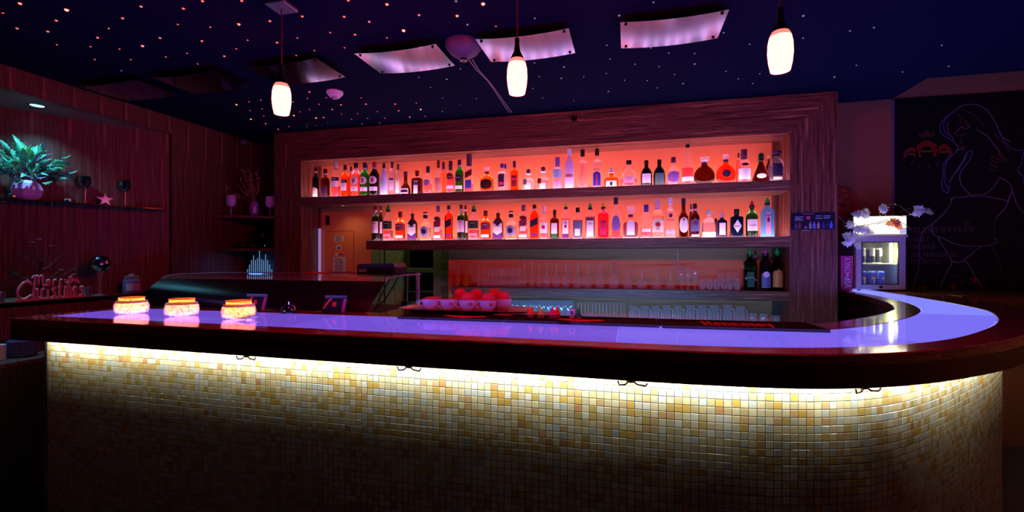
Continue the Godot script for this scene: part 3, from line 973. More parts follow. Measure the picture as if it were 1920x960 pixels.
func faceted_ball(r: float, n: int, m: int, squash := 1.0) -> ArrayMesh:
	var g := Geo.new()
	for j in m:
		for i in n:
			g.g = -1
			var q := []
			for e in [[i, j], [i + 1, j], [i + 1, j + 1], [i, j + 1]]:
				var la: float = PI * e[1] / m - PI / 2
				var lo: float = TAU * e[0] / n
				q.append(Vector3(sin(lo) * cos(la) * r, sin(la) * r * squash, cos(lo) * cos(la) * r))
			if j > 0:
				g.tri(q[0], q[1], q[2])
			if j < m - 1:
				g.tri(q[0], q[2], q[3])
			elif j == m - 1:
				pass
	return g.mesh()


func faceted_cup(r: float, h: float) -> ArrayMesh:
	var g := Geo.new()
	var prof := [Vector2(0.004, 0), Vector2(r * 0.75, h * 0.18), Vector2(r, h * 0.45), Vector2(r * 0.95, h * 0.75), Vector2(r * 0.82, h), Vector2(r * 0.76, h), Vector2(r * 0.9, h * 0.5), Vector2(0.003, h * 0.12)]
	for j in prof.size() - 1:
		var lo := g.ring(prof[j].y, prof[j].x, prof[j].x, 12)
		var hi := g.ring(prof[j + 1].y, prof[j + 1].x, prof[j + 1].x, 12)
		for i in 12:
			g.g = -1
			g.quad(lo[i], lo[(i + 1) % 12], hi[(i + 1) % 12], hi[i])
	return g.mesh()


# the words, each letter a cut-out stroke; local x runs along the ledge
func greeting(at: Vector3) -> void:
	var w := plain("greeting_pink", c8(226, 150, 170), 0.6)
	var t := thing("greeting_words", "pink cut-out wooden words Merry Christmas with a leaping deer on the lower ledge", "sign", at, PI / 2)
	var big := {
		"C": [[[0.9, 0.82], [0.7, 1.0], [0.35, 0.9], [0.05, 0.5], [0.1, 0.12], [0.45, 0.0], [0.9, 0.2]]],
		"h": [[[0.12, 0.0], [0.25, 0.5], [0.32, 1.0]], [[0.2, 0.35], [0.5, 0.55], [0.6, 0.4], [0.6, 0.05], [0.8, 0.05]]],
		"r": [[[0.15, 0.0], [0.2, 0.5]], [[0.2, 0.38], [0.4, 0.56], [0.62, 0.48]]],
		"i": [[[0.2, 0.5], [0.18, 0.1], [0.4, 0.04]], [[0.22, 0.68], [0.24, 0.74]]],
		"s": [[[0.6, 0.5], [0.35, 0.56], [0.2, 0.4], [0.5, 0.25], [0.5, 0.06], [0.1, 0.03]]],
		"t": [[[0.3, 0.85], [0.24, 0.3], [0.3, 0.05], [0.55, 0.06]], [[0.02, 0.58], [0.6, 0.62]]],
		"m": [[[0.1, 0.0], [0.14, 0.52]], [[0.14, 0.4], [0.34, 0.56], [0.42, 0.4], [0.4, 0.0]], [[0.42, 0.4], [0.62, 0.56], [0.72, 0.4], [0.7, 0.05], [0.9, 0.05]]],
		"a": [[[0.6, 0.5], [0.3, 0.55], [0.12, 0.3], [0.25, 0.04], [0.5, 0.1], [0.6, 0.5], [0.62, 0.08], [0.8, 0.05]]],
		"M": [[[0.0, 0.75], [0.12, 0.95], [0.22, 0.8], [0.16, 0.05]], [[0.22, 0.8], [0.42, 1.0], [0.46, 0.15]], [[0.46, 0.75], [0.72, 1.0], [0.78, 0.1], [0.95, 0.05]]],
		"e": [[[0.15, 0.3], [0.6, 0.36], [0.45, 0.56], [0.18, 0.4], [0.22, 0.06], [0.65, 0.1]]],
		"y": [[[0.1, 0.55], [0.2, 0.2], [0.5, 0.25], [0.62, 0.55]], [[0.62, 0.55], [0.6, 0.0], [0.4, -0.35], [0.1, -0.25], [0.3, -0.08]]],
	}
	var lines := [["Christmas", 0.0, 0.012, 0.36, 0.105, [0.075, 0.044, 0.036, 0.024, 0.036, 0.034, 0.05, 0.04, 0.036], 0.0074], ["Merry", 0.075, 0.086, 0.2, 0.068, [0.068, 0.036, 0.034, 0.034, 0.04], 0.0058]]
	for l in lines:
		var x: float = l[1]
		var k := 0
		for ch in (l[0] as String):
			var g := Geo.new()
			var wd: float = l[5][k]
			for stroke in big[ch]:
				var ctrl := []
				for q in stroke:
					ctrl.append([q[0], q[1]])
				var pts := []
				var n := ctrl.size()
				for i in n - 1:
					for j in 4:
						var f := []
						for e in [i - 1, i, i + 1, i + 2]:
							var c: Array = ctrl[clampi(e, 0, n - 1)]
							f.append(Vector2(c[0], c[1]))
						var v: Vector2 = f[1].cubic_interpolate(f[2], f[0], f[3], j / 4.0)
						pts.append(Vector3(x + v.x * wd * 1.05, l[2] + v.y * l[4], 0))
				pts.append(Vector3(x + ctrl[n - 1][0] * wd * 1.05, l[2] + ctrl[n - 1][1] * l[4], 0))
				g.tube(pts, l[6], l[6], 6, 0.8)
			part("letter", g.mesh(), w, t)
			x += wd * (0.98 if l[0] == "Christmas" else 1.0)
			k += 1
	part("base_bar", boxm(Vector3(0.18, 0.006, 0), Vector3(0.37, 0.012, 0.014), 0.002), w, t)
	var deer := PackedVector2Array([Vector2(0, 0.02), Vector2(0.015, 0.012), Vector2(0.03, 0.022), Vector2(0.05, 0.02), Vector2(0.066, 0.006), Vector2(0.072, 0.01), Vector2(0.064, 0.026), Vector2(0.06, 0.036), Vector2(0.04, 0.04), Vector2(0.026, 0.046), Vector2(0.024, 0.062), Vector2(0.016, 0.06), Vector2(0.012, 0.05), Vector2(0.004, 0.048), Vector2(0.012, 0.042), Vector2(0.014, 0.03)])
	var d2 := PackedVector2Array()
	for q in deer:
		d2.append(q + Vector2(0.265, 0.085))
	part("deer", platem(d2, -0.004, 0.004), w, t)
	part("antler", tubem([Vector3(0.288, 0.145, 0), Vector3(0.295, 0.155, 0), Vector3(0.31, 0.156, 0)], 0.0018), w, t)
	var st := PackedVector2Array()
	for k in 10:
		var r := 0.016 if k % 2 == 0 else 0.006
		st.append(Vector2(0.052 + sin(TAU * k / 10) * r, 0.118 + cos(TAU * k / 10) * r))
	part("star", platem(st, -0.004, 0.004), w, t)


# ---------------------------------------------------------------- shelves in the corner between the left wall and the back bar
func build_corner_shelves() -> void:
	var sw := wood("corner_walnut", Vector3(0.6, 8, 8), Color(0.9, 0.9, 0.9), 0.45)
	var unit := thing("corner_shelves", "three dark wooden corner shelves between the left wall and the back bar", "shelf")
	for y in [1.784, 1.487, 1.20]:
		part("shelf_board", prism([Vector2(-3.569, -3.40), Vector2(-3.569, -3.98), Vector2(-3.131, -3.98), Vector2(-3.131, -3.63)], y - 0.022, y), sw, unit)
	var lilac := plain("goblet_lilac", c8(200, 165, 225), 0.45)
	for k in 2:
		var g := thing("lilac_goblet", ["lilac frosted goblet left of the vase on the top corner shelf", "lilac frosted goblet right of the vase on the top corner shelf"][k], "goblet", [Vector3(-3.50, 1.7842, -3.525), Vector3(-3.225, 1.7842, -3.69)][k])
		part("bowl", lathem([Vector2(0.006, 0.082), Vector2(0.03, 0.092), Vector2(0.041, 0.12), Vector2(0.042, 0.15), Vector2(0.038, 0.185), Vector2(0.035, 0.185), Vector2(0.038, 0.15), Vector2(0.028, 0.1), Vector2(0, 0.09)], 20), lilac, g)
		part("stem", lathem([Vector2(0.006, 0.004), Vector2(0.004, 0.02), Vector2(0.004, 0.07), Vector2(0.007, 0.083)], 10), lilac, g)
		part("foot", lathem([Vector2(0.03, 0), Vector2(0.03, 0.002), Vector2(0.006, 0.006)], 18), lilac, g)
		for j in 16:
			var t := rng.randf_range(-1.3, 1.3)
			part("fleck", boxm(Vector3(sin(t) * 0.0412, 0.125 + rng.randf() * 0.05, cos(t) * 0.0412), Vector3(0.006, 0.0025, 0.003), 0.0, t), plain("fleck_plum", c8(110, 50, 120), 0.5), g)
	var vase := thing("vase", "small hammered lilac vase with a spray of dried gilded twigs on the top corner shelf", "vase", Vector3(-3.355, 1.7842, -3.64))
	part("vase_body", lathem([Vector2(0.024, 0), Vector2(0.036, 0.03), Vector2(0.041, 0.07), Vector2(0.038, 0.11), Vector2(0.03, 0.138), Vector2(0.027, 0.138), Vector2(0.03, 0.1), Vector2(0.0, 0.02)], 20), plain("vase_lilac", c8(170, 130, 205), 0.25, 0.4), vase)
	var dry := plain("dried_gold", c8(150, 120, 70), 0.5, 0.2)
	var dryp := plain("dried_pink", c8(170, 100, 120), 0.5)
	var dl := leaf_mesh(0.034, 0.013, 0.1, 4)
	for s in [[-1.0, 0.55, 0.34], [-0.9, 0.35, 0.30], [-0.5, 0.9, 0.26], [-0.15, 1.2, 0.30], [0.1, 1.3, 0.31], [0.3, 1.1, 0.28], [0.5, 0.9, 0.22], [-0.7, 0.7, 0.26], [0.0, 1.0, 0.2], [0.25, 1.4, 0.24]]:
		var d := Vector3(s[0], s[1], rng.randf_range(0.0, 0.5)).normalized()
		var o := Vector3(0, 0.12, 0)
		part("twig", tubem([o, o + d * s[2] * 0.5 + Vector3(0, 0.015, 0), o + d * s[2]], 0.002, 0.001, 4), dry, vase)
		for k in 12:
			var e: Vector3 = o + d * s[2] * (0.3 + 0.06 * k) + Vector3(0, 0.01, 0)
			part("leaf", dl, dryp if (k + int(s[2] * 100)) % 3 == 0 else dry, vase).transform = Transform3D(aim((d + Vector3(rng.randf_range(-0.9, 0.9), rng.randf_range(-0.6, 0.6), rng.randf_range(-0.9, 0.9))).normalized(), k * 1.3), e)
	var dev := thing("media_player", "flat black media player with a green pilot light on the middle corner shelf", "media player", Vector3(-3.34, 1.4872, -3.72), 0.30)
	part("case", boxm(Vector3(0, 0.028, 0), Vector3(0.36, 0.05, 0.2), 0.004), plain("device_black", c8(18, 18, 22), 0.25), dev)
	for k in 2:
		part("display", boxm(Vector3(-0.12 + 0.08 * k, 0.03, 0.1005), Vector3(0.05, 0.022, 0.002)), plain("display_grey", c8(70, 66, 84), 0.2), dev)
	part("pilot_light", boxm(Vector3(0.07, 0.028, 0.1015), Vector3(0.006, 0.005, 0.003)), glow("pilot_green", Color(0.1, 1.0, 0.25), 1.0), dev)
	part("foot_strip", boxm(Vector3(0.0, 0.004, 0.098), Vector3(0.34, 0.003, 0.006)), plain("display_grey", c8(70, 66, 84), 0.2), dev)
	single("glitter_ball", faceted_ball(0.075, 26, 16), plain("glitter_black", c8(40, 38, 44), 0.2, 0.8), "dark glitter ball standing on the black media player", "ornament", Vector3(-3.36, 1.613, -3.74))
	# skyline of light strings
	var sky := thing("light_string_ornament", "upright strings of cold blue-white fairy lights shaped like a skyline below the corner shelves", "light ornament", Vector3(-3.315, 1.2002, -3.66))
	part("backing", boxm(Vector3(0.01, 0.14, -0.03), Vector3(0.31, 0.27, 0.006)), plain("backing_green", c8(20, 52, 50), 0.5), sky)
	var heights := [0.10, 0.14, 0.185, 0.225, 0.18, 0.20, 0.275, 0.19, 0.185, 0.23, 0.185, 0.14, 0.10]
	for k in heights.size():
		var g := Geo.new()
		var x := -0.132 + k * 0.0222
		var n := int(heights[k] / 0.0085)
		for j in n:
			g.box(Vector3(x, 0.008 + j * 0.0085, 0), Vector3(0.006, 0.0048, 0.004))
		part("light_string", g.mesh(), glow("fairy_light_glow", Color(0.25, 0.50, 0.95), 0.8), sky)
		part("wire", tubem([Vector3(x, 0, -0.003), Vector3(x, heights[k], -0.003)], 0.0012, -1, 4), plain("device_black", c8(18, 18, 22), 0.25), sky)
	part("base", boxm(Vector3(0, 0.003, 0), Vector3(0.30, 0.006, 0.03)), plain("device_black", c8(18, 18, 22), 0.25), sky)
	omni("fairy_light", Vector3(-3.3, 1.32, -3.60), Color(0.3, 0.55, 1.0), 0.006, 0.06)
	# camera dome in the ceiling corner
	var cam := thing("security_camera", "tiny dark camera under the ceiling in the corner above the shelves", "camera", Vector3(-3.45, 2.43, -3.62))
	part("bracket", boxm(Vector3(0, 0.08, 0), Vector3(0.03, 0.06, 0.03), 0.004), plain("device_black", c8(18, 18, 22), 0.25), cam)
	part("body", boxm(Vector3(0.01, 0.035, 0.01), Vector3(0.05, 0.04, 0.07), 0.008, 0.6), plain("camera_grey", c8(90, 88, 96), 0.3), cam)


# ---------------------------------------------------------------- ceiling
const STARS_RED := "-2.64 -1.51 3|-2.50 -1.60 4|-2.82 -1.55 1|-2.94 -1.67 2|-2.66 -1.66 2|-2.83 -1.73 2|-2.96 -1.85 1|-2.14 -1.66 2|-2.33 -1.72 2|-2.50 -1.78 1|-2.66 -1.84 2|-2.81 -1.91 1|-2.97 -2.04 1|-2.69 -1.97 1|-2.77 -2.09 1|-2.53 -1.97 3|-2.35 -1.92 2|-2.54 -2.11 1|-1.97 -1.72 2|-2.13 -1.83 1|-2.38 -2.10 1|-2.45 -2.23 1|-1.83 -1.69 2|-2.00 -1.89 1|-2.17 -2.00 2|-2.21 -2.18 2|-2.07 -2.12 1|-1.93 -2.05 1|-1.84 -1.90 3|-1.66 -1.73 2|-2.82 -2.89 3|-2.68 -2.86 1|-2.83 -3.03 1|-3.00 -3.22 3|-1.05 -1.91 3|-1.20 -1.84 2|-1.49 -1.91 2|-1.67 -1.91 2|-1.80 -2.11 2|-1.30 -1.96 2|-1.21 -2.03 2|-1.46 -2.08 1|-1.66 -2.09 1|-1.35 -2.13 2|-1.67 -2.24 1|-1.81 -2.27 1|-1.49 -2.25 1|-1.21 -2.20 1|-1.09 -2.15 4|-0.95 -2.03 2|-0.78 -2.08 3|-0.63 -2.01 4|-0.63 -2.22 1|-2.57 -2.85 1|-2.71 -3.02 1|-2.83 -3.17 1|-2.98 -3.36 2|-3.00 -3.53 2|-2.44 -2.82 1|-2.37 -2.94 1|-2.59 -3.22 3|-2.48 -3.15 1|-2.22 -2.90 1|-2.12 -2.79 2|-2.37 -3.12 1|-2.46 -3.32 3|-2.22 -3.03 1|-2.39 -3.32 2|-2.20 -3.16 2|-2.07 -3.08 2|-2.20 -3.28 1|-2.08 -2.92 1|-2.85 -3.48 1|-2.20 -3.42 1|-2.07 -3.30 1|-1.84 -2.98 1|-1.88 -3.11 2|-2.19 -3.56 1|-2.06 -3.43 1|-1.89 -3.29 1|-2.03 -3.57 1|-1.92 -3.46 1|-1.67 -3.16 2|-1.72 -3.31 2|-1.71 -3.48 2|-1.51 -3.18 1|-1.54 -3.32 3|-1.58 -3.49 1|-1.40 -3.41 1|-2.65 -3.45 0|-2.70 -3.52 0|-2.60 -3.51 0|-2.45 -3.46 0"
const STARS_DIM := "-0.76 -2.17 2|-0.74 -1.96 2|-0.98 -2.67 1|-1.28 -2.73 1|-1.12 -2.80 2|-1.28 -2.91 1|-1.28 -3.12 1|-1.05 -3.19 1|-1.21 -3.29 0|-0.04 -2.26 2|-0.43 -2.19 1|0.11 -2.18 1|-0.11 -2.56 1|-0.10 -2.74 1|0.12 -2.65 1|0.22 -2.74 1|0.36 -2.78 1|0.38 -2.93 2|0.18 -2.92 1|0.04 -2.85 1|-0.37 -2.79 2|-0.53 -2.69 1|-0.54 -2.90 1|-0.41 -2.96 2|-0.27 -2.97 1|-0.13 -2.95 1|0.28 -3.07 1|0.12 -3.13 1|-0.02 -3.09 1|0.35 -3.24 2|0.19 -3.28 1|-0.13 -3.27 2|-0.59 -3.29 1|-0.38 -3.40 1|-0.62 -3.09 1|0.47 -2.56 1|0.63 -2.73 1|0.58 -3.09 1|0.68 -3.24 1|0.79 -3.18 1|0.79 -3.35 1|0.80 -2.47 2|0.88 -2.72 1|1.08 -2.69 1|1.18 -2.68 1|1.26 -3.35 2|1.31 -3.18 1|1.63 -2.99 1|1.85 -3.33 1|1.63 -3.36 1|-2.99 -2.20 1"


func build_ceiling_things() -> void:
	var radii := [0.0028, 0.0042, 0.0056, 0.0068, 0.0082]
	var bulbs := []
	for r in radii:
		bulbs.append(lathem([Vector2(0, -r), Vector2(r * 0.7, -r * 0.72), Vector2(r, -r * 0.1), Vector2(r * 1.1, 0.002)], 10, 3.0))
	var reds := []
	for k in 5:
		reds.append(glow("star_red_%d" % k, Color(1.0, 0.085, 0.07), [0.9, 1.6, 2.6, 5.0, 8.0][k]))
	for s in STARS_RED.split("|"):
		var v := s.split_floats(" ")
		var k := int(v[2])
		single("star_light", bulbs[k], reds[k], "tiny glowing red fibre-optic star let into the dark ceiling", "star light", Vector3(v[0], CEIL, v[1]), 0.0, "glowing red ceiling stars")
	var dim := glow("star_dim", Color(0.42, 0.40, 0.55), 0.5)
	for s in STARS_DIM.split("|"):
		var v := s.split_floats(" ")
		single("star_light", bulbs[int(v[2])], dim, "tiny pale fibre-optic star let into the dark ceiling, hardly lit", "star light", Vector3(v[0], CEIL, v[1]), 0.0, "pale ceiling stars")
	# bent mirror sheets on stand-offs
	var sheet_metal := plain("mirror_sheet", c8(96, 100, 146), 0.15, 1.0)
	var bolt := plain("bolt_dark", c8(40, 38, 44), 0.3, 0.8)
	var sheets := [[-3.18, "bent mirror sheet under the ceiling nearest the left wall"], [-2.585, "dark bent mirror sheet under the ceiling, second from the left wall"], [-1.90, "bent mirror sheet under the ceiling just behind the left pendant"], [-1.195, "bent mirror sheet under the ceiling left of the cone spotlight"], [-0.51, "bent mirror sheet under the ceiling behind the middle pendant"], [0.20, "bent mirror sheet under the ceiling nearest the right pendant"]]
	for s in sheets:
		var g := Geo.new()
		var n := 12
		var at := func(i: int, z: float, up: float) -> Vector3:
			var x := -0.235 + 0.47 * i / n
			return Vector3(x, -0.012 * (1.0 - pow(x / 0.235, 2.0)) + up, z)
		for i in n:
			g.g = 1
			g.quad(at.call(i, -0.14, 0), at.call(i + 1, -0.14, 0), at.call(i + 1, 0.14, 0), at.call(i, 0.14, 0))
			g.g = 2
			g.quad(at.call(i, 0.14, 0.0015), at.call(i + 1, 0.14, 0.0015), at.call(i + 1, -0.14, 0.0015), at.call(i, -0.14, 0.0015))
			g.g = -1
			g.quad(at.call(i, 0.14, 0), at.call(i + 1, 0.14, 0), at.call(i + 1, 0.14, 0.0015), at.call(i, 0.14, 0.0015))
			g.quad(at.call(i + 1, -0.14, 0), at.call(i, -0.14, 0), at.call(i, -0.14, 0.0015), at.call(i + 1, -0.14, 0.0015))
		for i in [0, n]:
			g.quad(at.call(i, -0.14, 0), at.call(i, 0.14, 0), at.call(i, 0.14, 0.0015), at.call(i, -0.14, 0.0015))
		var t := thing("mirror_sheet", s[1], "mirror panel", Vector3(s[0], CEIL - 0.04, -2.385))
		part("sheet", g.mesh(), sheet_metal, t)
		for sx in [-1, 1]:
			for sz in [-1, 1]:
				part("bolt", lathem([Vector2(0, -0.007), Vector2(0.007, -0.005), Vector2(0.007, 0.0), Vector2(0.003, 0.002), Vector2(0.003, 0.04)], 10), bolt, t).position = Vector3(sx * 0.21, -0.012 * (1.0 - pow(0.21 / 0.235, 2.0)), sz * 0.118)
	# cone spotlight with two cables
	var cone := thing("cone_spotlight", "dark conical effect lamp on the ceiling between two mirror sheets", "effect lamp", Vector3(-0.848, CEIL, -2.36))
	part("shade", lathem([Vector2(0.018, -0.082), Vector2(0.03, -0.08), Vector2(0.072, -0.052), Vector2(0.098, -0.02), Vector2(0.10, 0.0)], 28), plain("cone_grey", c8(62, 62, 84), 0.55, 0.0), cone)
	part("nozzle", lathem([Vector2(0.0, -0.088), Vector2(0.012, -0.092), Vector2(0.020, -0.092), Vector2(0.020, -0.078)], 16), plain("device_black", c8(18, 18, 22), 0.25), cone)
	for k in 2:
		single("ceiling_cable", tubem([Vector3(-0.85 + 0.02 * k, CEIL - 0.05, -2.45), Vector3(-0.878 + 0.012 * k, CEIL - 0.015, -2.68), Vector3(-0.872 + 0.004 * k, CEIL - 0.004, -2.88), Vector3(-0.88 + 0.012 * k, CEIL - 0.004, -3.1), Vector3(-0.90 + 0.02 * k, CEIL - 0.004, -3.55)], 0.0028), plain("cable_grey", c8(120, 116, 130), 0.5), ["thin grey cable running from the cone lamp along the ceiling, left strand", "thin grey cable running from the cone lamp along the ceiling, right strand"][k], "cable")
	var smoke := thing("smoke_detector", "white ribbed smoke detector on the ceiling right of the left pendant", "smoke detector", Vector3(-1.95, CEIL, -2.83))
	part("base", lathem([Vector2(0.052, -0.016), Vector2(0.055, -0.012), Vector2(0.055, 0.0)], 26), plain("detector_white", c8(226, 210, 224), 0.5), smoke)
	for k in 4:
		part("rib", lathem([Vector2(0.048 - 0.006 * k, -0.022 - 0.006 * k), Vector2(0.050 - 0.006 * k, -0.019 - 0.006 * k), Vector2(0.046 - 0.006 * k, -0.016 - 0.006 * k)], 26), plain("detector_white", c8(226, 210, 224), 0.5), smoke)
	part("core", lathem([Vector2(0.0, -0.05), Vector2(0.014, -0.05), Vector2(0.022, -0.044), Vector2(0.04, -0.016)], 22), plain("detector_grey", c8(140, 126, 150), 0.5), smoke)
	var hook := thing("ceiling_clip", "small black clip on the top board of the back bar, right of the middle pendant", "clip", Vector3(-0.40, 2.47, -3.612))
	part("body", boxm(Vector3.ZERO, Vector3(0.04, 0.035, 0.03), 0.004), plain("device_black", c8(18, 18, 22), 0.25), hook)


func build_pendants() -> void:
	var names := ["left red-glowing glass pendant lamp hanging over the bar near the candle jars", "middle red-glowing glass pendant lamp hanging in front of a mirror sheet", "right red-glowing glass pendant lamp hanging above the back bar's right end"]
	var glass := glow("pendant_glow", Color(5.5, 1.02, 0.90), 1.0, c8(230, 90, 80), 0.2)
	var metal := plain("pendant_metal", c8(70, 44, 40), 0.25, 0.9)
	for k in 3:
		var x: float = [-1.512, -0.424, 0.512][k]
		var t := thing("pendant_lamp", names[k], "pendant lamp", Vector3(x, 0, -1.80))
		part("shade", lathem([Vector2(0.024, 2.051), Vector2(0.031, 2.047), Vector2(0.037, 2.075), Vector2(0.0405, 2.11), Vector2(0.039, 2.145), Vector2(0.0345, 2.166)], 28, 0.9), glass, t)
		part("shade_neck", lathem([Vector2(0.0345, 2.166), Vector2(0.031, 2.176), Vector2(0.023, 2.186), Vector2(0.0, 2.188)], 28, 0.9), glow("pendant_neck_glow", Color(2.2, 0.30, 0.25), 1.0, c8(230, 90, 80), 0.2), t, "redder neck of the glass shade")
		part("cap", lathem([Vector2(0.028, 2.183), Vector2(0.022, 2.196), Vector2(0.013, 2.214), Vector2(0.009, 2.24), Vector2(0.009, 2.265), Vector2(0.0, 2.266)], 20), metal, t)
		part("cord", tubem([Vector3(0, 2.26, 0), Vector3(0, CEIL - 0.01, 0)], 0.0035), plain("pendant_cord", c8(120, 44, 44), 0.5), t)
		part("ceiling_plate", boxm(Vector3(0, CEIL - 0.009, 0), Vector3(0.10, 0.018, 0.10), 0.004), plain("plate_steel", c8(180, 170, 170), 0.3, 0.8), t)
		omni("pendant_light", Vector3(x, 2.115, -1.80), Color(1.0, 0.07, 0.05), 0.36, 0.03)


# ---------------------------------------------------------------- on the bar
func build_counter_things() -> void:
	var where := [[-2.475, -1.872, "leftmost of the three fur-wrapped glass candle holders on the glowing bar top"], [-2.143, -1.863, "middle one of the three fur-wrapped glass candle holders on the glowing bar top"], [-1.788, -1.846, "rightmost of the three fur-wrapped glass candle holders, beside a knot of wire"]]
	var fur := plain("fur_cream", c8(255, 232, 184), 0.9)
	fur.backlight_enabled = true
	fur.backlight = Color(1.0, 0.85, 0.62)
	var frosted := plain("candle_frosted", c8(250, 232, 200), 0.6)
	frosted.backlight_enabled = true
	frosted.backlight = Color(1.6, 1.35, 1.0)
	for k in 3:
		var t := thing("candle_holder", where[k][2], "candle holder", Vector3(where[k][0], TOP, where[k][1]), k * 1.7)
		part("jar", lathem([Vector2(0.0, 0.001), Vector2(0.05, 0.001), Vector2(0.056, 0.008), Vector2(0.060, 0.035), Vector2(0.052, 0.062)], 28, 0.6, false), pane("clear_pane", 0.06), t)
		part("jar_neck", lathem([Vector2(0.055, 0.060), Vector2(0.053, 0.067), Vector2(0.054, 0.084)], 28, 0.6, false), frosted, t)
		part("rim", lathem([Vector2(0.053, 0.082), Vector2(0.056, 0.082), Vector2(0.056, 0.086), Vector2(0.053, 0.086)], 28), frosted, t)
		var g := Geo.new()
		g.lathe([Vector2(0.058, 0.009), Vector2(0.066, 0.018), Vector2(0.069, 0.036), Vector2(0.066, 0.052), Vector2(0.057, 0.064), Vector2(0.0555, 0.070)], 36, Vector3.ZERO, 3.0, false)
		for j in 1500:
			var a := rng.randf() * TAU
			var y := rng.randf_range(0.010, 0.068)
			var r := 0.0685 - 9.0 * pow(y - 0.036, 2.0)
			var o := Vector3(sin(a), 0, cos(a))
			var side := Vector3(cos(a), 0, -sin(a))
			var p0 := o * r + Vector3(0, y, 0)
			var tip := p0 + o * rng.randf_range(0.002, 0.0075) + Vector3(0, rng.randf_range(-0.014, 0.004), 0) + side * rng.randf_range(-0.007, 0.007)
			g.g = -1
			g.tri(p0 - side * 0.0014, p0 + side * 0.0014, tip)
			g.tri(p0 + Vector3(0, 0.0014, 0), p0 - Vector3(0, 0.0014, 0), tip)
		part("fur_band", g.mesh(), fur, t, "shaggy cream fur band")
		part("twine", lathem([Vector2(0.0645, 0.0575), Vector2(0.066, 0.0588), Vector2(0.0645, 0.060)], 28), plain("twine", c8(130, 84, 46), 0.8), t)
		part("wax", lathem([Vector2(0.0, 0.004), Vector2(0.034, 0.004), Vector2(0.034, 0.024), Vector2(0.0, 0.025)], 20), plain("wax_cream", c8(245, 225, 190), 0.5), t)
		part("flame", lathem([Vector2(0.0, 0.030), Vector2(0.008, 0.044), Vector2(0.006, 0.058), Vector2(0.0, 0.072)], 10), glow("candle_flame", Color(1.0, 0.55, 0.18), 14.0), t)
		omni("candle_light", Vector3(where[k][0], TOP + 0.052, where[k][1]), Color(1.0, 0.70, 0.24), 0.085, 0.016)
	var knot := thing("wire_knot", "small knot of silvery wire lying by the rightmost candle holder", "wire", Vector3(-1.705, TOP + 0.003, -1.82))
	for k in 5:
		var pts := []
		for j in 8:
			pts.append(Vector3(cos(j * 1.3 + k) * (0.02 + 0.006 * k), 0.004 + 0.003 * ((j + k) % 4), sin(j * 1.7 + k * 2) * 0.03))
		part("loop", tubem(pts, 0.0009, -1, 4), plain("wire_silver", c8(190, 200, 190), 0.3, 0.8), knot)
	# leaning sneeze screen: dark painted lower sheet, clear bent upper sheet
	var scr := thing("counter_screen", "leaning dark glass screen with a clear bent top along the bar's rear edge", "screen")
	var x0 := -2.925
	var x1 := -1.325
	var g1 := Geo.new()
	var low := [Vector2(TOP + 0.001, -2.185), Vector2(1.268, -2.396)]
	var nrm := Vector2(0.261, 0.153).normalized() * 0.004
	g1.g = -1
	var ends := []
	for x in [x0, x1]:
		ends.append(PackedVector3Array([Vector3(x, low[0].x, low[0].y), Vector3(x, low[0].x, low[0].y - 0.007), Vector3(x, low[1].x, low[1].y - 0.007), Vector3(x, low[1].x, low[1].y)]))
	g1.loft([ends[0], ends[1]], true, true, true, 3.0)
	part("dark_sheet", g1.mesh(), plain("screen_dark", c8(16, 15, 17), 0.36), scr, "black glass sheet")
	var prof := [Vector2(1.268, -2.400), Vector2(1.284, -2.43), Vector2(1.292, -2.47), Vector2(1.294, -2.55), Vector2(1.294, -2.86)]
	var g2 := Geo.new()
	for i in prof.size() - 1:
		g2.g = 1
		g2.quad(Vector3(x0, prof[i].x, prof[i].y), Vector3(x1, prof[i].x, prof[i].y), Vector3(x1, prof[i + 1].x, prof[i + 1].y), Vector3(x0, prof[i + 1].x, prof[i + 1].y))
	part("clear_sheet", g2.mesh(), pane("screen_clear", 0.10), scr, "clear bent glass sheet")
	var edge := plain("glass_edge", c8(150, 190, 230), 0.15)
	part("rear_edge", boxm(Vector3((x0 + x1) / 2, 1.294, -2.862), Vector3(x1 - x0, 0.007, 0.004)), edge, scr)
	for x in [x0, x1]:
		part("side_edge", tubem([Vector3(x, 1.268, -2.400), Vector3(x, 1.284, -2.43), Vector3(x, 1.292, -2.47), Vector3(x, 1.294, -2.55), Vector3(x, 1.294, -2.86)], 0.003, -1, 4), edge, scr)
	for x in [-2.86, -2.30, -1.40]:
		part("post", boxm(Vector3(x, 1.205, -2.80), Vector3(0.014, 0.17, 0.014)), plain("steel", c8(170, 170, 175), 0.25, 1.0), scr)
		part("post_foot", boxm(Vector3(x, 1.10, -2.80), Vector3(0.05, 0.04, 0.05), 0.004), plain("device_black", c8(18, 18, 22), 0.25), scr)
	var under := thing("rear_counter", "low dark work counter behind the leaning screen", "counter")
	part("top", boxm(Vector3(-2.1, 1.07, -2.62), Vector3(1.7, 0.024, 0.60), 0.003), plain("unit_black", c8(14, 14, 15), 0.5), under)
	part("front", boxm(Vector3(-2.1, 0.53, -2.90), Vector3(1.66, 1.05, 0.02)), plain("unit_black", c8(14, 14, 15), 0.5), under)
	# till printer on the clear sheet and a red tray
	var pos := thing("receipt_printer", "flat dark blue till printer standing on the clear glass above the screen", "printer", Vector3(-1.53, 1.2975, -2.72), 0.05)
	part("case", platem(PackedVector2Array([Vector2(-0.125, 0.0), Vector2(0.125, 0.0), Vector2(0.128, 0.045), Vector2(0.12, 0.07), Vector2(-0.115, 0.066), Vector2(-0.125, 0.05)]), -0.09, 0.09), plain("till_navy", c8(20, 24, 44), 0.3), pos)
	part("front_panel", boxm(Vector3(0.0, 0.025, 0.0915), Vector3(0.23, 0.036, 0.003)), plain("till_black", c8(16, 16, 22), 0.2), pos)
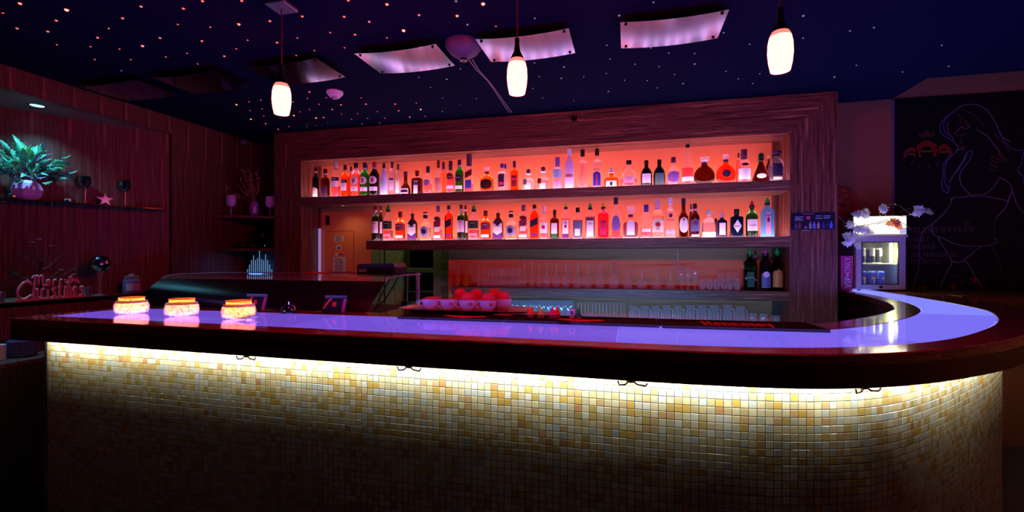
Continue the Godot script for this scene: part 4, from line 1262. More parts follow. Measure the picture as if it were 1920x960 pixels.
	part("badge", boxm(Vector3(-0.085, 0.025, 0.0935), Vector3(0.05, 0.02, 0.001)), plain("till_badge", c8(110, 120, 160), 0.4), pos)
	for k in 2:
		single("till_cable", tubem([Vector3(-1.41 + 0.05 * k, 1.30, -2.63), Vector3(-1.43 + 0.05 * k, 1.24, -2.60), Vector3(-1.47 + 0.04 * k, 1.15, -2.58), Vector3(-1.50, 1.085, -2.58)], 0.004), plain("device_black", c8(18, 18, 22), 0.25), ["black cable hanging from the till printer behind the glass, left one", "black cable hanging from the till printer behind the glass, right one"][k], "cable")
	single("red_tray", boxm(Vector3.ZERO, Vector3(0.13, 0.008, 0.10), 0.003, 0.2), plain("tray_red", c8(226, 60, 70), 0.4), "flat red folder lying on the clear glass below the meter hatch", "folder", Vector3(-2.02, 1.3025, -2.75))
	single("screen_post", boxm(Vector3(0, 0.56, 0), Vector3(0.022, 1.12, 0.022), 0.003), plain("post_grey", c8(150, 160, 190), 0.4), "slim pale grey post standing right of the till printer", "post", Vector3(-1.39, 0.18, -2.95))
	# reception bell
	var bell := thing("counter_bell", "chrome reception bell on a black base in front of the dark screen", "bell", Vector3(-1.715, TOP, -2.095))
	part("base", lathem([Vector2(0.042, 0), Vector2(0.042, 0.006), Vector2(0.034, 0.012)], 24), plain("device_black", c8(18, 18, 22), 0.25), bell)
	part("dome", lathem([Vector2(0.040, 0.012), Vector2(0.039, 0.018), Vector2(0.032, 0.032), Vector2(0.018, 0.042), Vector2(0.0, 0.045)], 26, 3.0), plain("chrome", c8(225, 225, 230), 0.06, 1.0), bell)
	part("button", lathem([Vector2(0.003, 0.044), Vector2(0.003, 0.058), Vector2(0.006, 0.06), Vector2(0.0, 0.064)], 10), plain("chrome", c8(225, 225, 230), 0.06, 1.0), bell)
	# two table cards
	for k in 2:
		var t := thing("table_card", ["small folded black card with a red corner right of the candle holders", "folded black card with a red ribbon corner beside the bell"][k], "card", [Vector3(-1.955, TOP + 0.002, -2.12), Vector3(-1.475, TOP + 0.002, -2.13)][k], 0.08)
		part("front_leaf", boxm(Vector3(0, 0.038, 0), Vector3(0.125, 0.076, 0.002)), plain("card_black", c8(20, 20, 24), 0.35), t).rotation.x = -0.35
		part("back_leaf", boxm(Vector3(0, 0.038, -0.052), Vector3(0.125, 0.076, 0.002)), plain("card_black", c8(20, 20, 24), 0.35), t).rotation.x = 0.35
		part("side_band", boxm(Vector3(0.052, 0.038, 0.0015), Vector3(0.018, 0.074, 0.001)), plain("card_plum", c8(150, 50, 100), 0.4), t).rotation.x = -0.35
		part("ribbon_corner", platem(PackedVector2Array([Vector2(-0.062, 0.03), Vector2(-0.062, 0.014), Vector2(-0.02, 0.076), Vector2(-0.036, 0.076)]), 0.0015, 0.0025), plain("card_red", c8(190, 40, 40), 0.4), t).rotation.x = -0.35
		part("emblem", boxm(Vector3(-0.004, 0.046, 0.0015), Vector3(0.022, 0.024, 0.001)), plain("card_red", c8(190, 40, 40), 0.4), t).rotation.x = -0.35
	# rubber bar mats along the rear rim
	var rubber := plain("mat_rubber", c8(14, 14, 20), 0.75)
	var red := plain("mat_red", c8(205, 40, 55), 0.6)
	var mats_ := [[-1.05, -0.537, 0.0, "black ribbed bar mat with a red winged emblem under the tray of cups"], [-0.533, 0.125, 0.0, "black ribbed bar mat with a red winged emblem under the bottle pourers"], [0.13, 0.745, 0.05, "black bar mat with red lettering at the right end of the straight bar"]]
	for k in 3:
		var m: Array = mats_[k]
		var w: float = m[1] - m[0]
		var t := thing("bar_mat", m[3], "bar mat", Vector3((m[0] + m[1]) / 2, TOP + 0.0005, -2.112 - (0.005 if k == 2 else 0.0)), m[2])
		part("sheet", boxm(Vector3(0, 0.003, 0), Vector3(w, 0.006, 0.215), 0.002), rubber, t)
		for s in [-1, 1]:
			part("raised_edge", boxm(Vector3(0, 0.0085, s * 0.102), Vector3(w, 0.007, 0.010), 0.002), rubber, t)
			part("raised_edge", boxm(Vector3(s * (w / 2 - 0.005), 0.0085, 0), Vector3(0.010, 0.007, 0.215), 0.002), rubber, t)
		var nubs := Geo.new()
		var cx := int(w / 0.013)
		for i in cx:
			for j in 14:
				nubs.box(Vector3(-w / 2 + 0.016 + i * (w - 0.032) / (cx - 1), 0.0072, -0.088 + j * 0.0136), Vector3(0.005, 0.003, 0.005))
		part("nubs", nubs.mesh(), rubber, t).set_meta("kind", "stuff")
		if k < 2:
			var wing := PackedVector2Array()
			for s in [[0.0, 0.03], [0.018, 0.042], [0.03, 0.03], [0.09, 0.048], [0.105, 0.02], [0.075, 0.012], [0.07, -0.004], [0.045, -0.006], [0.04, -0.022], [0.018, -0.022], [0.0, -0.045]]:
				wing.append(Vector2(s[0], s[1]))
			for s in [[-0.018, -0.022], [-0.04, -0.022], [-0.045, -0.006], [-0.07, -0.004], [-0.075, 0.012], [-0.105, 0.02], [-0.09, 0.048], [-0.03, 0.03], [-0.018, 0.042]]:
				wing.append(Vector2(s[0], s[1]))
			part("emblem", platem(wing, 0.0, 0.004), red, t).transform = Transform3D(Basis(Vector3.RIGHT, -PI / 2), Vector3(0.0 if k else 0.05, 0.0075, 0.045))
		else:
			lettering("Hennessy", 0.060, red, t, Vector3(0.0, 0.0098, 0.0), Vector3(-PI / 2, 0, 0), "Droid Serif", "lettering", 400, 0.002).scale = Vector3(1, 2.4, 1)
	# tray of cups
	var tray := thing("cup_tray", "round-cornered silver tray carrying the coffee cups behind the first bar mat", "tray", Vector3(-0.815, TOP + 0.0125, -2.315), 0.0)
	var tg := Geo.new()
	tg.loft([tg.ring(0.0, 0.31, 0.105, 32, 5.0), tg.ring(0.004, 0.335, 0.125, 32, 5.0), tg.ring(0.014, 0.355, 0.14, 32, 5.0), tg.ring(0.012, 0.348, 0.134, 32, 5.0), tg.ring(0.004, 0.32, 0.11, 32, 5.0)], true, true, true, 0.9)
	part("dish", tg.mesh(), plain("tray_silver", c8(190, 180, 190), 0.22, 0.9), tray)
	for k in 6:
		part("inlay_stripe", boxm(Vector3(0.25 + 0.014 * k, 0.0055, 0.02), Vector3(0.006, 0.002, 0.18)), plain("inlay_rose", c8(190, 90, 110), 0.3), tray).rotation.y = -0.35
	var china := plain("cup_china", c8(226, 205, 235), 0.25)
	china.backlight_enabled = true
	china.backlight = Color(0.5, 0.3, 0.4)
	var rosy := plain("cup_rose", c8(235, 70, 95), 0.3)
	rosy.backlight_enabled = true
	rosy.backlight = Color(0.8, 0.15, 0.2)
	var outline := [Vector2(0.0, 0.002), Vector2(0.024, 0.0), Vector2(0.026, 0.006), Vector2(0.040, 0.028), Vector2(0.045, 0.058), Vector2(0.0425, 0.058), Vector2(0.037, 0.03), Vector2(0.022, 0.01), Vector2(0.0, 0.008)]
	var hoop := []
	for j in 9:
		var a := -PI / 2 + PI * j / 8
		hoop.append(Vector3(-0.041 - cos(a) * 0.02, 0.034 + sin(a) * 0.017, 0))
	var cups := [[-1.01, -2.34, 0, "leftmost upright white coffee cup at the tray's rear left"], [-0.985, -2.245, 0, "upright white coffee cup at the tray's front left corner"], [-0.89, -2.25, 0, "upright white coffee cup just left of the marked cups"], [-0.785, -2.245, 0, "big upright coffee cup with a red square mark, left one at the tray front"], [-0.68, -2.25, 0, "big upright coffee cup with a red square mark, right one at the tray front"], [-0.625, -2.345, 0, "upright white coffee cup at the right rear of the tray"], [-0.87, -2.365, 1, "red upside-down cup behind the white cups at the tray's middle"], [-0.775, -2.352, 1, "red upside-down cup behind the left marked cup"], [-0.69, -2.405, 1, "red upside-down cup at the very rear of the tray"], [-0.785, -2.245, 2, "pink cup set upside down on the left marked cup"], [-0.68, -2.25, 2, "pink cup set upside down on the right marked cup"], [-0.625, -2.345, 2, "pink-red cup set upside down on the right rear cup"]]
	for e in cups:
		var t := thing("coffee_cup", e[3], "cup", Vector3(e[0], TOP + 0.0175, e[1]), 0.5 if e[2] else 0.15)
		var kind: int = e[2]
		var dome := [Vector2(0.0, 0.0), Vector2(0.012, 0.0006), Vector2(0.026, 0.006), Vector2(0.036, 0.018), Vector2(0.0415, 0.036), Vector2(0.0435, 0.058), Vector2(0.0415, 0.058), Vector2(0.034, 0.02), Vector2(0.0, 0.004)]
		var shell := part("bowl", lathem(outline if kind == 0 else dome, 26, 0.9, false), china if kind == 0 else rosy, t)
		var hp := []
		for q in hoop:
			hp.append(Vector3(q.x, q.y, 0))
		if kind == 0:
			part("handle", tubem(hp, 0.0042), china, t)
			if e[3].contains("mark"):
				part("mark", patch_mesh(0.0455, 0.0455, 2.0, 0.03, 0.046, 0.2), plain("card_red", c8(190, 40, 40), 0.4), t).rotation.y = 0.5
		else:
			shell.transform = Transform3D(Basis(Vector3.RIGHT, PI).scaled(Vector3(0.86, 1.0, 0.86)), Vector3(0, 0.106 if kind == 1 else 0.096, 0))
			if kind == 1:
				part("cup_below", lathem(outline, 20, 0.9, false), china, t)
	# pourers standing on the middle mat
	var cols := [["pourer_orange", c8(255, 96, 30), -0.438, -2.13, "orange spout pourer standing first in the row on the bar mat"], ["pourer_lime", c8(205, 225, 70), -0.39, -2.13, "lime spout pourer standing second in the row on the bar mat"], ["pourer_magenta", c8(240, 30, 110), -0.335, -2.13, "magenta spout pourer standing in front of an orange one"], ["pourer_orange", c8(255, 96, 30), -0.320, -2.165, "orange spout pourer peeping out behind the magenta one"], ["pourer_white", c8(220, 205, 225), -0.245, -2.13, "white capped pourer with a square label in the row on the bar mat"], ["pourer_green", c8(20, 170, 90), -0.218, -2.135, "green spout pourer standing last in the row on the bar mat"]]
	for e in cols:
		var t := thing("bottle_pourer", e[4], "pourer", Vector3(e[2], TOP + 0.0092, e[3]))
		var m := plain(e[0], e[1], 0.4)
		part("collar", lathem([Vector2(0.013, 0), Vector2(0.014, 0.002), Vector2(0.013, 0.012), Vector2(0.011, 0.014)], 14), plain("collar_pale", c8(225, 190, 205), 0.4), t)
		if e[0] == "pourer_white":
			part("cap", boxm(Vector3(0, 0.03, 0), Vector3(0.026, 0.03, 0.026), 0.004), m, t)
			part("label", boxm(Vector3(0, 0.03, 0.0135), Vector3(0.014, 0.014, 0.001)), plain("label_slate", c8(90, 90, 120), 0.5), t)
		else:
			part("spout", lathem([Vector2(0.016, 0.014), Vector2(0.017, 0.018), Vector2(0.011, 0.022), Vector2(0.0095, 0.034), Vector2(0.003, 0.05), Vector2(0.0, 0.052)], 14), m, t)
	# double bag hooks under the counter
	var steel := plain("chrome", c8(225, 225, 230), 0.06, 1.0)
	var hk := [[-1.495, 0.0, "bag hook under the counter edge below the candle holders"], [-0.774, 0.0, "bag hook under the counter edge below the tray of cups"], [0.009, 0.0, "bag hook under the counter edge in the middle of the front"], [0.70, -0.45, "bag hook under the counter edge near the bend"]]
	var o := smooth(BAR_O)
	for e in hk:
		var z := -1.6
		for i in o.size():
			if o[i].x >= e[0]:
				z = o[i].y - 0.028
				break
		var t := thing("bag_hook", e[2], "hook", Vector3(e[0], 1.0, z), -e[1])
		part("plate", boxm(Vector3(0, 0.030, 0), Vector3(0.03, 0.062, 0.004), 0.001), steel, t)
		part("long_arm", tubem([Vector3(0, 0.01, 0.0), Vector3(0.02, -0.004, 0.004), Vector3(0.045, -0.006, 0.006), Vector3(0.052, 0.004, 0.008)], 0.0035), steel, t)
		part("short_arm", tubem([Vector3(0, 0.01, 0.0), Vector3(-0.018, -0.006, 0.004), Vector3(-0.036, -0.008, 0.006), Vector3(-0.042, 0.006, 0.008)], 0.0035), steel, t)


# a patch of a bottle's outer surface between two heights, facing +z
func patch_mesh(hw: float, hd: float, power: float, y0: float, y1: float, half: float, shape := "rect", slant := 0.0) -> ArrayMesh:
	var g := Geo.new()
	var ny := 10 if shape != "rect" and shape != "band" else 2
	var nx := 10
	var rows := []
	for j in ny + 1:
		var v := float(j) / ny
		var k := 1.0
		if shape == "oval" or shape == "disc":
			k = sqrt(maxf(1.0 - pow(2.0 * v - 1.0, 2.0), 0.0)) 
		elif shape == "diamond":
			k = 1.0 - absf(2.0 * v - 1.0)
		elif shape == "arch":
			k = 1.0 if v < 0.7 else sqrt(maxf(1.0 - pow((v - 0.7) / 0.3, 2.0), 0.0))
		var row := PackedVector3Array()
		for i in nx + 1:
			var t := half * maxf(k, 0.01) * (2.0 * i / nx - 1.0)
			var sx := sin(t)
			var cz := cos(t)
			var x := signf(sx) * pow(absf(sx), 2.0 / power) * hw
			var z := pow(cz, 2.0 / power) * hd
			if power > 3.0:                     # flat-sided bottles: evenly across the face
				x = hw * 0.93 * sin(half) * maxf(k, 0.01) * (2.0 * i / nx - 1.0) / 0.93
				z = hd * pow(maxf(1.0 - pow(absf(x / hw), power), 0.0), 1.0 / power)
			row.append(Vector3(x, lerpf(y0, y1, v) + slant * x, z))
		rows.append(row)
	g.loft(rows, false, false, false, 3.0)
	return g.mesh()


# ---------------------------------------------------------------- bottles
# shelf x z width height type body fill liquid cap | label;label | description   (label: shape y0 y1 half-angle colour [text colour size y])
const BOTTLES := [
	"0 -2.775 -3.742 0.061 0.282 wine black 1.00 - black|arch .05 .36 62 cream|dark red-wine bottle with a cream arched label, leftmost on the top shelf",
	"0 -2.675 -3.742 0.079 0.266 std brown 1.00 - black|rect .08 .40 60 plum|dark brown liqueur bottle with a plum label, second from the left on the top shelf",
	"0 -2.566 -3.742 0.081 0.324 std clear 0.33 red silver|rect .30 .48 62 lilac;rect .46 .56 70 navy CAMPARI white .012 .51|red aperitif bottle with a silver neck foil and a navy name band",
	"0 -2.472 -3.742 0.070 0.291 std orange 1.00 - navy|arch .20 .50 48 lilac;rect .44 .54 60 navy APEROL white .011 .49|bright orange aperitif bottle with a tilted navy name band",
	"0 -2.478 -3.842 0.037 0.300 std orange 1.00 - navy||orange bottle standing half hidden behind the pink vermouth",
	"0 -2.363 -3.742 0.087 0.307 std pinkclear 1.00 - navy|oval .34 .58 52 lilac;rect .16 .30 50 lilac;disc .40 .52 20 rose MARTINI white .008 .46|pink vermouth bottle with a round lilac label beside the green one",
	"0 -2.275 -3.742 0.082 0.305 std green 1.00 - dkgreen|oval .34 .58 52 lilac;rect .15 .27 60 lilac;disc .40 .52 20 rose MARTINI white .008 .46|green vermouth bottle with a round lilac label on the top shelf",
	"0 -2.314 -3.842 0.037 0.307 std clear 0.00 - blue||clear bottle with a blue and white cap half hidden behind the green vermouth",
	"0 -2.178 -3.742 0.088 0.305 std black 1.00 - rose|oval .34 .58 52 lilac;rect .15 .27 60 lilac;disc .40 .52 20 rose MARTINI white .008 .46|very dark vermouth bottle with a round lilac label and a wine-red cap",
	"0 -2.086 -3.742 0.063 0.288 std frost 1.00 - navy|arch .08 .55 58 paleblue|frosted rum bottle with a pale blue arched label and a navy cap",
	"0 -2.007 -3.742 0.048 0.297 long clear 0.90 water navy|rect .16 .52 60 lilac;rect .46 .51 62 navy|clear vodka bottle with a lilac label and thin navy band, front of a pair",
	"0 -2.002 -3.842 0.041 0.297 long clear 0.90 water navy|rect .12 .5 60 palegreen|clear vodka bottle standing behind and to the right of its twin",
	"0 -1.878 -3.742 0.086 0.207 sloped brown 1.00 - plum|rect .06 .27 55 lilac;rect .10 .22 48 navy|squat brown orange-liqueur bottle with a sloping neck and low navy label",
	"0 -1.769 -3.742 0.087 0.211 square brown 1.00 - rust|rect .04 .56 26 lilac;band .40 .52 40 navy COINTREAU white .008 .46|square brown liqueur bottle with a lilac vertical label",
	"0 -1.668 -3.742 0.077 0.243 std clear 0.36 amber navy|disc .30 .52 48 purple|clear bottle a third full of yellow spirit with a round purple label",
	"0 -1.572 -3.742 0.063 0.289 std clear 0.45 peach rust|rect .20 .48 60 rosepale;rect .12 .19 60 plumpale|pale malt bottle with a pink label and a brown cork cap",
	"0 -1.567 -3.842 0.051 0.295 std peach 1.00 - plum||amber bottle half hidden behind the pale malt bottle",
	"0 -1.461 -3.742 0.072 0.279 std clear 0.50 redamber plum|oval .42 .62 55 wine GLENFIDDICH white .007 .5;rect .14 .24 60 lilac|malt whisky bottle with a wine-red oval label and dark cap",
	"0 -1.382 -3.742 0.072 0.284 std green 1.00 - navy|oval .34 .56 62 navy GLENFIDDICH white .007 .46;rect .12 .22 56 lilac|green malt whisky bottle with a dark blue oval label on the top shelf",
	"0 -1.295 -3.742 0.068 0.320 long clear 0.25 redamber plum|slant .42 .58 60 wine;rect .12 .34 50 blue|tall square whisky bottle with a slanted red label, tallest of the left half",
	"0 -1.140 -3.742 0.114 0.210 decanter amber 1.00 - glassball|oval .12 .52 50 black|squat amber decanter with a black oval label and a glass stopper",
	"0 -1.010 -3.742 0.074 0.234 square clear 0.70 water blue|rect .18 .62 40 navy;rect .24 .34 30 magenta|clear square vodka bottle with a navy and magenta label and blue cap",
	"0 -1.008 -3.842 0.051 0.249 square clear 0.70 water blue||clear square vodka bottle hidden behind the one with the navy label",
	"0 -0.904 -3.742 0.061 0.251 square orange 1.00 - plum|rect .16 .52 44 wine;rect .36 .44 36 magenta|amber square bottle with a wine-red label beside the clear square pair",
	"0 -0.787 -3.742 0.095 0.180 squat clear 0.55 water ballplum|rect .06 .36 30 white;tag .25 .5 20 grey|squat clear tequila bottle with a grey hanging tag and ball stopper",
	"0 -0.665 -3.742 0.102 0.196 squat clear 0.40 rosewater ballwine|rect .04 .30 28 white;tag .25 .46 16 wine|squat clear tequila bottle with a red ribbon tag and ball stopper",
	"0 -0.549 -3.742 0.082 0.262 std clear 0.60 pinkwater purple|rect .36 .62 58 paleblue;rect .02 .3 50 pinkish|clear vodka bottle with a pale blue mountain label and purple cap",
	"0 -0.454 -3.742 0.072 0.337 tall frost 1.00 - lilac|band .28 .36 60 rosepale BELVEDERE plum .009 .32|very tall frosted vodka bottle with a slim neck, tallest on the top shelf",
	"0 -0.349 -3.742 0.081 0.312 tallshoulder clear 0.68 pinkwater black|script .2 .6 40 black|clear cylindrical bottle with black handwriting running up its side",
	"0 -0.236 -3.742 0.078 0.314 tallshoulder clear 0.68 water black|arch .06 .42 48 blue;rect .08 .34 10 magenta;band .44 .5 50 none BELUGA navy .014 .47|clear vodka bottle with a blue label under an arched name",
	"0 -0.126 -3.742 0.109 0.158 squat orange 1.00 - lilacball|rect .06 .34 46 white;disc .08 .30 10 navy|squat orange brandy bottle with a white label and a glass stopper",
	"0 0.006 -3.742 0.128 0.210 bulky clear 0.30 redamber black|rect .14 .38 40 pinkish|broad clear rum bottle a third full of red-amber with a pink label",
	"0 0.137 -3.742 0.087 0.204 round black 1.00 - black|rect .13 .48 46 lilac|round-shouldered black rum bottle with a square lilac label",
	"0 0.232 -3.742 0.088 0.205 round dkteal 1.00 - black|rect .10 .48 46 tealgrey|round-shouldered dark green rum bottle with a teal-grey square label",
	"0 0.334 -3.742 0.090 0.218 bulb clear 0.50 rosewater plumsilver|oval .10 .50 66 purple|clear bulb-shaped tequila bottle with a purple painted panel",
	"0 0.435 -3.742 0.085 0.309 flask clear 0.42 redamber black|band .09 .2 70 white|tall clear decanter with a long neck half full of dark amber",
	"0 0.553 -3.742 0.149 0.207 disc dkamber 1.00 - topglass||wide flattened round cognac decanter full of dark amber",
	"0 0.701 -3.742 0.136 0.219 sunburst redorange 1.00 - glassball|disc .22 .48 24 navy|cognac decanter ribbed like a sunburst with a round navy seal",
	"0 0.808 -3.842 0.033 0.247 std redorange 1.00 - rust||slim bottle with a rust-red neck behind the sunburst decanter",
	"0 0.824 -3.742 0.091 0.249 std clear 0.25 redamber plum|rect .10 .42 60 white;oval .50 .58 30 black|cognac bottle with a white vine label and a dark neck sleeve",
	"0 0.937 -3.742 0.118 0.222 fan dkamber 1.00 - dkgreenbox|oval .14 .30 34 white|dark fan-shaped cognac decanter with a small white oval label",
	"0 1.015 -3.842 0.038 0.216 std dkamber 1.00 - glassball||small decanter top peeping out behind the fan-shaped cognac",
	"0 1.041 -3.742 0.116 0.224 ovalflat clear 0.50 lilacwater navydisc|rect .20 .60 32 navy;rect .08 .16 30 white|clear oval decanter with a dark blue label, rightmost on the top shelf",
	"1 -2.167 -3.742 0.071 0.310 wine dkgreen2 1.00 - wine|rect .22 .55 62 lilac JAMESON plum .010 .50;band .76 .86 50 lilac|dark green whiskey bottle with a lilac label, front left end of the middle shelf",
	"1 -2.174 -3.842 0.037 0.318 wine dkgreen2 1.00 - wine|rect .22 .55 62 lilac|dark green whiskey bottle hidden behind the leftmost on the middle shelf",
	"1 -2.045 -3.742 0.091 0.317 round2 clear 0.28 redamber pgreen|rect .32 .54 66 dkteal TULLAMORE white .009 .47;rect .12 .18 45 pinkish|whiskey bottle with a dark green label and green pourer, the left one of two",
	"1 -1.929 -3.742 0.086 0.253 round2 orange 1.00 - wine|rect .34 .58 66 magentadk TULLAMORE white .009 .51;rect .09 .18 50 white|orange whiskey bottle with a dull magenta label, the left one of two",
	"1 -1.813 -3.742 0.084 0.283 ballan dkamber 1.00 - pblack|rect .22 .50 62 white Ballantine^s navy .012 .42;diamond .40 .66 50 navy;rect .03 .22 62 violet;diamond .14 .32 62 white|brown flat-shouldered whisky bottle with a white pointed label, the left one of two",
	"1 -1.692 -3.742 0.097 0.243 round3 clear 0.45 cream blackwhite|disc .12 .50 52 crest;rect .02 .10 60 orange|pale blended whisky bottle with a round blue crest, the left one of two",
	"1 -1.575 -3.742 0.070 0.296 long clear 0.30 rose grey|slant .36 .58 62 magentadk;rect .24 .38 40 white;oval .56 .68 50 wine;rect .06 .14 55 white|square whisky bottle with a slanted magenta label, the left one of two",
	"1 -1.478 -3.742 0.062 0.294 long redorange2 0.70 - black|slant .38 .58 66 navy;rect .10 .18 40 violet|square orange-red whisky bottle with a slanted navy label, the left one of two",
	"1 -1.366 -3.742 0.070 0.298 wine dkgreen2 1.00 - wine|rect .22 .55 62 lilac JAMESON plum .010 .50;band .76 .86 50 lilac|dark green whiskey bottle with a lilac label standing right of the navy-label whisky",
	"1 -1.363 -3.842 0.046 0.304 wine dkgreen2 1.00 - wine|rect .22 .55 62 lilac|dark green whiskey bottle behind the middle green one",
	"1 -1.254 -3.742 0.094 0.295 round2 clear 0.28 redamber pgreen|rect .32 .54 66 dkteal TULLAMORE white .009 .47;rect .12 .18 45 pinkish|whiskey bottle with a dark green label and green pourer, the right one of two",
	"1 -1.151 -3.742 0.084 0.243 round2 orange 1.00 - wine|rect .34 .58 66 magentadk TULLAMORE white .009 .51;rect .09 .18 50 white|orange whiskey bottle with a dull magenta label, the right one of two",
	"1 -1.043 -3.742 0.087 0.269 ballan dkamber 1.00 - pblack|rect .22 .50 62 white Ballantine^s navy .012 .42;diamond .40 .66 50 navy;rect .03 .22 62 violet;diamond .14 .32 62 white|brown flat-shouldered whisky bottle with a white pointed label, the right one of two",
	"1 -0.933 -3.742 0.094 0.234 round3 clear 0.45 cream blackwhite|disc .12 .50 52 crest;rect .02 .10 60 orange|pale blended whisky bottle with a round blue crest, the right one of two",
	"1 -0.828 -3.742 0.072 0.283 long clear 0.30 rose grey|slant .36 .58 62 magentadk;rect .24 .38 40 white;oval .56 .68 50 wine;rect .06 .14 55 white|square whisky bottle with a slanted magenta label, the right one of two",
	"1 -0.737 -3.742 0.069 0.281 long redorange2 0.70 - black|slant .38 .58 66 navy;rect .10 .18 40 violet|square orange-red whisky bottle with a slanted navy label, the right one of two",
	"1 -0.659 -3.742 0.070 0.267 std clear 0.28 orange lilac|rect .18 .50 56 white;disc .30 .42 26 magenta|bourbon bottle with a white label bearing a pink flower",
	"1 -0.572 -3.742 0.070 0.236 square brown 1.00 - dkgreen|rect .18 .54 42 white;rect .02 .18 42 green|brown malt bottle with a white label over a green band",
	"1 -0.482 -3.742 0.070 0.297 square clear 0.55 rose pyellow|rect .14 .50 42 white JIM~BEAM black .012 .44;disc .29 .38 14 wine;rect .02 .13 42 violet|bourbon bottle with a white label and a yellow pourer",
	"1 -0.387 -3.742 0.080 0.248 square clear 0.60 plumliq black|rect .06 .56 44 bluegrey;rect .10 .32 30 white|square whiskey bottle with a blue-grey label and a wide black cap",
	"1 -0.289 -3.742 0.078 0.286 square clear 0.60 plumliq pgreen|rect .05 .50 44 white JACK~DANIEL^S black .010 .42;rect .50 .55 44 plum|square whiskey bottle with a plain white label and a green pourer",
	"1 -0.187 -3.742 0.083 0.289 square hotpink 1.00 - pyellow|rect .10 .50 36 magenta JACK~DANIEL^S wine .010 .44|square hot pink whiskey bottle with a yellow pourer",
	"1 -0.091 -3.742 0.083 0.321 amphora clear 0.36 redorange navy|oval .16 .56 44 purple;rect .32 .38 50 blue|tall amphora-shaped brandy bottle with a purple label and navy cap",
	"1 0.020 -3.742 0.123 0.248 shoulder clear 0.50 plumliq glassblock|arch .10 .56 28 white|squat decanter with a white arched label and a glass block stopper",
	"1 0.136 -3.742 0.085 0.258 std clear 0.30 red blue|rect .18 .28 50 white|clear bottle a third full of red with a navy blue cap",
	"1 0.219 -3.742 0.093 0.301 std clear 0.55 cream pinkish|arch .14 .50 60 cream;disc .28 .40 24 red;band .20 .26 40 none HAVANA~CLUB plum .008 .23|clear rum bottle with a cream label and a red seal",
	"1 0.311 -3.742 0.078 0.305 tallshoulder clear 0.66 water lilac|disc .50 .60 20 plum;band .40 .47 60 none BACARDI navy .015 .44;band .10 .19 50 paleblue|clear white-rum bottle with a bat emblem and navy name",
	"1 0.406 -3.742 0.072 0.298 amphora2 dkamber 1.00 - navy|oval .12 .52 56 white;disc .42 .50 12 magenta|dark rum bottle with a white oval label and a hanging tag",
	"1 0.472 -3.842 0.032 0.263 std dkamber 1.00 - teal||dark rum bottle with a teal cap hidden behind its neighbour",
	"1 0.487 -3.742 0.067 0.256 std dkamber 1.00 - black|arch .18 .56 64 bluegrey;disc .36 .50 28 magentadk;rect .03 .09 50 white|dark rum bottle with a blue-grey arched label and black cap",
	"1 0.584 -3.742 0.102 0.203 round clear 0.55 water silver|band .02 .2 66 white|round white tequila bottle with a low white label",
	"1 0.649 -3.842 0.027 0.194 square dknavy 1.00 - pinkish||small dark bottle with a pink top hidden behind the white-label gin",
	"1 0.674 -3.742 0.068 0.184 square dknavy 1.00 - pinkish|rect .10 .58 38 white|small dark bottle with a big white square label",
	"1 0.774 -3.742 0.087 0.208 apothecary navyglass 1.00 - black|diamond .16 .62 40 white HENDRICK^S navy .010 .38|dark apothecary gin bottle with a white diamond label",
	"1 0.877 -3.742 0.082 0.268 round2 green2 1.00 - pred|rect .17 .48 56 white Tanqueray plum .012 .32;disc .60 .66 12 wine|dark green gin bottle with a white label and a red pourer",
	"1 0.979 -3.742 0.084 0.288 square bluegin 1.00 - pgreen|rect .06 .62 24 pinkish BOMBAY navy .012 .54;oval .36 .5 12 violet|pale blue gin bottle with a pink label, rightmost on the middle shelf",
	"2 0.858 -3.720 0.085 0.303 square green2 1.00 - pgreen|rect .07 .44 34 dkgreen Jägermeister white .008 .3;rect .08 .43 30 green|green herbal-liqueur bottle with a green pourer on the glass shelf",
	"2 0.920 -3.820 0.025 0.287 wine black 1.00 - black||dark wine bottle hidden behind the green liqueur on the glass shelf",
	"2 0.959 -3.720 0.078 0.309 wine black 1.00 - ppink|arch .06 .44 50 bluegrey;disc .3 .44 30 lilac|dark liqueur bottle with a blue-grey label and a pink pourer",
	"2 1.001 -3.820 0.035 0.275 std dkamber 1.00 - dkgreen||dark amber bottle standing behind the pink-pourer liqueur",
	"2 1.038 -3.720 0.075 0.305 std dkamber 1.00 - pgreen|arch .08 .50 62 ochre KAHLÚA red .014 .42|coffee-liqueur bottle with an ochre label, rightmost on the glass shelf",
]
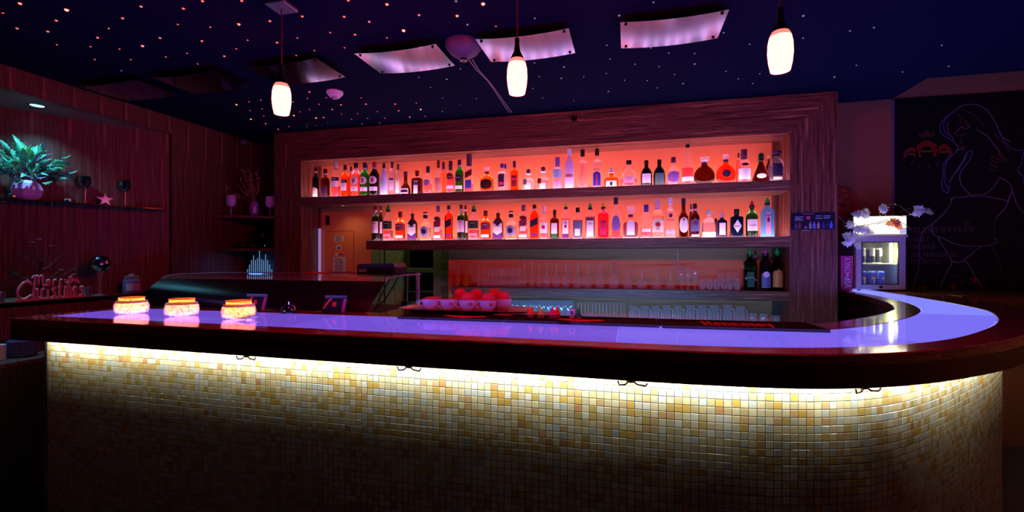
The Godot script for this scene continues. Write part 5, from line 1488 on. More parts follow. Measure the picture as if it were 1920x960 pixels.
# type: section power, depth over width, where the cap begins, outline of (half-width, height)
const TYPES := {
	"wine": [2.0, 1.0, 0.90, [[0.96, 0.0], [1.0, 0.012], [1.0, 0.60], [0.93, 0.66], [0.62, 0.715], [0.40, 0.755], [0.36, 0.80], [0.36, 0.985]]],
	"std": [2.0, 1.0, 0.86, [[0.95, 0.0], [1.0, 0.015], [1.0, 0.58], [0.95, 0.635], [0.72, 0.70], [0.48, 0.76], [0.36, 0.82], [0.34, 0.97]]],
	"square": [6.0, 0.75, 0.86, [[0.97, 0.0], [1.0, 0.015], [1.0, 0.62], [0.94, 0.67], [0.60, 0.715], [0.38, 0.76], [0.34, 0.81], [0.34, 0.97]]],
	"long": [6.0, 0.8, 0.90, [[0.97, 0.0], [1.0, 0.012], [1.0, 0.66], [0.92, 0.71], [0.60, 0.79], [0.40, 0.86], [0.36, 0.97]]],
	"sloped": [2.0, 1.0, 0.86, [[0.95, 0.0], [1.0, 0.02], [1.0, 0.20], [0.92, 0.34], [0.66, 0.46], [0.42, 0.56], [0.34, 0.68], [0.30, 0.97]]],
	"decanter": [3.0, 0.6, 0.80, [[0.80, 0.0], [0.96, 0.05], [1.0, 0.25], [0.98, 0.50], [0.80, 0.62], [0.34, 0.68], [0.28, 0.72], [0.28, 0.82]]],
	"squat": [4.0, 0.7, 0.78, [[0.95, 0.0], [1.0, 0.02], [1.0, 0.38], [0.86, 0.50], [0.52, 0.58], [0.36, 0.64], [0.34, 0.80]]],
	"tall": [2.0, 1.0, 0.80, [[0.95, 0.0], [1.0, 0.01], [1.0, 0.56], [0.92, 0.63], [0.62, 0.69], [0.38, 0.73], [0.34, 0.98]]],
	"tallshoulder": [2.0, 1.0, 0.84, [[0.95, 0.0], [1.0, 0.012], [1.0, 0.64], [0.92, 0.685], [0.60, 0.71], [0.38, 0.74], [0.34, 0.96]]],
	"bulky": [2.0, 0.8, 0.86, [[0.94, 0.0], [1.0, 0.02], [1.0, 0.40], [0.92, 0.52], [0.62, 0.62], [0.34, 0.70], [0.28, 0.80], [0.27, 0.95]]],
	"round": [2.0, 0.85, 0.84, [[0.88, 0.0], [0.96, 0.02], [1.0, 0.40], [0.92, 0.55], [0.66, 0.66], [0.38, 0.73], [0.30, 0.80], [0.29, 0.96]]],
	"round2": [2.0, 0.9, 0.82, [[0.95, 0.0], [1.0, 0.015], [1.0, 0.54], [0.92, 0.61], [0.62, 0.67], [0.40, 0.72], [0.34, 0.80], [0.34, 0.95]]],
	"round3": [2.0, 0.85, 0.84, [[0.94, 0.0], [1.0, 0.02], [1.0, 0.50], [0.86, 0.60], [0.52, 0.66], [0.36, 0.71], [0.33, 0.95]]],
	"bulb": [2.0, 0.9, 0.82, [[0.60, 0.0], [0.68, 0.03], [0.92, 0.22], [1.0, 0.42], [0.90, 0.56], [0.58, 0.66], [0.34, 0.71], [0.32, 0.95]]],
	"flask": [2.0, 0.9, 0.93, [[0.92, 0.0], [1.0, 0.02], [1.0, 0.40], [0.88, 0.52], [0.52, 0.66], [0.34, 0.78], [0.30, 0.96]]],
	"disc": [2.0, 0.42, 0.78, [[0.52, 0.0], [0.76, 0.06], [0.95, 0.18], [1.0, 0.30], [0.94, 0.44], [0.70, 0.58], [0.36, 0.68], [0.24, 0.76], [0.22, 0.84]]],
	"sunburst": [2.0, 0.42, 0.80, [[0.46, 0.0], [0.74, 0.07], [0.94, 0.19], [1.0, 0.32], [0.93, 0.46], [0.68, 0.59], [0.30, 0.66], [0.22, 0.72], [0.22, 0.84]]],
	"fan": [2.0, 0.45, 0.70, [[0.86, 0.0], [1.0, 0.05], [0.95, 0.16], [0.74, 0.36], [0.48, 0.54], [0.28, 0.66], [0.22, 0.72], [0.22, 0.94]]],
	"ovalflat": [2.0, 0.5, 0.84, [[0.80, 0.0], [0.92, 0.05], [1.0, 0.24], [0.98, 0.46], [0.84, 0.62], [0.54, 0.74], [0.30, 0.80], [0.26, 0.88]]],
	"ballan": [5.0, 0.55, 0.76, [[0.94, 0.0], [1.0, 0.015], [1.0, 0.46], [0.97, 0.52], [0.72, 0.60], [0.42, 0.66], [0.33, 0.70], [0.31, 0.84]]],
	"amphora": [2.0, 0.85, 0.84, [[0.78, 0.0], [0.74, 0.03], [0.80, 0.18], [0.98, 0.48], [1.0, 0.56], [0.88, 0.64], [0.56, 0.70], [0.36, 0.76], [0.33, 0.97]]],
	"amphora2": [2.0, 1.0, 0.86, [[0.82, 0.0], [0.84, 0.03], [1.0, 0.40], [0.94, 0.52], [0.66, 0.62], [0.40, 0.70], [0.34, 0.97]]],
	"shoulder": [5.0, 0.7, 0.72, [[0.96, 0.0], [1.0, 0.02], [0.98, 0.44], [0.86, 0.50], [0.46, 0.56], [0.30, 0.60], [0.34, 0.66], [0.26, 0.70]]],
	"apothecary": [5.0, 0.8, 0.84, [[0.97, 0.0], [1.0, 0.02], [1.0, 0.68], [0.90, 0.725], [0.42, 0.75], [0.36, 0.80], [0.36, 0.95]]],
}
const TINT := {
	"orange": Color(1.0, 0.42, 0.10), "amber": Color(0.98, 0.48, 0.14), "redorange": Color(0.98, 0.30, 0.08), "redorange2": Color(1.0, 0.30, 0.12), "peach": Color(1.0, 0.72, 0.48),
	"green": Color(0.12, 0.62, 0.18), "green2": Color(0.10, 0.42, 0.16), "bluegin": Color(0.34, 0.74, 0.95), "hotpink": Color(1.0, 0.22, 0.45), "brown": Color(0.32, 0.11, 0.05),
	"dkamber": Color(0.30, 0.07, 0.03), "pinkclear": Color(1.0, 0.62, 0.66), "dkgreen2": Color(0.18, 0.32, 0.08),
	"water": Color(0.97, 0.96, 1.0), "pinkwater": Color(1.0, 0.88, 0.92), "rosewater": Color(1.0, 0.78, 0.84), "lilacwater": Color(0.88, 0.80, 0.98), "red": Color(0.90, 0.12, 0.12),
	"redamber": Color(0.90, 0.24, 0.10), "cream": Color(1.0, 0.86, 0.62), "rose": Color(0.95, 0.45, 0.50), "plumliq": Color(0.55, 0.12, 0.25),
}
const INK := {
	"cream": Color(0.96, 0.90, 0.82), "plum": Color(0.30, 0.10, 0.26), "lilac": Color(0.90, 0.84, 0.96), "navy": Color(0.09, 0.08, 0.25), "rose": Color(0.72, 0.16, 0.28), "paleblue": Color(0.68, 0.76, 0.95),
	"palegreen": Color(0.78, 0.88, 0.80), "purple": Color(0.52, 0.36, 0.72), "rosepale": Color(0.80, 0.48, 0.52), "plumpale": Color(0.62, 0.42, 0.54), "wine": Color(0.42, 0.07, 0.12), "blue": Color(0.16, 0.22, 0.66),
	"black": Color(0.04, 0.04, 0.05), "magenta": Color(0.82, 0.10, 0.36), "white": Color(0.98, 0.97, 0.98), "grey": Color(0.40, 0.38, 0.44), "pinkish": Color(0.88, 0.64, 0.74), "tealgrey": Color(0.30, 0.44, 0.48),
	"violet": Color(0.36, 0.16, 0.48), "crest": Color(0.52, 0.54, 0.76), "orange": Color(0.90, 0.50, 0.24), "green": Color(0.10, 0.40, 0.26), "dkteal": Color(0.06, 0.22, 0.22), "magentadk": Color(0.52, 0.14, 0.30),
	"bluegrey": Color(0.38, 0.42, 0.62), "dkgreen": Color(0.05, 0.20, 0.12), "ochre": Color(0.74, 0.52, 0.22), "red": Color(0.80, 0.10, 0.12), "silver": Color(0.76, 0.76, 0.80), "rust": Color(0.44, 0.16, 0.10),
	"teal": Color(0.12, 0.30, 0.40), "gold": Color(0.80, 0.64, 0.30), "yellow": Color(0.95, 0.85, 0.25), "pgreen": Color(0.10, 0.75, 0.25), "pyellow": Color(0.95, 0.85, 0.30), "pred": Color(0.90, 0.12, 0.22), "ppink": Color(0.85, 0.25, 0.60), "pblack": Color(0.05, 0.05, 0.06),
}


func ink(n: String, rough := 0.45) -> StandardMaterial3D:
	return plain("ink_" + n, INK.get(n, Color(0.5, 0.5, 0.5)), rough)


func section(g: Geo, prof: Array, h: float, hw: float, k: float, power: float, from: float, to: float, shrink := 1.0, n := 20) -> void:
	var rings := []
	var last: Array = prof[0]
	for e in prof + [[prof[-1][0], to]]:
		var r: float = e[0]
		var y: float = e[1]
		if y < from:
			last = e
			continue
		if rings.is_empty() and y > from:
			r = lerpf(last[0], r, (from - last[1]) / maxf(y - last[1], 1e-4))
			y = from
			rings.append(g.ring(y * h, maxf(r * hw * shrink, 1e-4), maxf(minf(r * k, r) * hw * shrink, 1e-4), n, power))
			r = e[0]
			y = e[1]
		if y >= to:
			if e != last and y > to:
				r = lerpf(last[0], r, (to - last[1]) / maxf(y - last[1], 1e-4))
			if rings.is_empty() or absf(rings[-1][0].y - to * h) > 1e-5:
				rings.append(g.ring(to * h, r * hw * shrink, lerpf(r * k, r, smoothstep(0.5, 0.3, r)) * hw * shrink, n, lerpf(power, 2.0, smoothstep(0.7, 0.4, r))))
			break
		# necks are round whatever the body is
		rings.append(g.ring(y * h, r * hw * shrink, lerpf(r * k, r, smoothstep(0.5, 0.3, r)) * hw * shrink, n, lerpf(power, 2.0, smoothstep(0.7, 0.4, r))))
		last = e
	g.loft(rings, true, true, true, 0.9)


func radius_at(prof: Array, y: float) -> float:
	for i in prof.size() - 1:
		if y <= prof[i + 1][1]:
			return lerpf(prof[i][0], prof[i + 1][0], clampf((y - prof[i][1]) / maxf(prof[i + 1][1] - prof[i][1], 1e-4), 0, 1))
	return prof[-1][0]


func bent_text(text: String, size: float, mat: Material, parent: Node, r: float, y: float, z_off: float, curved: bool) -> void:
	var lines := text.split("~")
	for k in lines.size():
		var t := TextMesh.new()
		var s: String = lines[k].replace("^", "'")
		if not fonts.has("label"):
			var f := SystemFont.new()
			f.font_names = PackedStringArray(["Droid Sans"])
			f.font_weight = 700
			fonts["label"] = f
		t.text = s
		t.font = fonts["label"]
		t.font_size = 24
		t.pixel_size = size / 24.0
		t.depth = 0.0004
		t.curve_step = 6.0
		var arr: Array = t.get_mesh_arrays() if t.get_surface_count() == 1 else t.surface_get_arrays(0)
		var v: PackedVector3Array = arr[Mesh.ARRAY_VERTEX]
		var w := 0.0
		for p in v:
			w = maxf(w, absf(p.x))
		var fit := minf(1.0, r * 1.15 / maxf(w, 1e-4))
		for i in v.size():
			var p := v[i] * Vector3(fit, fit, 1)
			p.y += (lines.size() / 2.0 - k - 0.5) * size * 1.1
			if curved:
				var a := p.x / r
				p = Vector3(sin(a) * (r + p.z), p.y, cos(a) * (z_off + p.z))
			else:
				p.z += z_off
			v[i] = p
		arr[Mesh.ARRAY_VERTEX] = v
		arr[Mesh.ARRAY_TANGENT] = null
		var m := ArrayMesh.new()
		m.add_surface_from_arrays(Mesh.PRIMITIVE_TRIANGLES, arr)
		part("lettering", m, mat, parent).position.y = y


func make_bottle(row: String) -> void:
	var f := row.split("|")
	var d := f[0].split(" ")
	var shelf := int(d[0])
	var top_y: float = [1.9455, 1.5525, 1.1685][shelf]
	var w := float(d[3])
	var h := float(d[4])
	var type: Array = TYPES[d[5]]
	var body := d[6]
	var fill := float(d[7])
	var liq := d[8]
	var cap := d[9]
	var t := thing("bottle", f[2], "bottle", Vector3(float(d[1]), top_y, float(d[2])), 0.0, ["bottles on the top shelf", "bottles on the middle shelf", "bottles on the glass shelf"][shelf])
	var power: float = type[0]
	var k: float = type[1]
	var c0: float = type[2]
	var prof: Array = type[3]
	var hw := w / 2
	var nr: float = prof[-1][0] * hw
	if cap.begins_with("p") and INK.has(cap):
		c0 = minf(c0, 0.80)
	var n := 28 if power > 3 else 20
	var shell: Material
	if body == "clear":
		shell = pane("bottle_clear", 0.07, 0.02)
	elif body == "frost":
		shell = plain("bottle_frost", c8(206, 196, 240), 0.5)
		shell.backlight_enabled = true
		shell.backlight = Color(0.9, 0.8, 1.0)
	elif body in ["black", "dkteal", "dknavy", "navyglass"]:
		shell = plain("bottle_" + body, {"black": c8(16, 14, 18), "dkteal": c8(10, 34, 36), "dknavy": c8(26, 28, 62), "navyglass": c8(14, 24, 52)}[body], 0.08)
	elif body == "bluegin":
		shell = solid_pane("glass_bluegin", c8(70, 160, 205), 0.72)
	else:
		shell = solid_glass("glass_" + body, TINT[body])
	var g := Geo.new()
	section(g, prof, h, hw, k, power, 0.0, c0 + 0.005, 1.0, n)
	part("glass_body", g.mesh(), shell, t)
	if body == "clear" and fill > 0.0 and liq != "-":
		var gl := Geo.new()
		section(gl, prof, h, hw, k, power, 0.022, maxf(0.06, fill), 0.93, n)
		part("liquid", gl.mesh(), solid_glass("liquid_" + liq, TINT[liq], 0.033), t)
	if d[5] == "sunburst":
		for j in 26:
			var a := TAU * j / 26
			part("rib", tubem([Vector3(sin(a) * 0.4 * hw, h * 0.33 + cos(a) * 0.11 * h, hw * 0.40), Vector3(sin(a) * 0.95 * hw, h * 0.33 + cos(a) * 0.29 * h, hw * 0.12)], 0.0022, 0.0035, 5), solid_glass("glass_redorange", TINT["redorange"]), t)
	if cap == "topglass" or d[5] == "disc":
		part("collar", lathem([Vector2(nr * 0.9, h * 0.80), Vector2(nr * 1.2, h * 0.86), Vector2(nr * 1.1, h * 0.9)], 16), ink("silver", 0.2), t)
	# stopper
	var y0 := c0 * h
	var cr := radius_at(prof, c0) * hw * 1.14
	var pourer := cap.begins_with("p") and INK.has(cap) and cap not in ["plum", "pinkish", "purple", "paleblue", "palegreen", "plumpale"]
	if pourer:
		var black := ink("black", 0.35)
		part("collar", lathem([Vector2(cr, y0), Vector2(cr * 1.1, y0 + 0.004), Vector2(cr * 1.1, y0 + 0.05 * h), Vector2(cr * 0.9, y0 + 0.06 * h)], 14), black, t)
		if cap == "pblack":
			part("spout", tubem([Vector3(0, y0 + 0.05 * h, 0), Vector3(0, y0 + 0.14 * h, 0), Vector3(-0.002, h, 0.004)], 0.0042, 0.002), ink("silver", 0.2), t)
		else:
			part("spout", lathem([Vector2(cr * 1.05, y0 + 0.06 * h), Vector2(cr * 0.95, y0 + 0.10 * h), Vector2(cr * 0.5, h * 0.95), Vector2(cr * 0.2, h), Vector2(0, h)], 14), ink(cap, 0.4), t)
	elif cap.begins_with("ball") or cap == "lilacball":
		var col: String = {"ballplum": "plum", "ballwine": "wine", "lilacball": "lilac"}[cap]
		var r := 0.10 * h * 1.05
		part("collar", lathem([Vector2(cr, y0 - 0.03 * h), Vector2(cr * 1.25, y0 - 0.01 * h), Vector2(cr, y0 + 0.02 * h)], 16), ink("lilac", 0.3), t)
		part("ball_stopper", lathem([Vector2(0, h - 2 * r), Vector2(r * 0.7, h - 1.7 * r), Vector2(r, h - r), Vector2(r * 0.7, h - 0.3 * r), Vector2(0, h)], 16, 3.0), ink(col, 0.35), t)
	elif cap in ["glassball", "glassblock", "topglass"]:
		var sh := 1.0 if cap == "glassball" else 1.35
		part("collar", lathem([Vector2(cr, y0 - 0.06 * h), Vector2(cr * 1.05, y0 + 0.02 * h)], 16), ink("plum", 0.4), t)
		part("glass_stopper", lathem([Vector2(cr * 0.8, y0 + 0.02 * h), Vector2(cr * 1.2 * sh, lerpf(y0, h, 0.45)), Vector2(cr * 1.35 * sh, h * 0.985), Vector2(cr * 1.1 * sh, h)], 12), pane("stopper_glass", 0.25, 0.03), t)
	elif cap == "navydisc":
		part("cap", lathem([Vector2(cr, y0), Vector2(cr, h * 0.92), Vector2(cr * 1.7, h * 0.94), Vector2(cr * 1.7, h * 0.99), Vector2(cr * 1.5, h)], 18), ink("navy", 0.3), t)
	elif cap == "dkgreenbox":
		part("cap", boxm(Vector3(0, (y0 + h * 0.96) / 2, 0), Vector3(cr * 2, h * 0.96 - y0, cr * 2), 0.003), ink("dkgreen", 0.4), t)
		part("cap_knob", lathem([Vector2(0.006, h * 0.96), Vector2(0.007, h * 0.99), Vector2(0, h)], 10), ink("rose"), t)
	elif cap == "blackwhite":
		part("neck_sleeve", lathem([Vector2(cr, y0 - 0.06 * h), Vector2(cr, h * 0.90)], 16), ink("black", 0.4), t)
		part("white_ring", lathem([Vector2(cr * 1.02, h * 0.90), Vector2(cr * 1.02, h * 0.95)], 16), ink("white", 0.4), t)
		part("cap", lathem([Vector2(cr, h * 0.95), Vector2(cr, h * 0.995), Vector2(cr * 0.9, h)], 16), ink("black", 0.4), t)
	else:
		var col := "plum" if cap == "plumsilver" else cap
		part("cap", lathem([Vector2(cr, y0 - 0.01 * h), Vector2(cr * 1.04, y0), Vector2(cr * 1.02, h * 0.993), Vector2(cr * 0.9, h)], 16), ink(col, 0.35), t)
		if d[5] in ["std", "wine", "long"]:
			part("neck_band", lathem([Vector2(cr * 1.03, y0 - 0.075 * h), Vector2(cr * 1.0, y0 - 0.02 * h)], 14, 0.6, false), ink("lilac" if body != "clear" else col), t)
	# labels
	if f[1]:
		for l in f[1].split(";"):
			var e := l.split(" ")
			var ly0 := float(e[1])
			var ly1 := float(e[2])
			var half := deg_to_rad(float(e[3]))
			var r := 0.0
			for j in 7:
				r = maxf(r, radius_at(prof, lerpf(ly0, ly1, j / 6.0)))
			var out := 1.012 + 0.006 * (float(f[1].split(";").find(l)))
			var rx := r * hw * out
			var rz := rx * k
			if e[0] == "tag":
				part("hanging_tag", boxm(Vector3(-rx * 0.62, (ly0 + ly1) / 2 * h, rz + 0.006), Vector3(0.03, (ly1 - ly0) * h, 0.002), 0.0), ink(e[4]), t).rotation.z = -0.12
				part("tag_string", tubem([Vector3(-rx * 0.5, ly1 * h, rz + 0.004), Vector3(0, c0 * h * 0.93, nr)], 0.001, -1, 4), ink(e[4]), t)
				continue
			if e[0] == "script":
				for j in 3:
					var pts := []
					for i in 14:
						var u := i / 13.0
						pts.append(Vector3(-rx * 0.3 + rx * 0.45 * u + 0.006 * sin(u * 19 + j), (ly0 + (ly1 - ly0) * u) * h + 0.006 * cos(u * 23 + j * 2), rz * 1.0 + 0.0005))
					if j == 0:
						part("handwriting", tubem(pts, 0.0016, -1, 4), ink("black"), t)
				continue
			if e[4] != "none":
				var shape := e[0]
				var lm := patch_mesh(rx, rz, power, ly0 * h, ly1 * h, half, "rect" if shape == "slant" else shape, 0.45 if shape == "slant" else 0.0)
				part("label", lm, ink(e[4]), t)
				if e[4] == "crest":
					part("crest", patch_mesh(rx * 1.008, rz * 1.008, power, lerpf(ly0, ly1, 0.25) * h, lerpf(ly0, ly1, 0.75) * h, half * 0.5, "disc"), ink("navy"), t)
			if e.size() > 5:
				bent_text(e[5], float(e[7]) * 0.85, ink(e[6]), t, rx, float(e[8]) * h, rz * 1.006 + 0.0006, power < 3)


func build_bottles() -> void:
	for row in BOTTLES:
		make_bottle(row)


# ---------------------------------------------------------------- glasses
const GLASSES := "orangewine -1.387 1.168 -3.700 0.205 0.066|orangewine -1.391 1.168 -3.800 0.205 0.068|orangewine -1.312 1.168 -3.700 0.205 0.066|orangewine -1.314 1.168 -3.800 0.205 0.068|tallschnapps -1.200 1.168 -3.700 0.170 0.040|tallschnapps -1.154 1.168 -3.700 0.170 0.039|schnapps -1.113 1.168 -3.700 0.144 0.033|schnapps -1.077 1.168 -3.700 0.144 0.033|schnapps -1.040 1.168 -3.700 0.145 0.033|schnapps -1.004 1.168 -3.700 0.145 0.033|schnapps -0.968 1.168 -3.700 0.145 0.033|schnapps -0.932 1.168 -3.700 0.145 0.033|schnapps -0.896 1.168 -3.700 0.145 0.032|schnapps -0.861 1.168 -3.700 0.146 0.032|schnapps -1.162 1.168 -3.800 0.146 0.034|schnapps -1.124 1.168 -3.800 0.147 0.034|schnapps -1.087 1.168 -3.800 0.147 0.034|schnapps -1.050 1.168 -3.800 0.147 0.034|schnapps -1.013 1.168 -3.800 0.147 0.034|schnapps -0.976 1.168 -3.800 0.147 0.033|schnapps -0.939 1.168 -3.800 0.147 0.033|schnapps -0.902 1.168 -3.800 0.148 0.033|schnapps -0.866 1.168 -3.800 0.148 0.033|flute -0.812 1.168 -3.700 0.198 0.047|flute -0.747 1.168 -3.700 0.206 0.047|flute -0.690 1.168 -3.700 0.202 0.047|wine -0.630 1.168 -3.700 0.189 0.072|wine -0.552 1.168 -3.700 0.190 0.072|wine -0.476 1.168 -3.700 0.190 0.071|balloon -0.384 1.168 -3.700 0.178 0.083|balloon -0.305 1.168 -3.700 0.186 0.082|balloon -0.211 1.168 -3.700 0.178 0.081|tealwine -0.106 1.168 -3.700 0.199 0.088|balloon -0.002 1.168 -3.700 0.142 0.087|balloon 0.101 1.168 -3.700 0.143 0.086|martini 0.213 1.168 -3.700 0.143 0.088|martini 0.309 1.168 -3.700 0.144 0.087|snifter 0.384 1.168 -3.700 0.156 0.056|snifter 0.433 1.168 -3.700 0.157 0.056|goblet 0.484 1.168 -3.720 0.137 0.044|tumbler 0.533 1.168 -3.700 0.071 0.044|tumbler 0.583 1.168 -3.700 0.071 0.043|tumbler 0.632 1.168 -3.700 0.072 0.043|tumbler 0.681 1.168 -3.700 0.072 0.043|tumbler 0.574 1.168 -3.800 0.071 0.045|tumbler 0.625 1.168 -3.800 0.071 0.044|tumbler 0.675 1.168 -3.800 0.072 0.044|tumbler 0.725 1.168 -3.800 0.072 0.044|tumbler 0.775 1.168 -3.800 0.073 0.043|tumbler 0.722 1.168 -3.700 0.077 0.042|tumbler 0.769 1.168 -3.700 0.077 0.042|tumbler 0.670 1.242 -3.750 0.044 0.043|tumbler 0.718 1.242 -3.750 0.044 0.043|tumbler 0.766 1.242 -3.750 0.044 0.043|highball -0.984 0.900 -3.660 0.160 0.050|highball -0.930 0.900 -3.660 0.161 0.049|highball -0.875 0.900 -3.660 0.162 0.049|highball -0.821 0.900 -3.660 0.163 0.049|highball -0.768 0.900 -3.660 0.164 0.049|highball -0.715 0.900 -3.660 0.166 0.049|highball -0.662 0.900 -3.660 0.167 0.048|highball -0.610 0.900 -3.660 0.168 0.048|highball -0.557 0.900 -3.660 0.169 0.048|highball -0.506 0.900 -3.660 0.170 0.048|highball -0.454 0.900 -3.660 0.171 0.048|highball -0.986 0.900 -3.735 0.153 0.050|highball -0.931 0.900 -3.735 0.154 0.050|highball -0.875 0.900 -3.735 0.156 0.050|highball -0.820 0.900 -3.735 0.157 0.050|highball -0.766 0.900 -3.735 0.158 0.050|highball -0.712 0.900 -3.735 0.159 0.050|highball -0.658 0.900 -3.735 0.160 0.049|highball -0.605 0.900 -3.735 0.161 0.049|highball -0.552 0.900 -3.735 0.163 0.049|highball -0.499 0.900 -3.735 0.164 0.049|highball -0.447 0.900 -3.735 0.165 0.048|highball -0.988 0.900 -3.810 0.147 0.051|highball -0.931 0.900 -3.810 0.148 0.051|highball -0.875 0.900 -3.810 0.149 0.051|highball -0.819 0.900 -3.810 0.150 0.051|highball -0.763 0.900 -3.810 0.152 0.051|highball -0.708 0.900 -3.810 0.153 0.050|highball -0.654 0.900 -3.810 0.154 0.050|highball -0.599 0.900 -3.810 0.155 0.050|highball -0.545 0.900 -3.810 0.156 0.050|highball -0.492 0.900 -3.810 0.157 0.050|highball -0.438 0.900 -3.810 0.159 0.049|coupe -0.376 0.900 -3.660 0.152 0.053|coupe -0.321 0.900 -3.660 0.153 0.053|coupe -0.266 0.900 -3.660 0.155 0.053|coupe -0.212 0.900 -3.660 0.156 0.052|coupe -0.158 0.900 -3.660 0.157 0.052|coupe -0.104 0.900 -3.660 0.158 0.052|coupe -0.051 0.900 -3.660 0.160 0.051|coupe -0.358 0.900 -3.735 0.150 0.054|coupe -0.302 0.900 -3.735 0.151 0.054|coupe -0.247 0.900 -3.735 0.152 0.054|coupe -0.191 0.900 -3.735 0.154 0.053|coupe -0.137 0.900 -3.735 0.155 0.053|coupe -0.082 0.900 -3.735 0.156 0.053|coupe -0.028 0.900 -3.735 0.157 0.052|mug 0.037 0.900 -3.660 0.142 0.062|mug 0.119 0.900 -3.660 0.144 0.062|mug 0.199 0.900 -3.660 0.145 0.061|mug 0.279 0.900 -3.660 0.147 0.060|mug 0.358 0.900 -3.660 0.149 0.059|bigmug 0.446 0.900 -3.680 0.153 0.070|bigmug 0.527 0.900 -3.680 0.151 0.069|bigmug 0.611 0.900 -3.680 0.153 0.068|bigmug 0.701 0.900 -3.680 0.160 0.067|bigmug 0.786 0.900 -3.680 0.146 0.066|ashtray 0.868 0.900 -3.670 0.104 0.064|ashtray 0.937 0.900 -3.670 0.098 0.064|ashtray 1.016 0.900 -3.670 0.093 0.062"


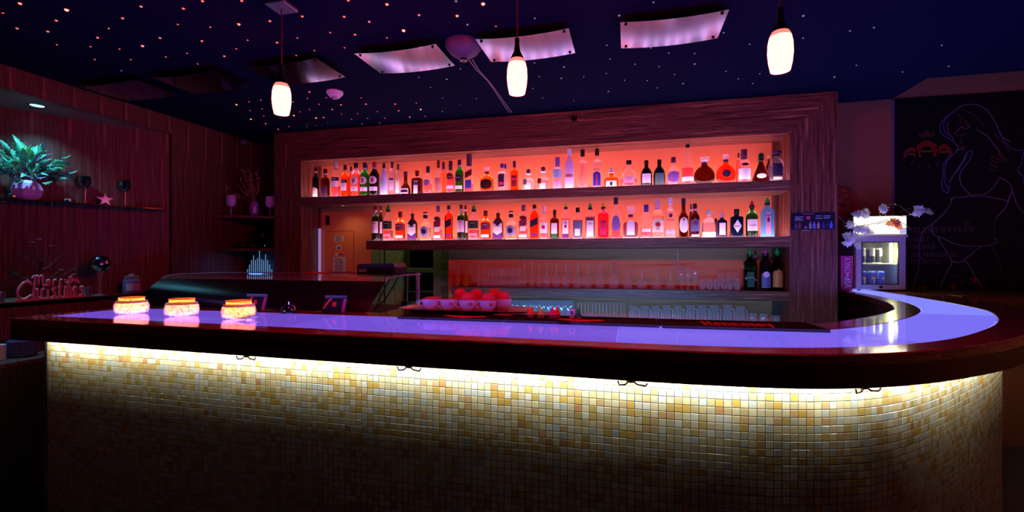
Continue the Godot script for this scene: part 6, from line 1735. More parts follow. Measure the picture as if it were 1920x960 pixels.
func glass_parts(kind: String, h: float, w: float) -> Array:       # [part name, mesh, material key]
	var r := w / 2
	var out := []
	var low := kind in ["highball", "coupe", "mug", "bigmug", "ashtray"]
	var cl := pane("glassware_low", 0.10, 0.02, Color(0.80, 0.94, 1.0)) if low else pane("glassware", 0.06, 0.02, Color(0.92, 0.94, 1.0))
	var thick := pane("glassware_thick_low", 0.42, 0.02, Color(0.82, 0.95, 1.0)) if low else pane("glassware_thick", 0.34, 0.02, Color(0.95, 0.95, 1.0))
	var down := kind not in ["snifter", "goblet", "tumbler", "highball", "mug", "bigmug", "ashtray"]
	if down:      # stemware standing on its rim
		var bowl_h := 0.5
		var prof := []
		var m: Material = cl
		match kind:
			"orangewine":
				m = solid_pane("glassware_orange", c8(255, 132, 20), 0.8)
				prof = [[0.72, 0.0], [0.95, 0.14], [1.0, 0.22], [0.72, 0.36], [0.28, 0.46], [0.1, 0.5]]
			"flute", "tallschnapps":
				prof = [[0.8, 0.0], [0.95, 0.15], [0.9, 0.32], [0.5, 0.5], [0.14, 0.58]]
				bowl_h = 0.58
			"schnapps":
				prof = [[0.8, 0.0], [1.0, 0.2], [0.85, 0.36], [0.3, 0.5], [0.16, 0.55]]
				bowl_h = 0.55
			"martini":
				prof = [[1.0, 0.0], [0.55, 0.24], [0.08, 0.46]]
				bowl_h = 0.46
			"coupe":
				prof = [[0.9, 0.0], [1.0, 0.06], [0.75, 0.3], [0.3, 0.48], [0.14, 0.52]]
				bowl_h = 0.52
			_:
				prof = [[0.76, 0.0], [0.96, 0.16], [1.0, 0.28], [0.82, 0.42], [0.4, 0.53], [0.1, 0.57]]
				bowl_h = 0.57
		var pts := []
		for p in prof:
			pts.append(Vector2(p[0] * r, p[1] * h + 0.0005))
		var gm := Geo.new()
		gm.lathe(pts, 20, Vector3.ZERO, 3.0, false)
		out.append(["bowl", gm.mesh(), m])
		var sm: Material = m if kind == "orangewine" else thick
		out.append(["rim", lathem([Vector2(pts[0].x - 0.0006, 0.0004), Vector2(pts[0].x + 0.0012, 0.0012), Vector2(pts[0].x - 0.0006, 0.0022)], 20), sm])
		if kind == "tealwine":
			sm = solid_pane("glassware_teal", c8(60, 150, 185), 0.85)
		out.append(["stem", lathem([Vector2(0.1 * r + 0.001, bowl_h * h), Vector2(0.0028, (bowl_h + 0.1) * h), Vector2(0.0028, 0.93 * h), Vector2(0.007, 0.975 * h)], 8), sm])
		out.append(["foot", lathem([Vector2(0.007, 0.975 * h), Vector2(r * 0.78, 0.993 * h), Vector2(r * 0.78, h), Vector2(0, h)], 20), sm])
	else:
		var bowl := []
		match kind:
			"snifter":
				bowl = [[0.12, 0.32], [0.7, 0.38], [1.0, 0.58], [0.95, 0.74], [0.72, 1.0]]
				out.append(["stem", lathem([Vector2(0.007, 0.02 * h), Vector2(0.004, 0.12 * h), Vector2(0.008, 0.33 * h)], 8), cl])
				out.append(["foot", lathem([Vector2(r * 0.8, 0), Vector2(r * 0.8, 0.002), Vector2(0.007, 0.03 * h)], 18), cl])
			"goblet":
				bowl = [[0.15, 0.40], [0.75, 0.46], [0.9, 0.62], [1.0, 1.0]]
				out.append(["stem", lathem([Vector2(0.007, 0.02 * h), Vector2(0.005, 0.2 * h), Vector2(0.008, 0.42 * h)], 8), cl])
				out.append(["foot", lathem([Vector2(r * 0.8, 0), Vector2(r * 0.8, 0.002), Vector2(0.007, 0.03 * h)], 18), cl])
			"ashtray":
				bowl = [[0.9, 0.0], [1.0, 0.1], [1.0, 0.95], [0.94, 1.0], [0.8, 0.9], [0.7, 0.3], [0.0, 0.25]]
			"mug", "bigmug":
				bowl = [[0.0, 0.004], [0.86, 0.004], [0.92, 0.06], [0.82, 0.14], [0.88, 0.5], [0.98, 0.82], [1.0, 1.0], [0.93, 1.0], [0.92, 0.96]]
			"tumbler":
				bowl = [[0.0, 0.006], [0.84, 0.006], [0.88, 0.03], [1.0, 1.0], [0.95, 1.0]]
			_:
				bowl = [[0.0, 0.003], [0.88, 0.003], [0.92, 0.02], [1.0, 1.0], [0.96, 1.0]]
		var pts := []
		for p in bowl:
			pts.append(Vector2(p[0] * r, p[1] * h + 0.0005))
		var gm := Geo.new()
		gm.lathe(pts, 16 if kind != "mug" and kind != "bigmug" else 12, Vector3.ZERO, 0.7, false)
		out.append(["bowl", gm.mesh(), cl])
		var tr: float = pts[-1].x if kind != "ashtray" else r * 0.97
		if kind != "ashtray":
			out.append(["rim", lathem([Vector2(tr - 0.0012, h - 0.0024), Vector2(tr + 0.001, h - 0.001), Vector2(tr - 0.0012, h + 0.0004)], 18), thick])
		if kind in ["mug", "bigmug", "tumbler", "highball"]:
			out.append(["base", lathem([Vector2(0, 0.0012), Vector2(r * 0.82, 0.0012), Vector2(r * 0.84, h * 0.08), Vector2(0, h * 0.09)], 16), thick])
			var ribs := Geo.new()
			var many := 8 if kind.ends_with("mug") else 6
			for j in many:
				var a := TAU * (j + 0.5) / many
				var k0: float = 0.84 * r
				var k1: float = (0.97 if kind != "highball" else 0.94) * r
				ribs.tube([Vector3(sin(a) * k0, h * 0.14, cos(a) * k0), Vector3(sin(a) * (k0 + k1) / 2, h * 0.45, cos(a) * (k0 + k1) / 2), Vector3(sin(a) * k1, h * (0.72 if kind.ends_with("mug") else 0.6), cos(a) * k1)], 0.003 if kind.ends_with("mug") else 0.0014, 0.001, 4)
			out.append(["ribs", ribs.mesh(), thick])
		if kind == "mug" or kind == "bigmug":
			out.append(["handle", tubem([Vector3(r * 0.8, h * 0.82, 0), Vector3(r * 1.5, h * 0.8, 0), Vector3(r * 1.6, h * 0.5, 0), Vector3(r * 1.35, h * 0.24, 0), Vector3(r * 0.78, h * 0.22, 0)], 0.0045), thick])
	return out


func solid_pane(key: String, col: Color, alpha: float) -> StandardMaterial3D:      # coloured clear glass of low tint
	if not mats.has(key):
		var m := plain(key, Color(col, alpha), 0.26)
		m.transparency = BaseMaterial3D.TRANSPARENCY_ALPHA
		m.clearcoat_enabled = true
		m.clearcoat = 1.0
		m.clearcoat_roughness = 0.03
		m.backlight_enabled = true
		m.backlight = col
	return mats[key]


func build_glasses() -> void:
	var said := {
		"orangewine": ["orange-tinted upside-down wine glass on the glass shelf", "orange wine glasses"],
		"tallschnapps": ["tall thin upside-down liqueur glass by the orange glasses", "tall liqueur glasses"],
		"schnapps": ["small stemmed schnapps glass upside down in the dense rows on the glass shelf", "small schnapps glasses in rows"],
		"flute": ["slender upside-down flute right of the schnapps rows", "upside-down flutes"],
		"wine": ["tall thick-stemmed upside-down wine glass", "upside-down wine glasses"],
		"balloon": ["large round upside-down wine glass", "upside-down balloon glasses"],
		"tealwine": ["large upside-down wine glass with a teal stem and foot", ""],
		"martini": ["martini glass upside down on the glass shelf", "upside-down martini glasses"],
		"snifter": ["upright brandy snifter beside the tumblers", "brandy snifters"],
		"goblet": ["upright small goblet standing just left of the row of tumblers", ""],
		"tumbler": ["small clear tumbler stacked at the right part of the glass shelf", "stacked tumblers"],
		"highball": ["slim clear highball glass in the dense rows on the low worktop", "highball glasses on the worktop"],
		"coupe": ["stemmed glass upside down in the middle of the low worktop", "stemmed glasses on the worktop"],
		"mug": ["clear beer mug in the smaller mug row", "smaller beer mugs"],
		"bigmug": ["big clear beer mug in the right mug row", "big beer mugs"],
		"ashtray": ["round glass ashtray on the low worktop", "glass ashtrays"],
	}
	var cache := {}
	var nth := {}
	var words := ["leftmost", "second from the left", "third from the left", "fourth from the left", "fifth from the left"]
	for row in GLASSES.split("|"):
		var v := row.split(" ")
		var kind := v[0]
		var base := float(v[2]) + 0.0006
		var key := "%s_%.2f" % [kind, snappedf(float(v[4]), 0.01)]
		if not cache.has(key):
			cache[key] = glass_parts(kind, snappedf(float(v[4]), 0.004), float(v[5]) * 0.97)
		var t := thing({"orangewine": "wine_glass", "wine": "wine_glass", "balloon": "wine_glass", "tealwine": "wine_glass", "martini": "martini_glass", "tallschnapps": "liqueur_glass", "schnapps": "schnapps_glass", "flute": "champagne_flute", "snifter": "brandy_snifter", "goblet": "goblet_glass", "tumbler": "tumbler_glass", "highball": "highball_glass", "coupe": "stemmed_glass", "mug": "beer_mug", "bigmug": "beer_mug", "ashtray": "ashtray"}[kind], said[kind][0], "ashtray" if kind == "ashtray" else "mug" if kind.ends_with("mug") else "glass", Vector3(float(v[1]), base, float(v[3])), 0.35 if kind.ends_with("mug") else 0.0, said[kind][1])
		if kind in ["orangewine", "tallschnapps", "flute", "wine", "balloon", "martini", "snifter", "mug", "bigmug", "ashtray"]:
			t.set_meta("label", "%s, %s of its kind" % [said[kind][0], words[nth.get(kind, 0)]])
			nth[kind] = nth.get(kind, 0) + 1
		for e in cache[key]:
			part(e[0], e[1], e[2], t)
	# one martini glass stands across the two others
	var t := thing("martini_glass", "martini glass standing upside down on top of the two other martini glasses", "glass", Vector3(0.36, 1.1685 + 0.146, -3.70))
	for e in glass_parts("martini", 0.146, 0.092):
		part(e[0], e[1], e[2], t)


# ---------------------------------------------------------------- the corner with the small fridge
func build_fridge_corner() -> void:
	var x0 := 1.929
	var w := 0.372
	var y0 := TOP + 0.014
	var h := 0.452
	var zf := -4.70
	var silver := plain("fridge_silver", c8(206, 206, 220), 0.35, 0.3)
	var f := thing("mini_fridge", "small silver glass-door fridge with a lit header sign on the bar's rear end", "fridge", Vector3(x0 + w / 2, y0, zf))
	var black := plain("fridge_inside", c8(30, 34, 34), 0.4)
	var d := 0.36
	var body := part("body", boxm(Vector3(0, 0.012, -d / 2 - 0.012), Vector3(w, 0.024, d - 0.02), 0.003), plain("fridge_grey", c8(120, 124, 140), 0.4), f)
	part("side", boxm(Vector3(-w / 2 + 0.01, h / 2, -d / 2 - 0.012), Vector3(0.02, h, d - 0.02), 0.002), plain("fridge_grey", c8(120, 124, 140), 0.4), body)
	part("side", boxm(Vector3(w / 2 - 0.01, h / 2, -d / 2 - 0.012), Vector3(0.02, h, d - 0.02), 0.002), plain("fridge_grey", c8(120, 124, 140), 0.4), body)
	part("roof", boxm(Vector3(0, h - 0.012, -d / 2 - 0.012), Vector3(w, 0.024, d - 0.02), 0.002), plain("fridge_grey", c8(120, 124, 140), 0.4), body)
	part("back", boxm(Vector3(0, h / 2, -d + 0.005), Vector3(w - 0.04, h - 0.05, 0.01)), black, body)
	for s in [[-1, 0.0], [1, 0.0]]:
		part("foot", lathem([Vector2(0.012, -0.013), Vector2(0.014, -0.004), Vector2(0.014, 0.0)], 12), black, f).position = Vector3(s[0] * 0.14, 0, -0.05)
		part("foot", lathem([Vector2(0.012, -0.013), Vector2(0.014, -0.004), Vector2(0.014, 0.0)], 12), black, f).position = Vector3(s[0] * 0.14, 0, -0.30)
	# door
	var door := part("door", boxm(Vector3(-w / 2 + 0.022, h / 2, 0), Vector3(0.044, h, 0.024), 0.004), silver, f)
	part("door_rail", boxm(Vector3(w / 2 - 0.026, h / 2, 0), Vector3(0.052, h, 0.024), 0.004), silver, door)
	part("door_rail", boxm(Vector3(0, h - 0.020, 0), Vector3(w - 0.09, 0.040, 0.0235), 0.003), silver, door)
	part("door_rail", boxm(Vector3(0, 0.022, 0), Vector3(w - 0.09, 0.044, 0.0235), 0.003), silver, door)
	for s in [[-w / 2 + 0.047, h / 2, 0.006, h - 0.084], [w / 2 - 0.055, h / 2, 0.006, h - 0.084], [-0.004, h - 0.043, w - 0.10, 0.006], [-0.004, 0.047, w - 0.10, 0.006]]:
		part("gasket", boxm(Vector3(s[0], s[1], 0.002), Vector3(s[2], s[3], 0.018)), black, door)
	part("pane", boxm(Vector3(-0.004, h / 2, 0.0), Vector3(w - 0.10, h - 0.09, 0.004)), pane("clear_pane", 0.06), door)
	part("lock", lathem([Vector2(0.012, 0), Vector2(0.013, 0.003), Vector2(0.008, 0.005), Vector2(0.0, 0.004)], 16), black, door).transform = Transform3D(Basis(Vector3.RIGHT, PI / 2), Vector3(0.0, 0.022, 0.0118))
	part("wire_shelf", boxm(Vector3(-0.005, 0.222, -0.16), Vector3(w - 0.045, 0.006, 0.26), 0.002), plain("fridge_shelf", c8(225, 235, 215), 0.4), f)
	part("light_tube", boxm(Vector3(0.098, 0.315, -0.035), Vector3(0.024, 0.17, 0.014), 0.004), glow("fridge_tube_glow", Color(1.0, 1.0, 0.55), 8.0), f)
	omni("fridge_light", Vector3(x0 + w / 2 + 0.098, y0 + 0.315, zf - 0.035), Color(1.0, 1.0, 0.6), 0.12, 0.012)
	area("fridge_light_down", Vector3(x0 + w / 2 + 0.05, y0 + 0.205, zf - 0.03), Vector3(0, -1, -0.6), Vector2(0.22, 0.01), Color(0.55, 0.75, 1.0), 0.05)
	var sign_box := part("header_box", boxm(Vector3(0, h + 0.018 + 0.085, -0.11), Vector3(0.405, 0.168, 0.20), 0.004), plain("fridge_grey", c8(120, 124, 140), 0.4), f)
	part("header_base", boxm(Vector3(0, h + 0.010, -0.10), Vector3(0.405, 0.02, 0.22), 0.003), silver, sign_box)
	part("sign_face", boxm(Vector3(0.0, h + 0.104, -0.007), Vector3(0.392, 0.155, 0.008), 0.002), glow("header_sign_glow", Color(1.0, 0.93, 0.74), 1.35), sign_box, "glowing white sign face")
	part("sign_patch", boxm(Vector3(0.17, h + 0.055, -0.0025), Vector3(0.05, 0.05, 0.001)), glow("header_sign_patch", Color(0.55, 0.5, 0.95), 0.9), sign_box)
	area("header_sign_light", Vector3(x0 + w / 2, y0 + h + 0.104, zf + 0.004), Vector3(0, 0, 1), Vector2(0.39, 0.15), Color(1.0, 0.95, 0.75), 0.03)
	# cans behind the glass
	var can := [Vector2(0.022, 0.0), Vector2(0.0265, 0.006), Vector2(0.0265, 0.122), Vector2(0.023, 0.132), Vector2(0.0235, 0.134), Vector2(0.021, 0.134), Vector2(0.019, 0.130), Vector2(0.0, 0.130)]
	var body_mesh := lathem([Vector2(0.0266, 0.007), Vector2(0.0266, 0.121)], 20, 0.6, false)
	var n := 0
	for lvl in 2:
		for row in 2:
			for k in (3 if lvl == 0 else 2 + row):
				var at := Vector3(x0 + w / 2 - 0.098 + k * 0.071 + row * 0.012, y0 + (0.0245 if lvl == 0 else 0.2255), zf - 0.085 - row * 0.065)
				var names := ["blue and silver drink can on the fridge floor, front row", "blue and silver drink can on the fridge floor, rear row", "dark blue drink can on the fridge's wire shelf, front row", "dark blue drink can on the fridge's wire shelf, rear row"]
				var t := thing("drink_can", names[lvl * 2 + row] + ", %s one" % ["left", "middle", "right"][k], "can", at, 0.3 * n, "drink cans in the fridge")
				part("shell", lathem(can, 20), plain("can_silver", c8(200, 205, 215), 0.25, 0.7), t)
				part("wrap", body_mesh, plain("can_blue", c8(30, 56, 150), 0.25, 0.3) if lvl == 0 else plain("can_dark", c8(24, 28, 48), 0.25, 0.3), t)
				for q in 2:
					part("wrap_panel", patch_mesh(0.0268, 0.0268, 2.0, 0.008 + 0.056 * (q % 2), 0.064 + 0.056 * (q % 2), 0.8), plain("can_silver", c8(200, 205, 215), 0.25, 0.7), t).rotation.y = q * PI + 0.8
				part("emblem_band", patch_mesh(0.0269, 0.0269, 2.0, 0.062, 0.080, 0.7), plain("can_orange", c8(230, 110, 60), 0.4), t)
				n += 1
	# tall pink box
	var vip := thing("pink_box", "tall magenta carton with upright white VIP ONLY lettering beside the fridge", "box", Vector3(1.842, TOP + 0.001, -4.65), 0.0)
	part("carton", boxm(Vector3(0, 0.152, -0.045), Vector3(0.092, 0.304, 0.09), 0.002), plain("carton_magenta", c8(215, 30, 140), 0.45), vip)
	lettering("VIP", 0.062, plain("carton_white", c8(240, 225, 240), 0.5), vip, Vector3(0.008, 0.075, 0.0008), Vector3(0, 0, PI / 2), "Droid Sans", "lettering", 700)
	lettering("ONLY", 0.056, plain("carton_white", c8(240, 225, 240), 0.5), vip, Vector3(0.008, 0.222, 0.0008), Vector3(0, 0, PI / 2), "Droid Sans", "lettering", 400)
	part("round_mark", lathem([Vector2(0.011, 0.0), Vector2(0.011, 0.001), Vector2(0.0, 0.001)], 14), plain("carton_white", c8(240, 225, 240), 0.5), vip).transform = Transform3D(Basis(Vector3.RIGHT, PI / 2), Vector3(0.006, 0.140, 0.0002))
	# garland of wire and crystal leaves across the fridge's sign
	var gar := thing("leaf_garland", "wire garland with crystal leaves and fairy bulbs draped over the fridge's sign", "garland", Vector3(2.11, y0 + 0.62, zf + 0.05))
	var wirem := plain("garland_wire", c8(110, 80, 50), 0.6)
	var strands := [[Vector3(-0.48, 0.03, 0.30), Vector3(-0.34, -0.06, 0.16), Vector3(-0.20, -0.075, 0.03), Vector3(-0.05, -0.05, 0.01), Vector3(0.03, -0.02, 0.02)], [Vector3(-0.12, 0.0235, -0.08), Vector3(0.0, 0.0235, -0.10), Vector3(0.1, 0.03, -0.10), Vector3(0.22, 0.075, -0.06), Vector3(0.32, 0.06, 0.0)], [Vector3(0.05, 0.02, 0.01), Vector3(0.16, 0.0, 0.02), Vector3(0.24, 0.05, 0.02), Vector3(0.30, 0.03, 0.02)], [Vector3(-0.16, 0.10, 0.0), Vector3(-0.14, 0.04, 0.02), Vector3(-0.10, 0.02, 0.02)], [Vector3(-0.05, -0.06, 0.02), Vector3(0.06, -0.03, 0.02), Vector3(0.15, -0.06, 0.02), Vector3(0.20, -0.11, 0.02)], [Vector3(-0.02, 0.09, -0.02), Vector3(0.07, 0.12, -0.02), Vector3(0.12, 0.10, 0.0), Vector3(0.20, 0.02, 0.02)], [Vector3(-0.30, -0.09, 0.12), Vector3(-0.28, -0.15, 0.12), Vector3(-0.27, -0.19, 0.12)]]
	for s in strands:
		part("wire", tubem(s, 0.0022, -1, 5), wirem, gar)
	var crystal := plain("crystal_leaf", c8(225, 228, 255), 0.15, 0.1)
	crystal.backlight_enabled = true
	crystal.backlight = Color(1, 1, 1)
	var gold := plain("crystal_gold", c8(255, 200, 150), 0.2, 0.1)
	gold.backlight_enabled = true
	gold.backlight = Color(1, 0.8, 0.6)
	var spots := [[-0.16, 0.03, 0.02, 0], [-0.175, 0.01, 0.03, 0], [0.0, 0.045, 0.03, 0], [0.285, 0.05, 0.02, 0], [0.27, 0.035, 0.03, 0], [-0.15, -0.115, 0.03, 0], [-0.12, -0.12, 0.035, 0], [0.085, -0.055, 0.03, 1], [0.06, -0.06, 0.03, 1], [-0.285, -0.10, 0.13, 0], [-0.29, -0.16, 0.13, 0], [-0.315, -0.20, 0.13, 0], [-0.28, -0.22, 0.13, 0]]
	var cl := leaf_mesh(0.075, 0.062, 0.3, 7)
	for k in spots.size():
		var s: Array = spots[k]
		for j in 2:
			part("crystal_leaf", cl, gold if s[3] else crystal, gar).transform = Transform3D(Basis(Vector3.BACK, rng.randf_range(-2.2, 2.2)) * Basis(Vector3.UP, rng.randf_range(-0.6, 0.6)), Vector3(s[0] + 0.012 * j, s[1] - 0.012 * j, s[2]))
	for k in 10:
		var s: Array = strands[k % 6]
		part("fairy_bulb", lathem([Vector2(0, -0.004), Vector2(0.003, 0.0), Vector2(0, 0.005)], 8), glow("garland_bulb_glow", Color(1.0, 0.8, 0.5), 1.2), gar).position = (s[1] as Vector3).lerp(s[2], 0.2 + 0.07 * k)
	# red rose relief on the wall behind the garland
	var rose := thing("rose_picture", "big dark red rose panel on the wall above the pink box", "picture", Vector3(1.955, 1.92, -5.09))
	var petal := plain("rose_red", c8(255, 104, 76), 0.6)
	for k in 22:
		var a := k * 2.4
		var r := 0.016 * sqrt(k) * 1.9
		var m := Geo.new()
		var rings := []
		for i in 6:
			var t := i / 5.0
			var hw := (0.035 + 0.003 * k) * sin(PI * (0.15 + 0.8 * t))
			rings.append(PackedVector3Array([Vector3(-hw, t * 0.07, 0.012 * t), Vector3(0, t * 0.08, 0.004), Vector3(hw, t * 0.07, 0.012 * t), Vector3(hw, t * 0.07, 0.009 * t), Vector3(0, t * 0.08, 0.0), Vector3(-hw, t * 0.07, 0.009 * t)]))
		m.loft(rings, true, true, true, 3.0)
		part("petal", m.mesh(), petal, rose).transform = Transform3D(Basis(Vector3.BACK, a) , Vector3(sin(a) * -r * 0.6, cos(a) * r * 0.6, 0.03 - 0.001 * k))
	# drinks card on the right upright
	var card := thing("drinks_card", "dark landscape drinks card with a row of small bottles on the right upright", "menu", Vector3(1.2335, 1.655, -3.6275))
	part("sheet", boxm(Vector3.ZERO, Vector3(0.268, 0.118, 0.003), 0.0), plain("menu_navy", c8(18, 20, 44), 0.4), card)
	var pale := plain("menu_print", c8(190, 190, 225), 0.5)
	for s in [[-0.085, 0.029, 0.055], [-0.09, 0.018, 0.036], [-0.085, 0.008, 0.055], [0.035, 0.034, 0.034], [0.035, 0.018, 0.042], [0.086, 0.033, 0.045], [0.083, 0.019, 0.038], [-0.03, 0.05, 0.07]]:
		part("print_line", boxm(Vector3(s[0], s[1], 0.0018), Vector3(s[2], 0.0042 if s[1] < 0.045 else 0.002, 0.0006)), pale, card)
	part("emblem", boxm(Vector3(-0.028, 0.022, 0.0018), Vector3(0.024, 0.022, 0.0006)), plain("menu_pink", c8(200, 60, 110), 0.5), card)
	var cols := [c8(60, 70, 130), c8(150, 40, 60), c8(130, 130, 150), c8(150, 150, 170), c8(120, 120, 230), c8(190, 150, 150), c8(50, 60, 140), c8(40, 50, 70), c8(80, 110, 240)]
	for k in 9:
		var bx: float = -0.104 + [0.0, 0.022, 0.06, 0.088, 0.112, 0.137, 0.168, 0.193, 0.215][k]
		var tall := 0.05 if k != 2 else 0.02
		part("pictured_bottle", platem(PackedVector2Array([Vector2(bx - 0.008, -0.052), Vector2(bx + 0.008, -0.052), Vector2(bx + 0.008, -0.052 + tall * 0.62), Vector2(bx + 0.0025, -0.052 + tall * 0.76), Vector2(bx + 0.0025, -0.052 + tall), Vector2(bx - 0.0025, -0.052 + tall), Vector2(bx - 0.0025, -0.052 + tall * 0.76), Vector2(bx - 0.008, -0.052 + tall * 0.62)]), 0.0014, 0.0022), plain("menu_bottle_%d" % k, cols[k], 0.5), card)
	part("lower_strip", boxm(Vector3(-0.04, -0.064, 0), Vector3(0.046, 0.003, 0.002)), pale, card)


# ---------------------------------------------------------------- wall graphic: outline drawing of a woman, a crest and lines of words
const DRAWING := "4 158 116 156;2.855 2.718;2.897 2.755;2.947 2.779;3.014 2.780;3.072 2.756;3.121 2.708;3.161 2.636;3.186 2.580;3.198 2.534;3.226 2.473;3.282 2.431|4 116 102 180;2.855 2.718;2.813 2.686;2.771 2.638;2.758 2.593;2.767 2.542;2.796 2.510;2.822 2.493;2.847 2.467|4 116 102 180;2.830 2.699;2.796 2.651;2.788 2.602;2.796 2.550;2.822 2.519|4 158 116 156;2.826 2.634;2.813 2.600;2.822 2.559;2.834 2.518;2.855 2.491;2.864 2.451|4 158 116 156;2.864 2.451;2.885 2.424;2.897 2.393;2.885 2.374;2.910 2.383;2.931 2.391;2.939 2.371|3 165 74 74;2.902 2.408;2.922 2.397;2.947 2.405;2.964 2.400|4 158 116 156;2.868 2.526;2.897 2.554;2.914 2.568|3 165 74 74;2.893 2.514;2.918 2.502;2.943 2.516;2.952 2.535|3 128 74 80;2.872 2.510;2.897 2.519;2.922 2.520;2.939 2.526|3 165 74 74;2.906 2.473;2.922 2.462;2.922 2.442;2.910 2.433|4 158 116 156;2.914 2.588;2.947 2.569;2.981 2.573;2.964 2.590|3 128 74 80;2.881 2.701;2.931 2.662;2.981 2.598;2.997 2.587|3 128 74 80;2.897 2.654;2.931 2.612;2.972 2.584|3 128 74 80;2.972 2.709;3.030 2.675;3.080 2.592;3.096 2.571|3 128 74 80;2.897 2.735;2.939 2.742;2.981 2.708|4 158 116 156;3.035 2.555;3.080 2.517;3.112 2.495;3.145 2.439;3.178 2.387;3.198 2.357;3.202 2.317|3 128 74 80;3.161 2.517;3.202 2.455;3.242 2.403;3.274 2.343|4 116 102 180;3.186 2.565;3.218 2.494;3.234 2.443;3.274 2.382;3.322 2.355;3.380 2.347|4 116 102 180;2.889 2.364;2.855 2.335;2.822 2.307;2.796 2.268;2.779 2.228;2.788 2.167;2.775 2.107;2.779 2.026;2.822 1.994;2.830 2.064|4 116 102 180;2.847 2.326;2.813 2.277;2.796 2.207;2.788 2.147|4 116 102 180;2.805 2.166;2.796 2.096;2.813 2.045;2.830 2.004|4 158 116 156;3.006 2.367;2.964 2.350;2.939 2.291;2.914 2.242;2.881 2.183;2.847 2.124;2.830 2.085|4 116 102 180;3.006 2.362;2.989 2.298;2.964 2.249;2.931 2.201;2.914 2.172;2.906 2.122|4 116 102 180;2.964 2.340;2.947 2.280;2.906 2.212;2.881 2.173|4 158 116 156;2.914 2.172;2.910 2.122;2.922 2.061;2.947 2.020;2.981 1.974|4 158 116 156;2.985 1.967;3.039 1.969;3.096 1.970|4 158 116 156;2.981 1.955;3.039 1.955;3.104 1.950|4 158 116 156;3.096 1.970;3.145 2.013;3.178 2.061;3.202 2.115|4 158 116 156;2.847 1.903;2.851 1.943;2.914 1.949;2.981 1.955|4 158 116 156;3.104 1.950;3.178 1.933;3.262 1.906|3 165 74 74;3.202 2.302;3.178 2.308;3.149 2.310;3.153 2.295;3.178 2.284;3.210 2.272;3.218 2.247|3 165 74 74;3.137 2.281;3.161 2.260;3.194 2.243|3 165 74 74;3.129 2.251;3.153 2.230;3.190 2.209|3 165 74 74;3.121 2.202;3.145 2.186;3.182 2.180|3 165 74 74;3.202 2.347;3.214 2.306;3.238 2.271;3.258 2.270;3.234 2.305;3.214 2.336|4 158 116 156;3.206 2.115;3.250 2.088;3.282 2.048;3.294 1.998;3.274 1.940;3.262 1.896|4 158 116 156;3.294 1.998;3.310 1.948;3.322 1.889|4 116 102 180;3.380 2.337;3.370 2.279;3.362 2.221;3.338 2.192;3.346 2.153;3.370 2.122;3.380 2.054|4 158 116 156;2.855 1.939;2.839 1.889;2.805 1.829;2.754 1.765;2.703 1.715;2.642 1.660;2.617 1.609|4 116 102 180;2.617 1.609;2.604 1.528;2.604 1.436;2.625 1.385|4 158 116 156;2.703 1.700;2.694 1.659;2.711 1.618;2.745 1.593;2.788 1.577;2.847 1.541;2.914 1.516;2.981 1.507;3.063 1.507;3.137 1.516;3.182 1.539|4 158 116 156;3.182 1.539;3.186 1.558;3.165 1.573|4 158 116 156;2.745 1.593;2.762 1.547;2.796 1.486;2.826 1.425;2.847 1.385;2.847 1.345;2.813 1.274;2.779 1.183;2.754 1.102|4 158 116 156;2.847 1.375;2.897 1.360;2.931 1.370;2.947 1.390;2.997 1.435;3.063 1.500|4 158 116 156;2.943 1.385;2.972 1.345;3.006 1.275;3.039 1.216;3.063 1.166;3.096 1.107;3.137 1.058|4 158 116 156;3.294 1.984;3.266 1.897;3.246 1.843;3.202 1.790;3.182 1.761|4 158 116 156;3.302 1.984;3.318 1.915;3.346 1.845;3.380 1.796|3 128 74 80;3.182 1.761;3.165 1.692;3.165 1.613;3.170 1.573|3 128 74 80;3.153 1.504;3.161 1.474;3.186 1.425;3.202 1.346;3.226 1.257|3 128 74 80;3.258 1.199;3.290 1.130;3.314 1.082|3 165 74 74;2.947 1.716;2.972 1.727;2.968 1.705;2.947 1.698|3 128 74 80;2.872 1.249;2.897 1.240;2.922 1.215;2.931 1.155|4 116 102 180;2.604 1.436;2.591 1.293;2.565 1.190;2.547 1.108"
const MURAL := Rect2(2.401, 1.06, 1.30, 1.815)


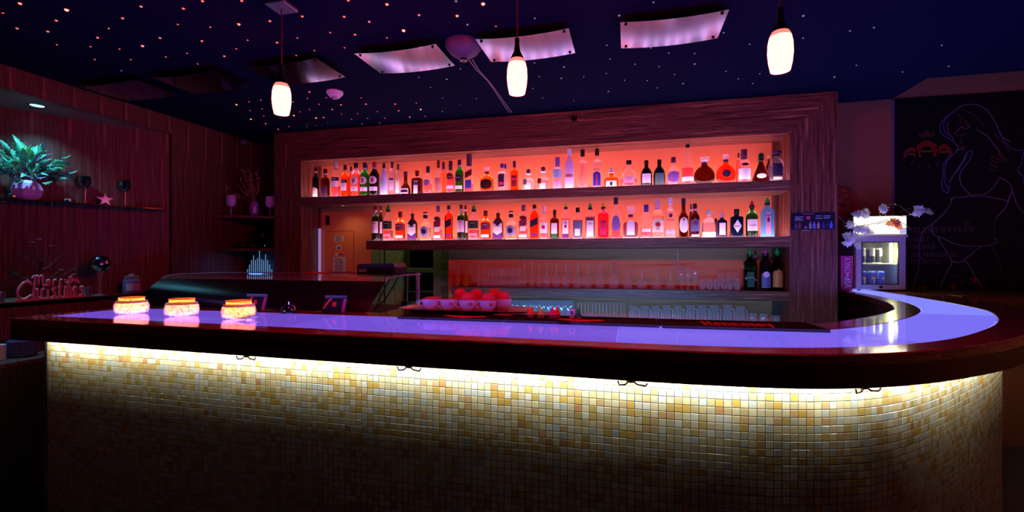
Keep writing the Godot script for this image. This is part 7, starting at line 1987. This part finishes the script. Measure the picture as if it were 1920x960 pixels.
func build_mural() -> void:
	var im := Image.create(900, 1256, false, Image.FORMAT_RGB8)
	im.fill(c8(11, 7, 8))
	var sc := 900.0 / MURAL.size.x
	for line in DRAWING.split("|"):
		var v := line.split(";")
		var head := v[0].split(" ")
		var col := c8(int(head[1]), int(head[2]), int(head[3]))
		var th := int(head[0])
		var ctrl := []
		for k in range(1, v.size()):
			var q := v[k].split_floats(" ")
			ctrl.append([(q[0] - MURAL.position.x) * sc, (MURAL.end.y - q[1]) * sc])
		var n := ctrl.size()
		for i in n - 1:
			var p := []
			for e in [i - 1, i, i + 1, i + 2]:
				var c: Array = ctrl[clampi(e, 0, n - 1)]
				p.append(Vector2(c[0], c[1]))
			var steps := int(p[1].distance_to(p[2])) + 1
			for j in steps:
				var s: Vector2 = p[1].cubic_interpolate(p[2], p[0], p[3], float(j) / steps)
				im.fill_rect(Rect2i(int(s.x) - th / 2, int(s.y) - th / 2, th, th), col)
	var tex := ImageTexture.create_from_image(im)
	var m := plain("mural_print", Color.WHITE, 0.7)
	m.albedo_texture = tex
	var st := SurfaceTool.new()
	st.begin(Mesh.PRIMITIVE_TRIANGLES)
	var c := [Vector3(MURAL.position.x, MURAL.position.y, 0), Vector3(MURAL.end.x, MURAL.position.y, 0), Vector3(MURAL.end.x, MURAL.end.y, 0), Vector3(MURAL.position.x, MURAL.end.y, 0)]
	var uv := [Vector2(0, 1), Vector2(1, 1), Vector2(1, 0), Vector2(0, 0)]
	for k in [0, 2, 1, 0, 3, 2]:
		st.set_uv(uv[k])
		st.set_normal(Vector3.BACK)
		st.add_vertex(c[k] + Vector3(0, 0, -5.0855))
	var t := thing("wall_graphic", "black wall panel with an outline drawing of a woman and a red crest", "mural")
	part("print", st.commit(), m, t)
	part("panel", boxm(Vector3(MURAL.position.x + MURAL.size.x / 2, MURAL.position.y + MURAL.size.y / 2, -5.093), Vector3(MURAL.size.x, MURAL.size.y, 0.0145)), plain("mural_board", c8(11, 7, 8), 0.7), t)
	part("edge_strip", boxm(Vector3(MURAL.position.x - 0.006, MURAL.position.y + MURAL.size.y / 2, -5.09), Vector3(0.010, MURAL.size.y, 0.02)), plain("mural_edge", c8(150, 130, 170), 0.4), t)
	var dim := plain("mural_words", c8(120, 86, 94), 0.7)
	var words := [["GENTLEMEN'S CLUB", 1.676, 0.060], ["CABARET", 1.59, 0.056], ["SHOW BAR", 1.523, 0.056], ["RELAX MASSAGE", 1.452, 0.056], ["WHIRLPOOL", 1.386, 0.056]]
	for e in words:
		var o := lettering(e[0], e[2], dim, t, Vector3.ZERO, Vector3.ZERO, "Droid Serif")
		var tm: TextMesh = o.mesh
		tm.horizontal_alignment = HORIZONTAL_ALIGNMENT_LEFT
		o.position = Vector3(2.425, e[1] - 0.02, -5.0845)
	var crest := plain("crest_red", c8(170, 40, 30), 0.6)
	var crest2 := plain("crest_gold", c8(170, 96, 50), 0.6)
	for s in [[2.535, 0.085, 0.10], [2.655, 0.13, 0.16], [2.79, 0.085, 0.115]]:
		var poly := PackedVector2Array()
		for k in 13:
			var a := PI * k / 12
			poly.append(Vector2(s[0] + cos(a) * s[1] * 0.72, 2.328 + sin(a) * s[2] * 0.95))
		for k in 13:
			var a := PI - PI * k / 12
			poly.append(Vector2(s[0] + cos(a) * s[1] * 0.46, 2.328 + sin(a) * s[2] * 0.62))
		part("crest_letter", platem(poly, -5.0852, -5.084), crest, t)
		part("crest_bar", boxm(Vector3(s[0], 2.328 + s[2] * 0.32, -5.0845), Vector3(s[1] * 1.1, 0.014, 0.0008)), crest2, t)
	for s in [2.59, 2.725]:
		part("crest_stroke", platem(PackedVector2Array([Vector2(s - 0.02, 2.328), Vector2(s + 0.022, 2.328), Vector2(s + 0.006, 2.44), Vector2(s - 0.006, 2.44)]), -5.0852, -5.0842), crest2, t)
	part("crest_crown", platem(PackedVector2Array([Vector2(2.60, 2.51), Vector2(2.71, 2.51), Vector2(2.72, 2.56), Vector2(2.69, 2.535), Vector2(2.655, 2.575), Vector2(2.62, 2.535), Vector2(2.59, 2.56)]), -5.0852, -5.0842), plain("crest_dark", c8(100, 62, 40), 0.6), t)
	for s in [[2.495, 1.145, 0.040], [2.635, 1.125, 0.045], [2.86, 1.135, 0.048], [3.02, 1.20, 0.046], [2.74, 2.26, 0.012], [2.60, 2.245, 0.012], [2.67, 2.24, 0.012], [2.54, 2.265, 0.012], [2.80, 2.27, 0.012]]:
		var poly := PackedVector2Array()
		for k in 10:
			var r: float = s[2] if k % 2 == 0 else s[2] * 0.36
			poly.append(Vector2(s[0] + sin(TAU * k / 10) * r, s[1] + cos(TAU * k / 10) * r))
		part("red_star" if s[2] > 0.02 else "small_star", platem(poly, -5.0852, -5.084), plain("star_print", c8(150, 32, 34), 0.7) if s[2] > 0.02 else dim, t)
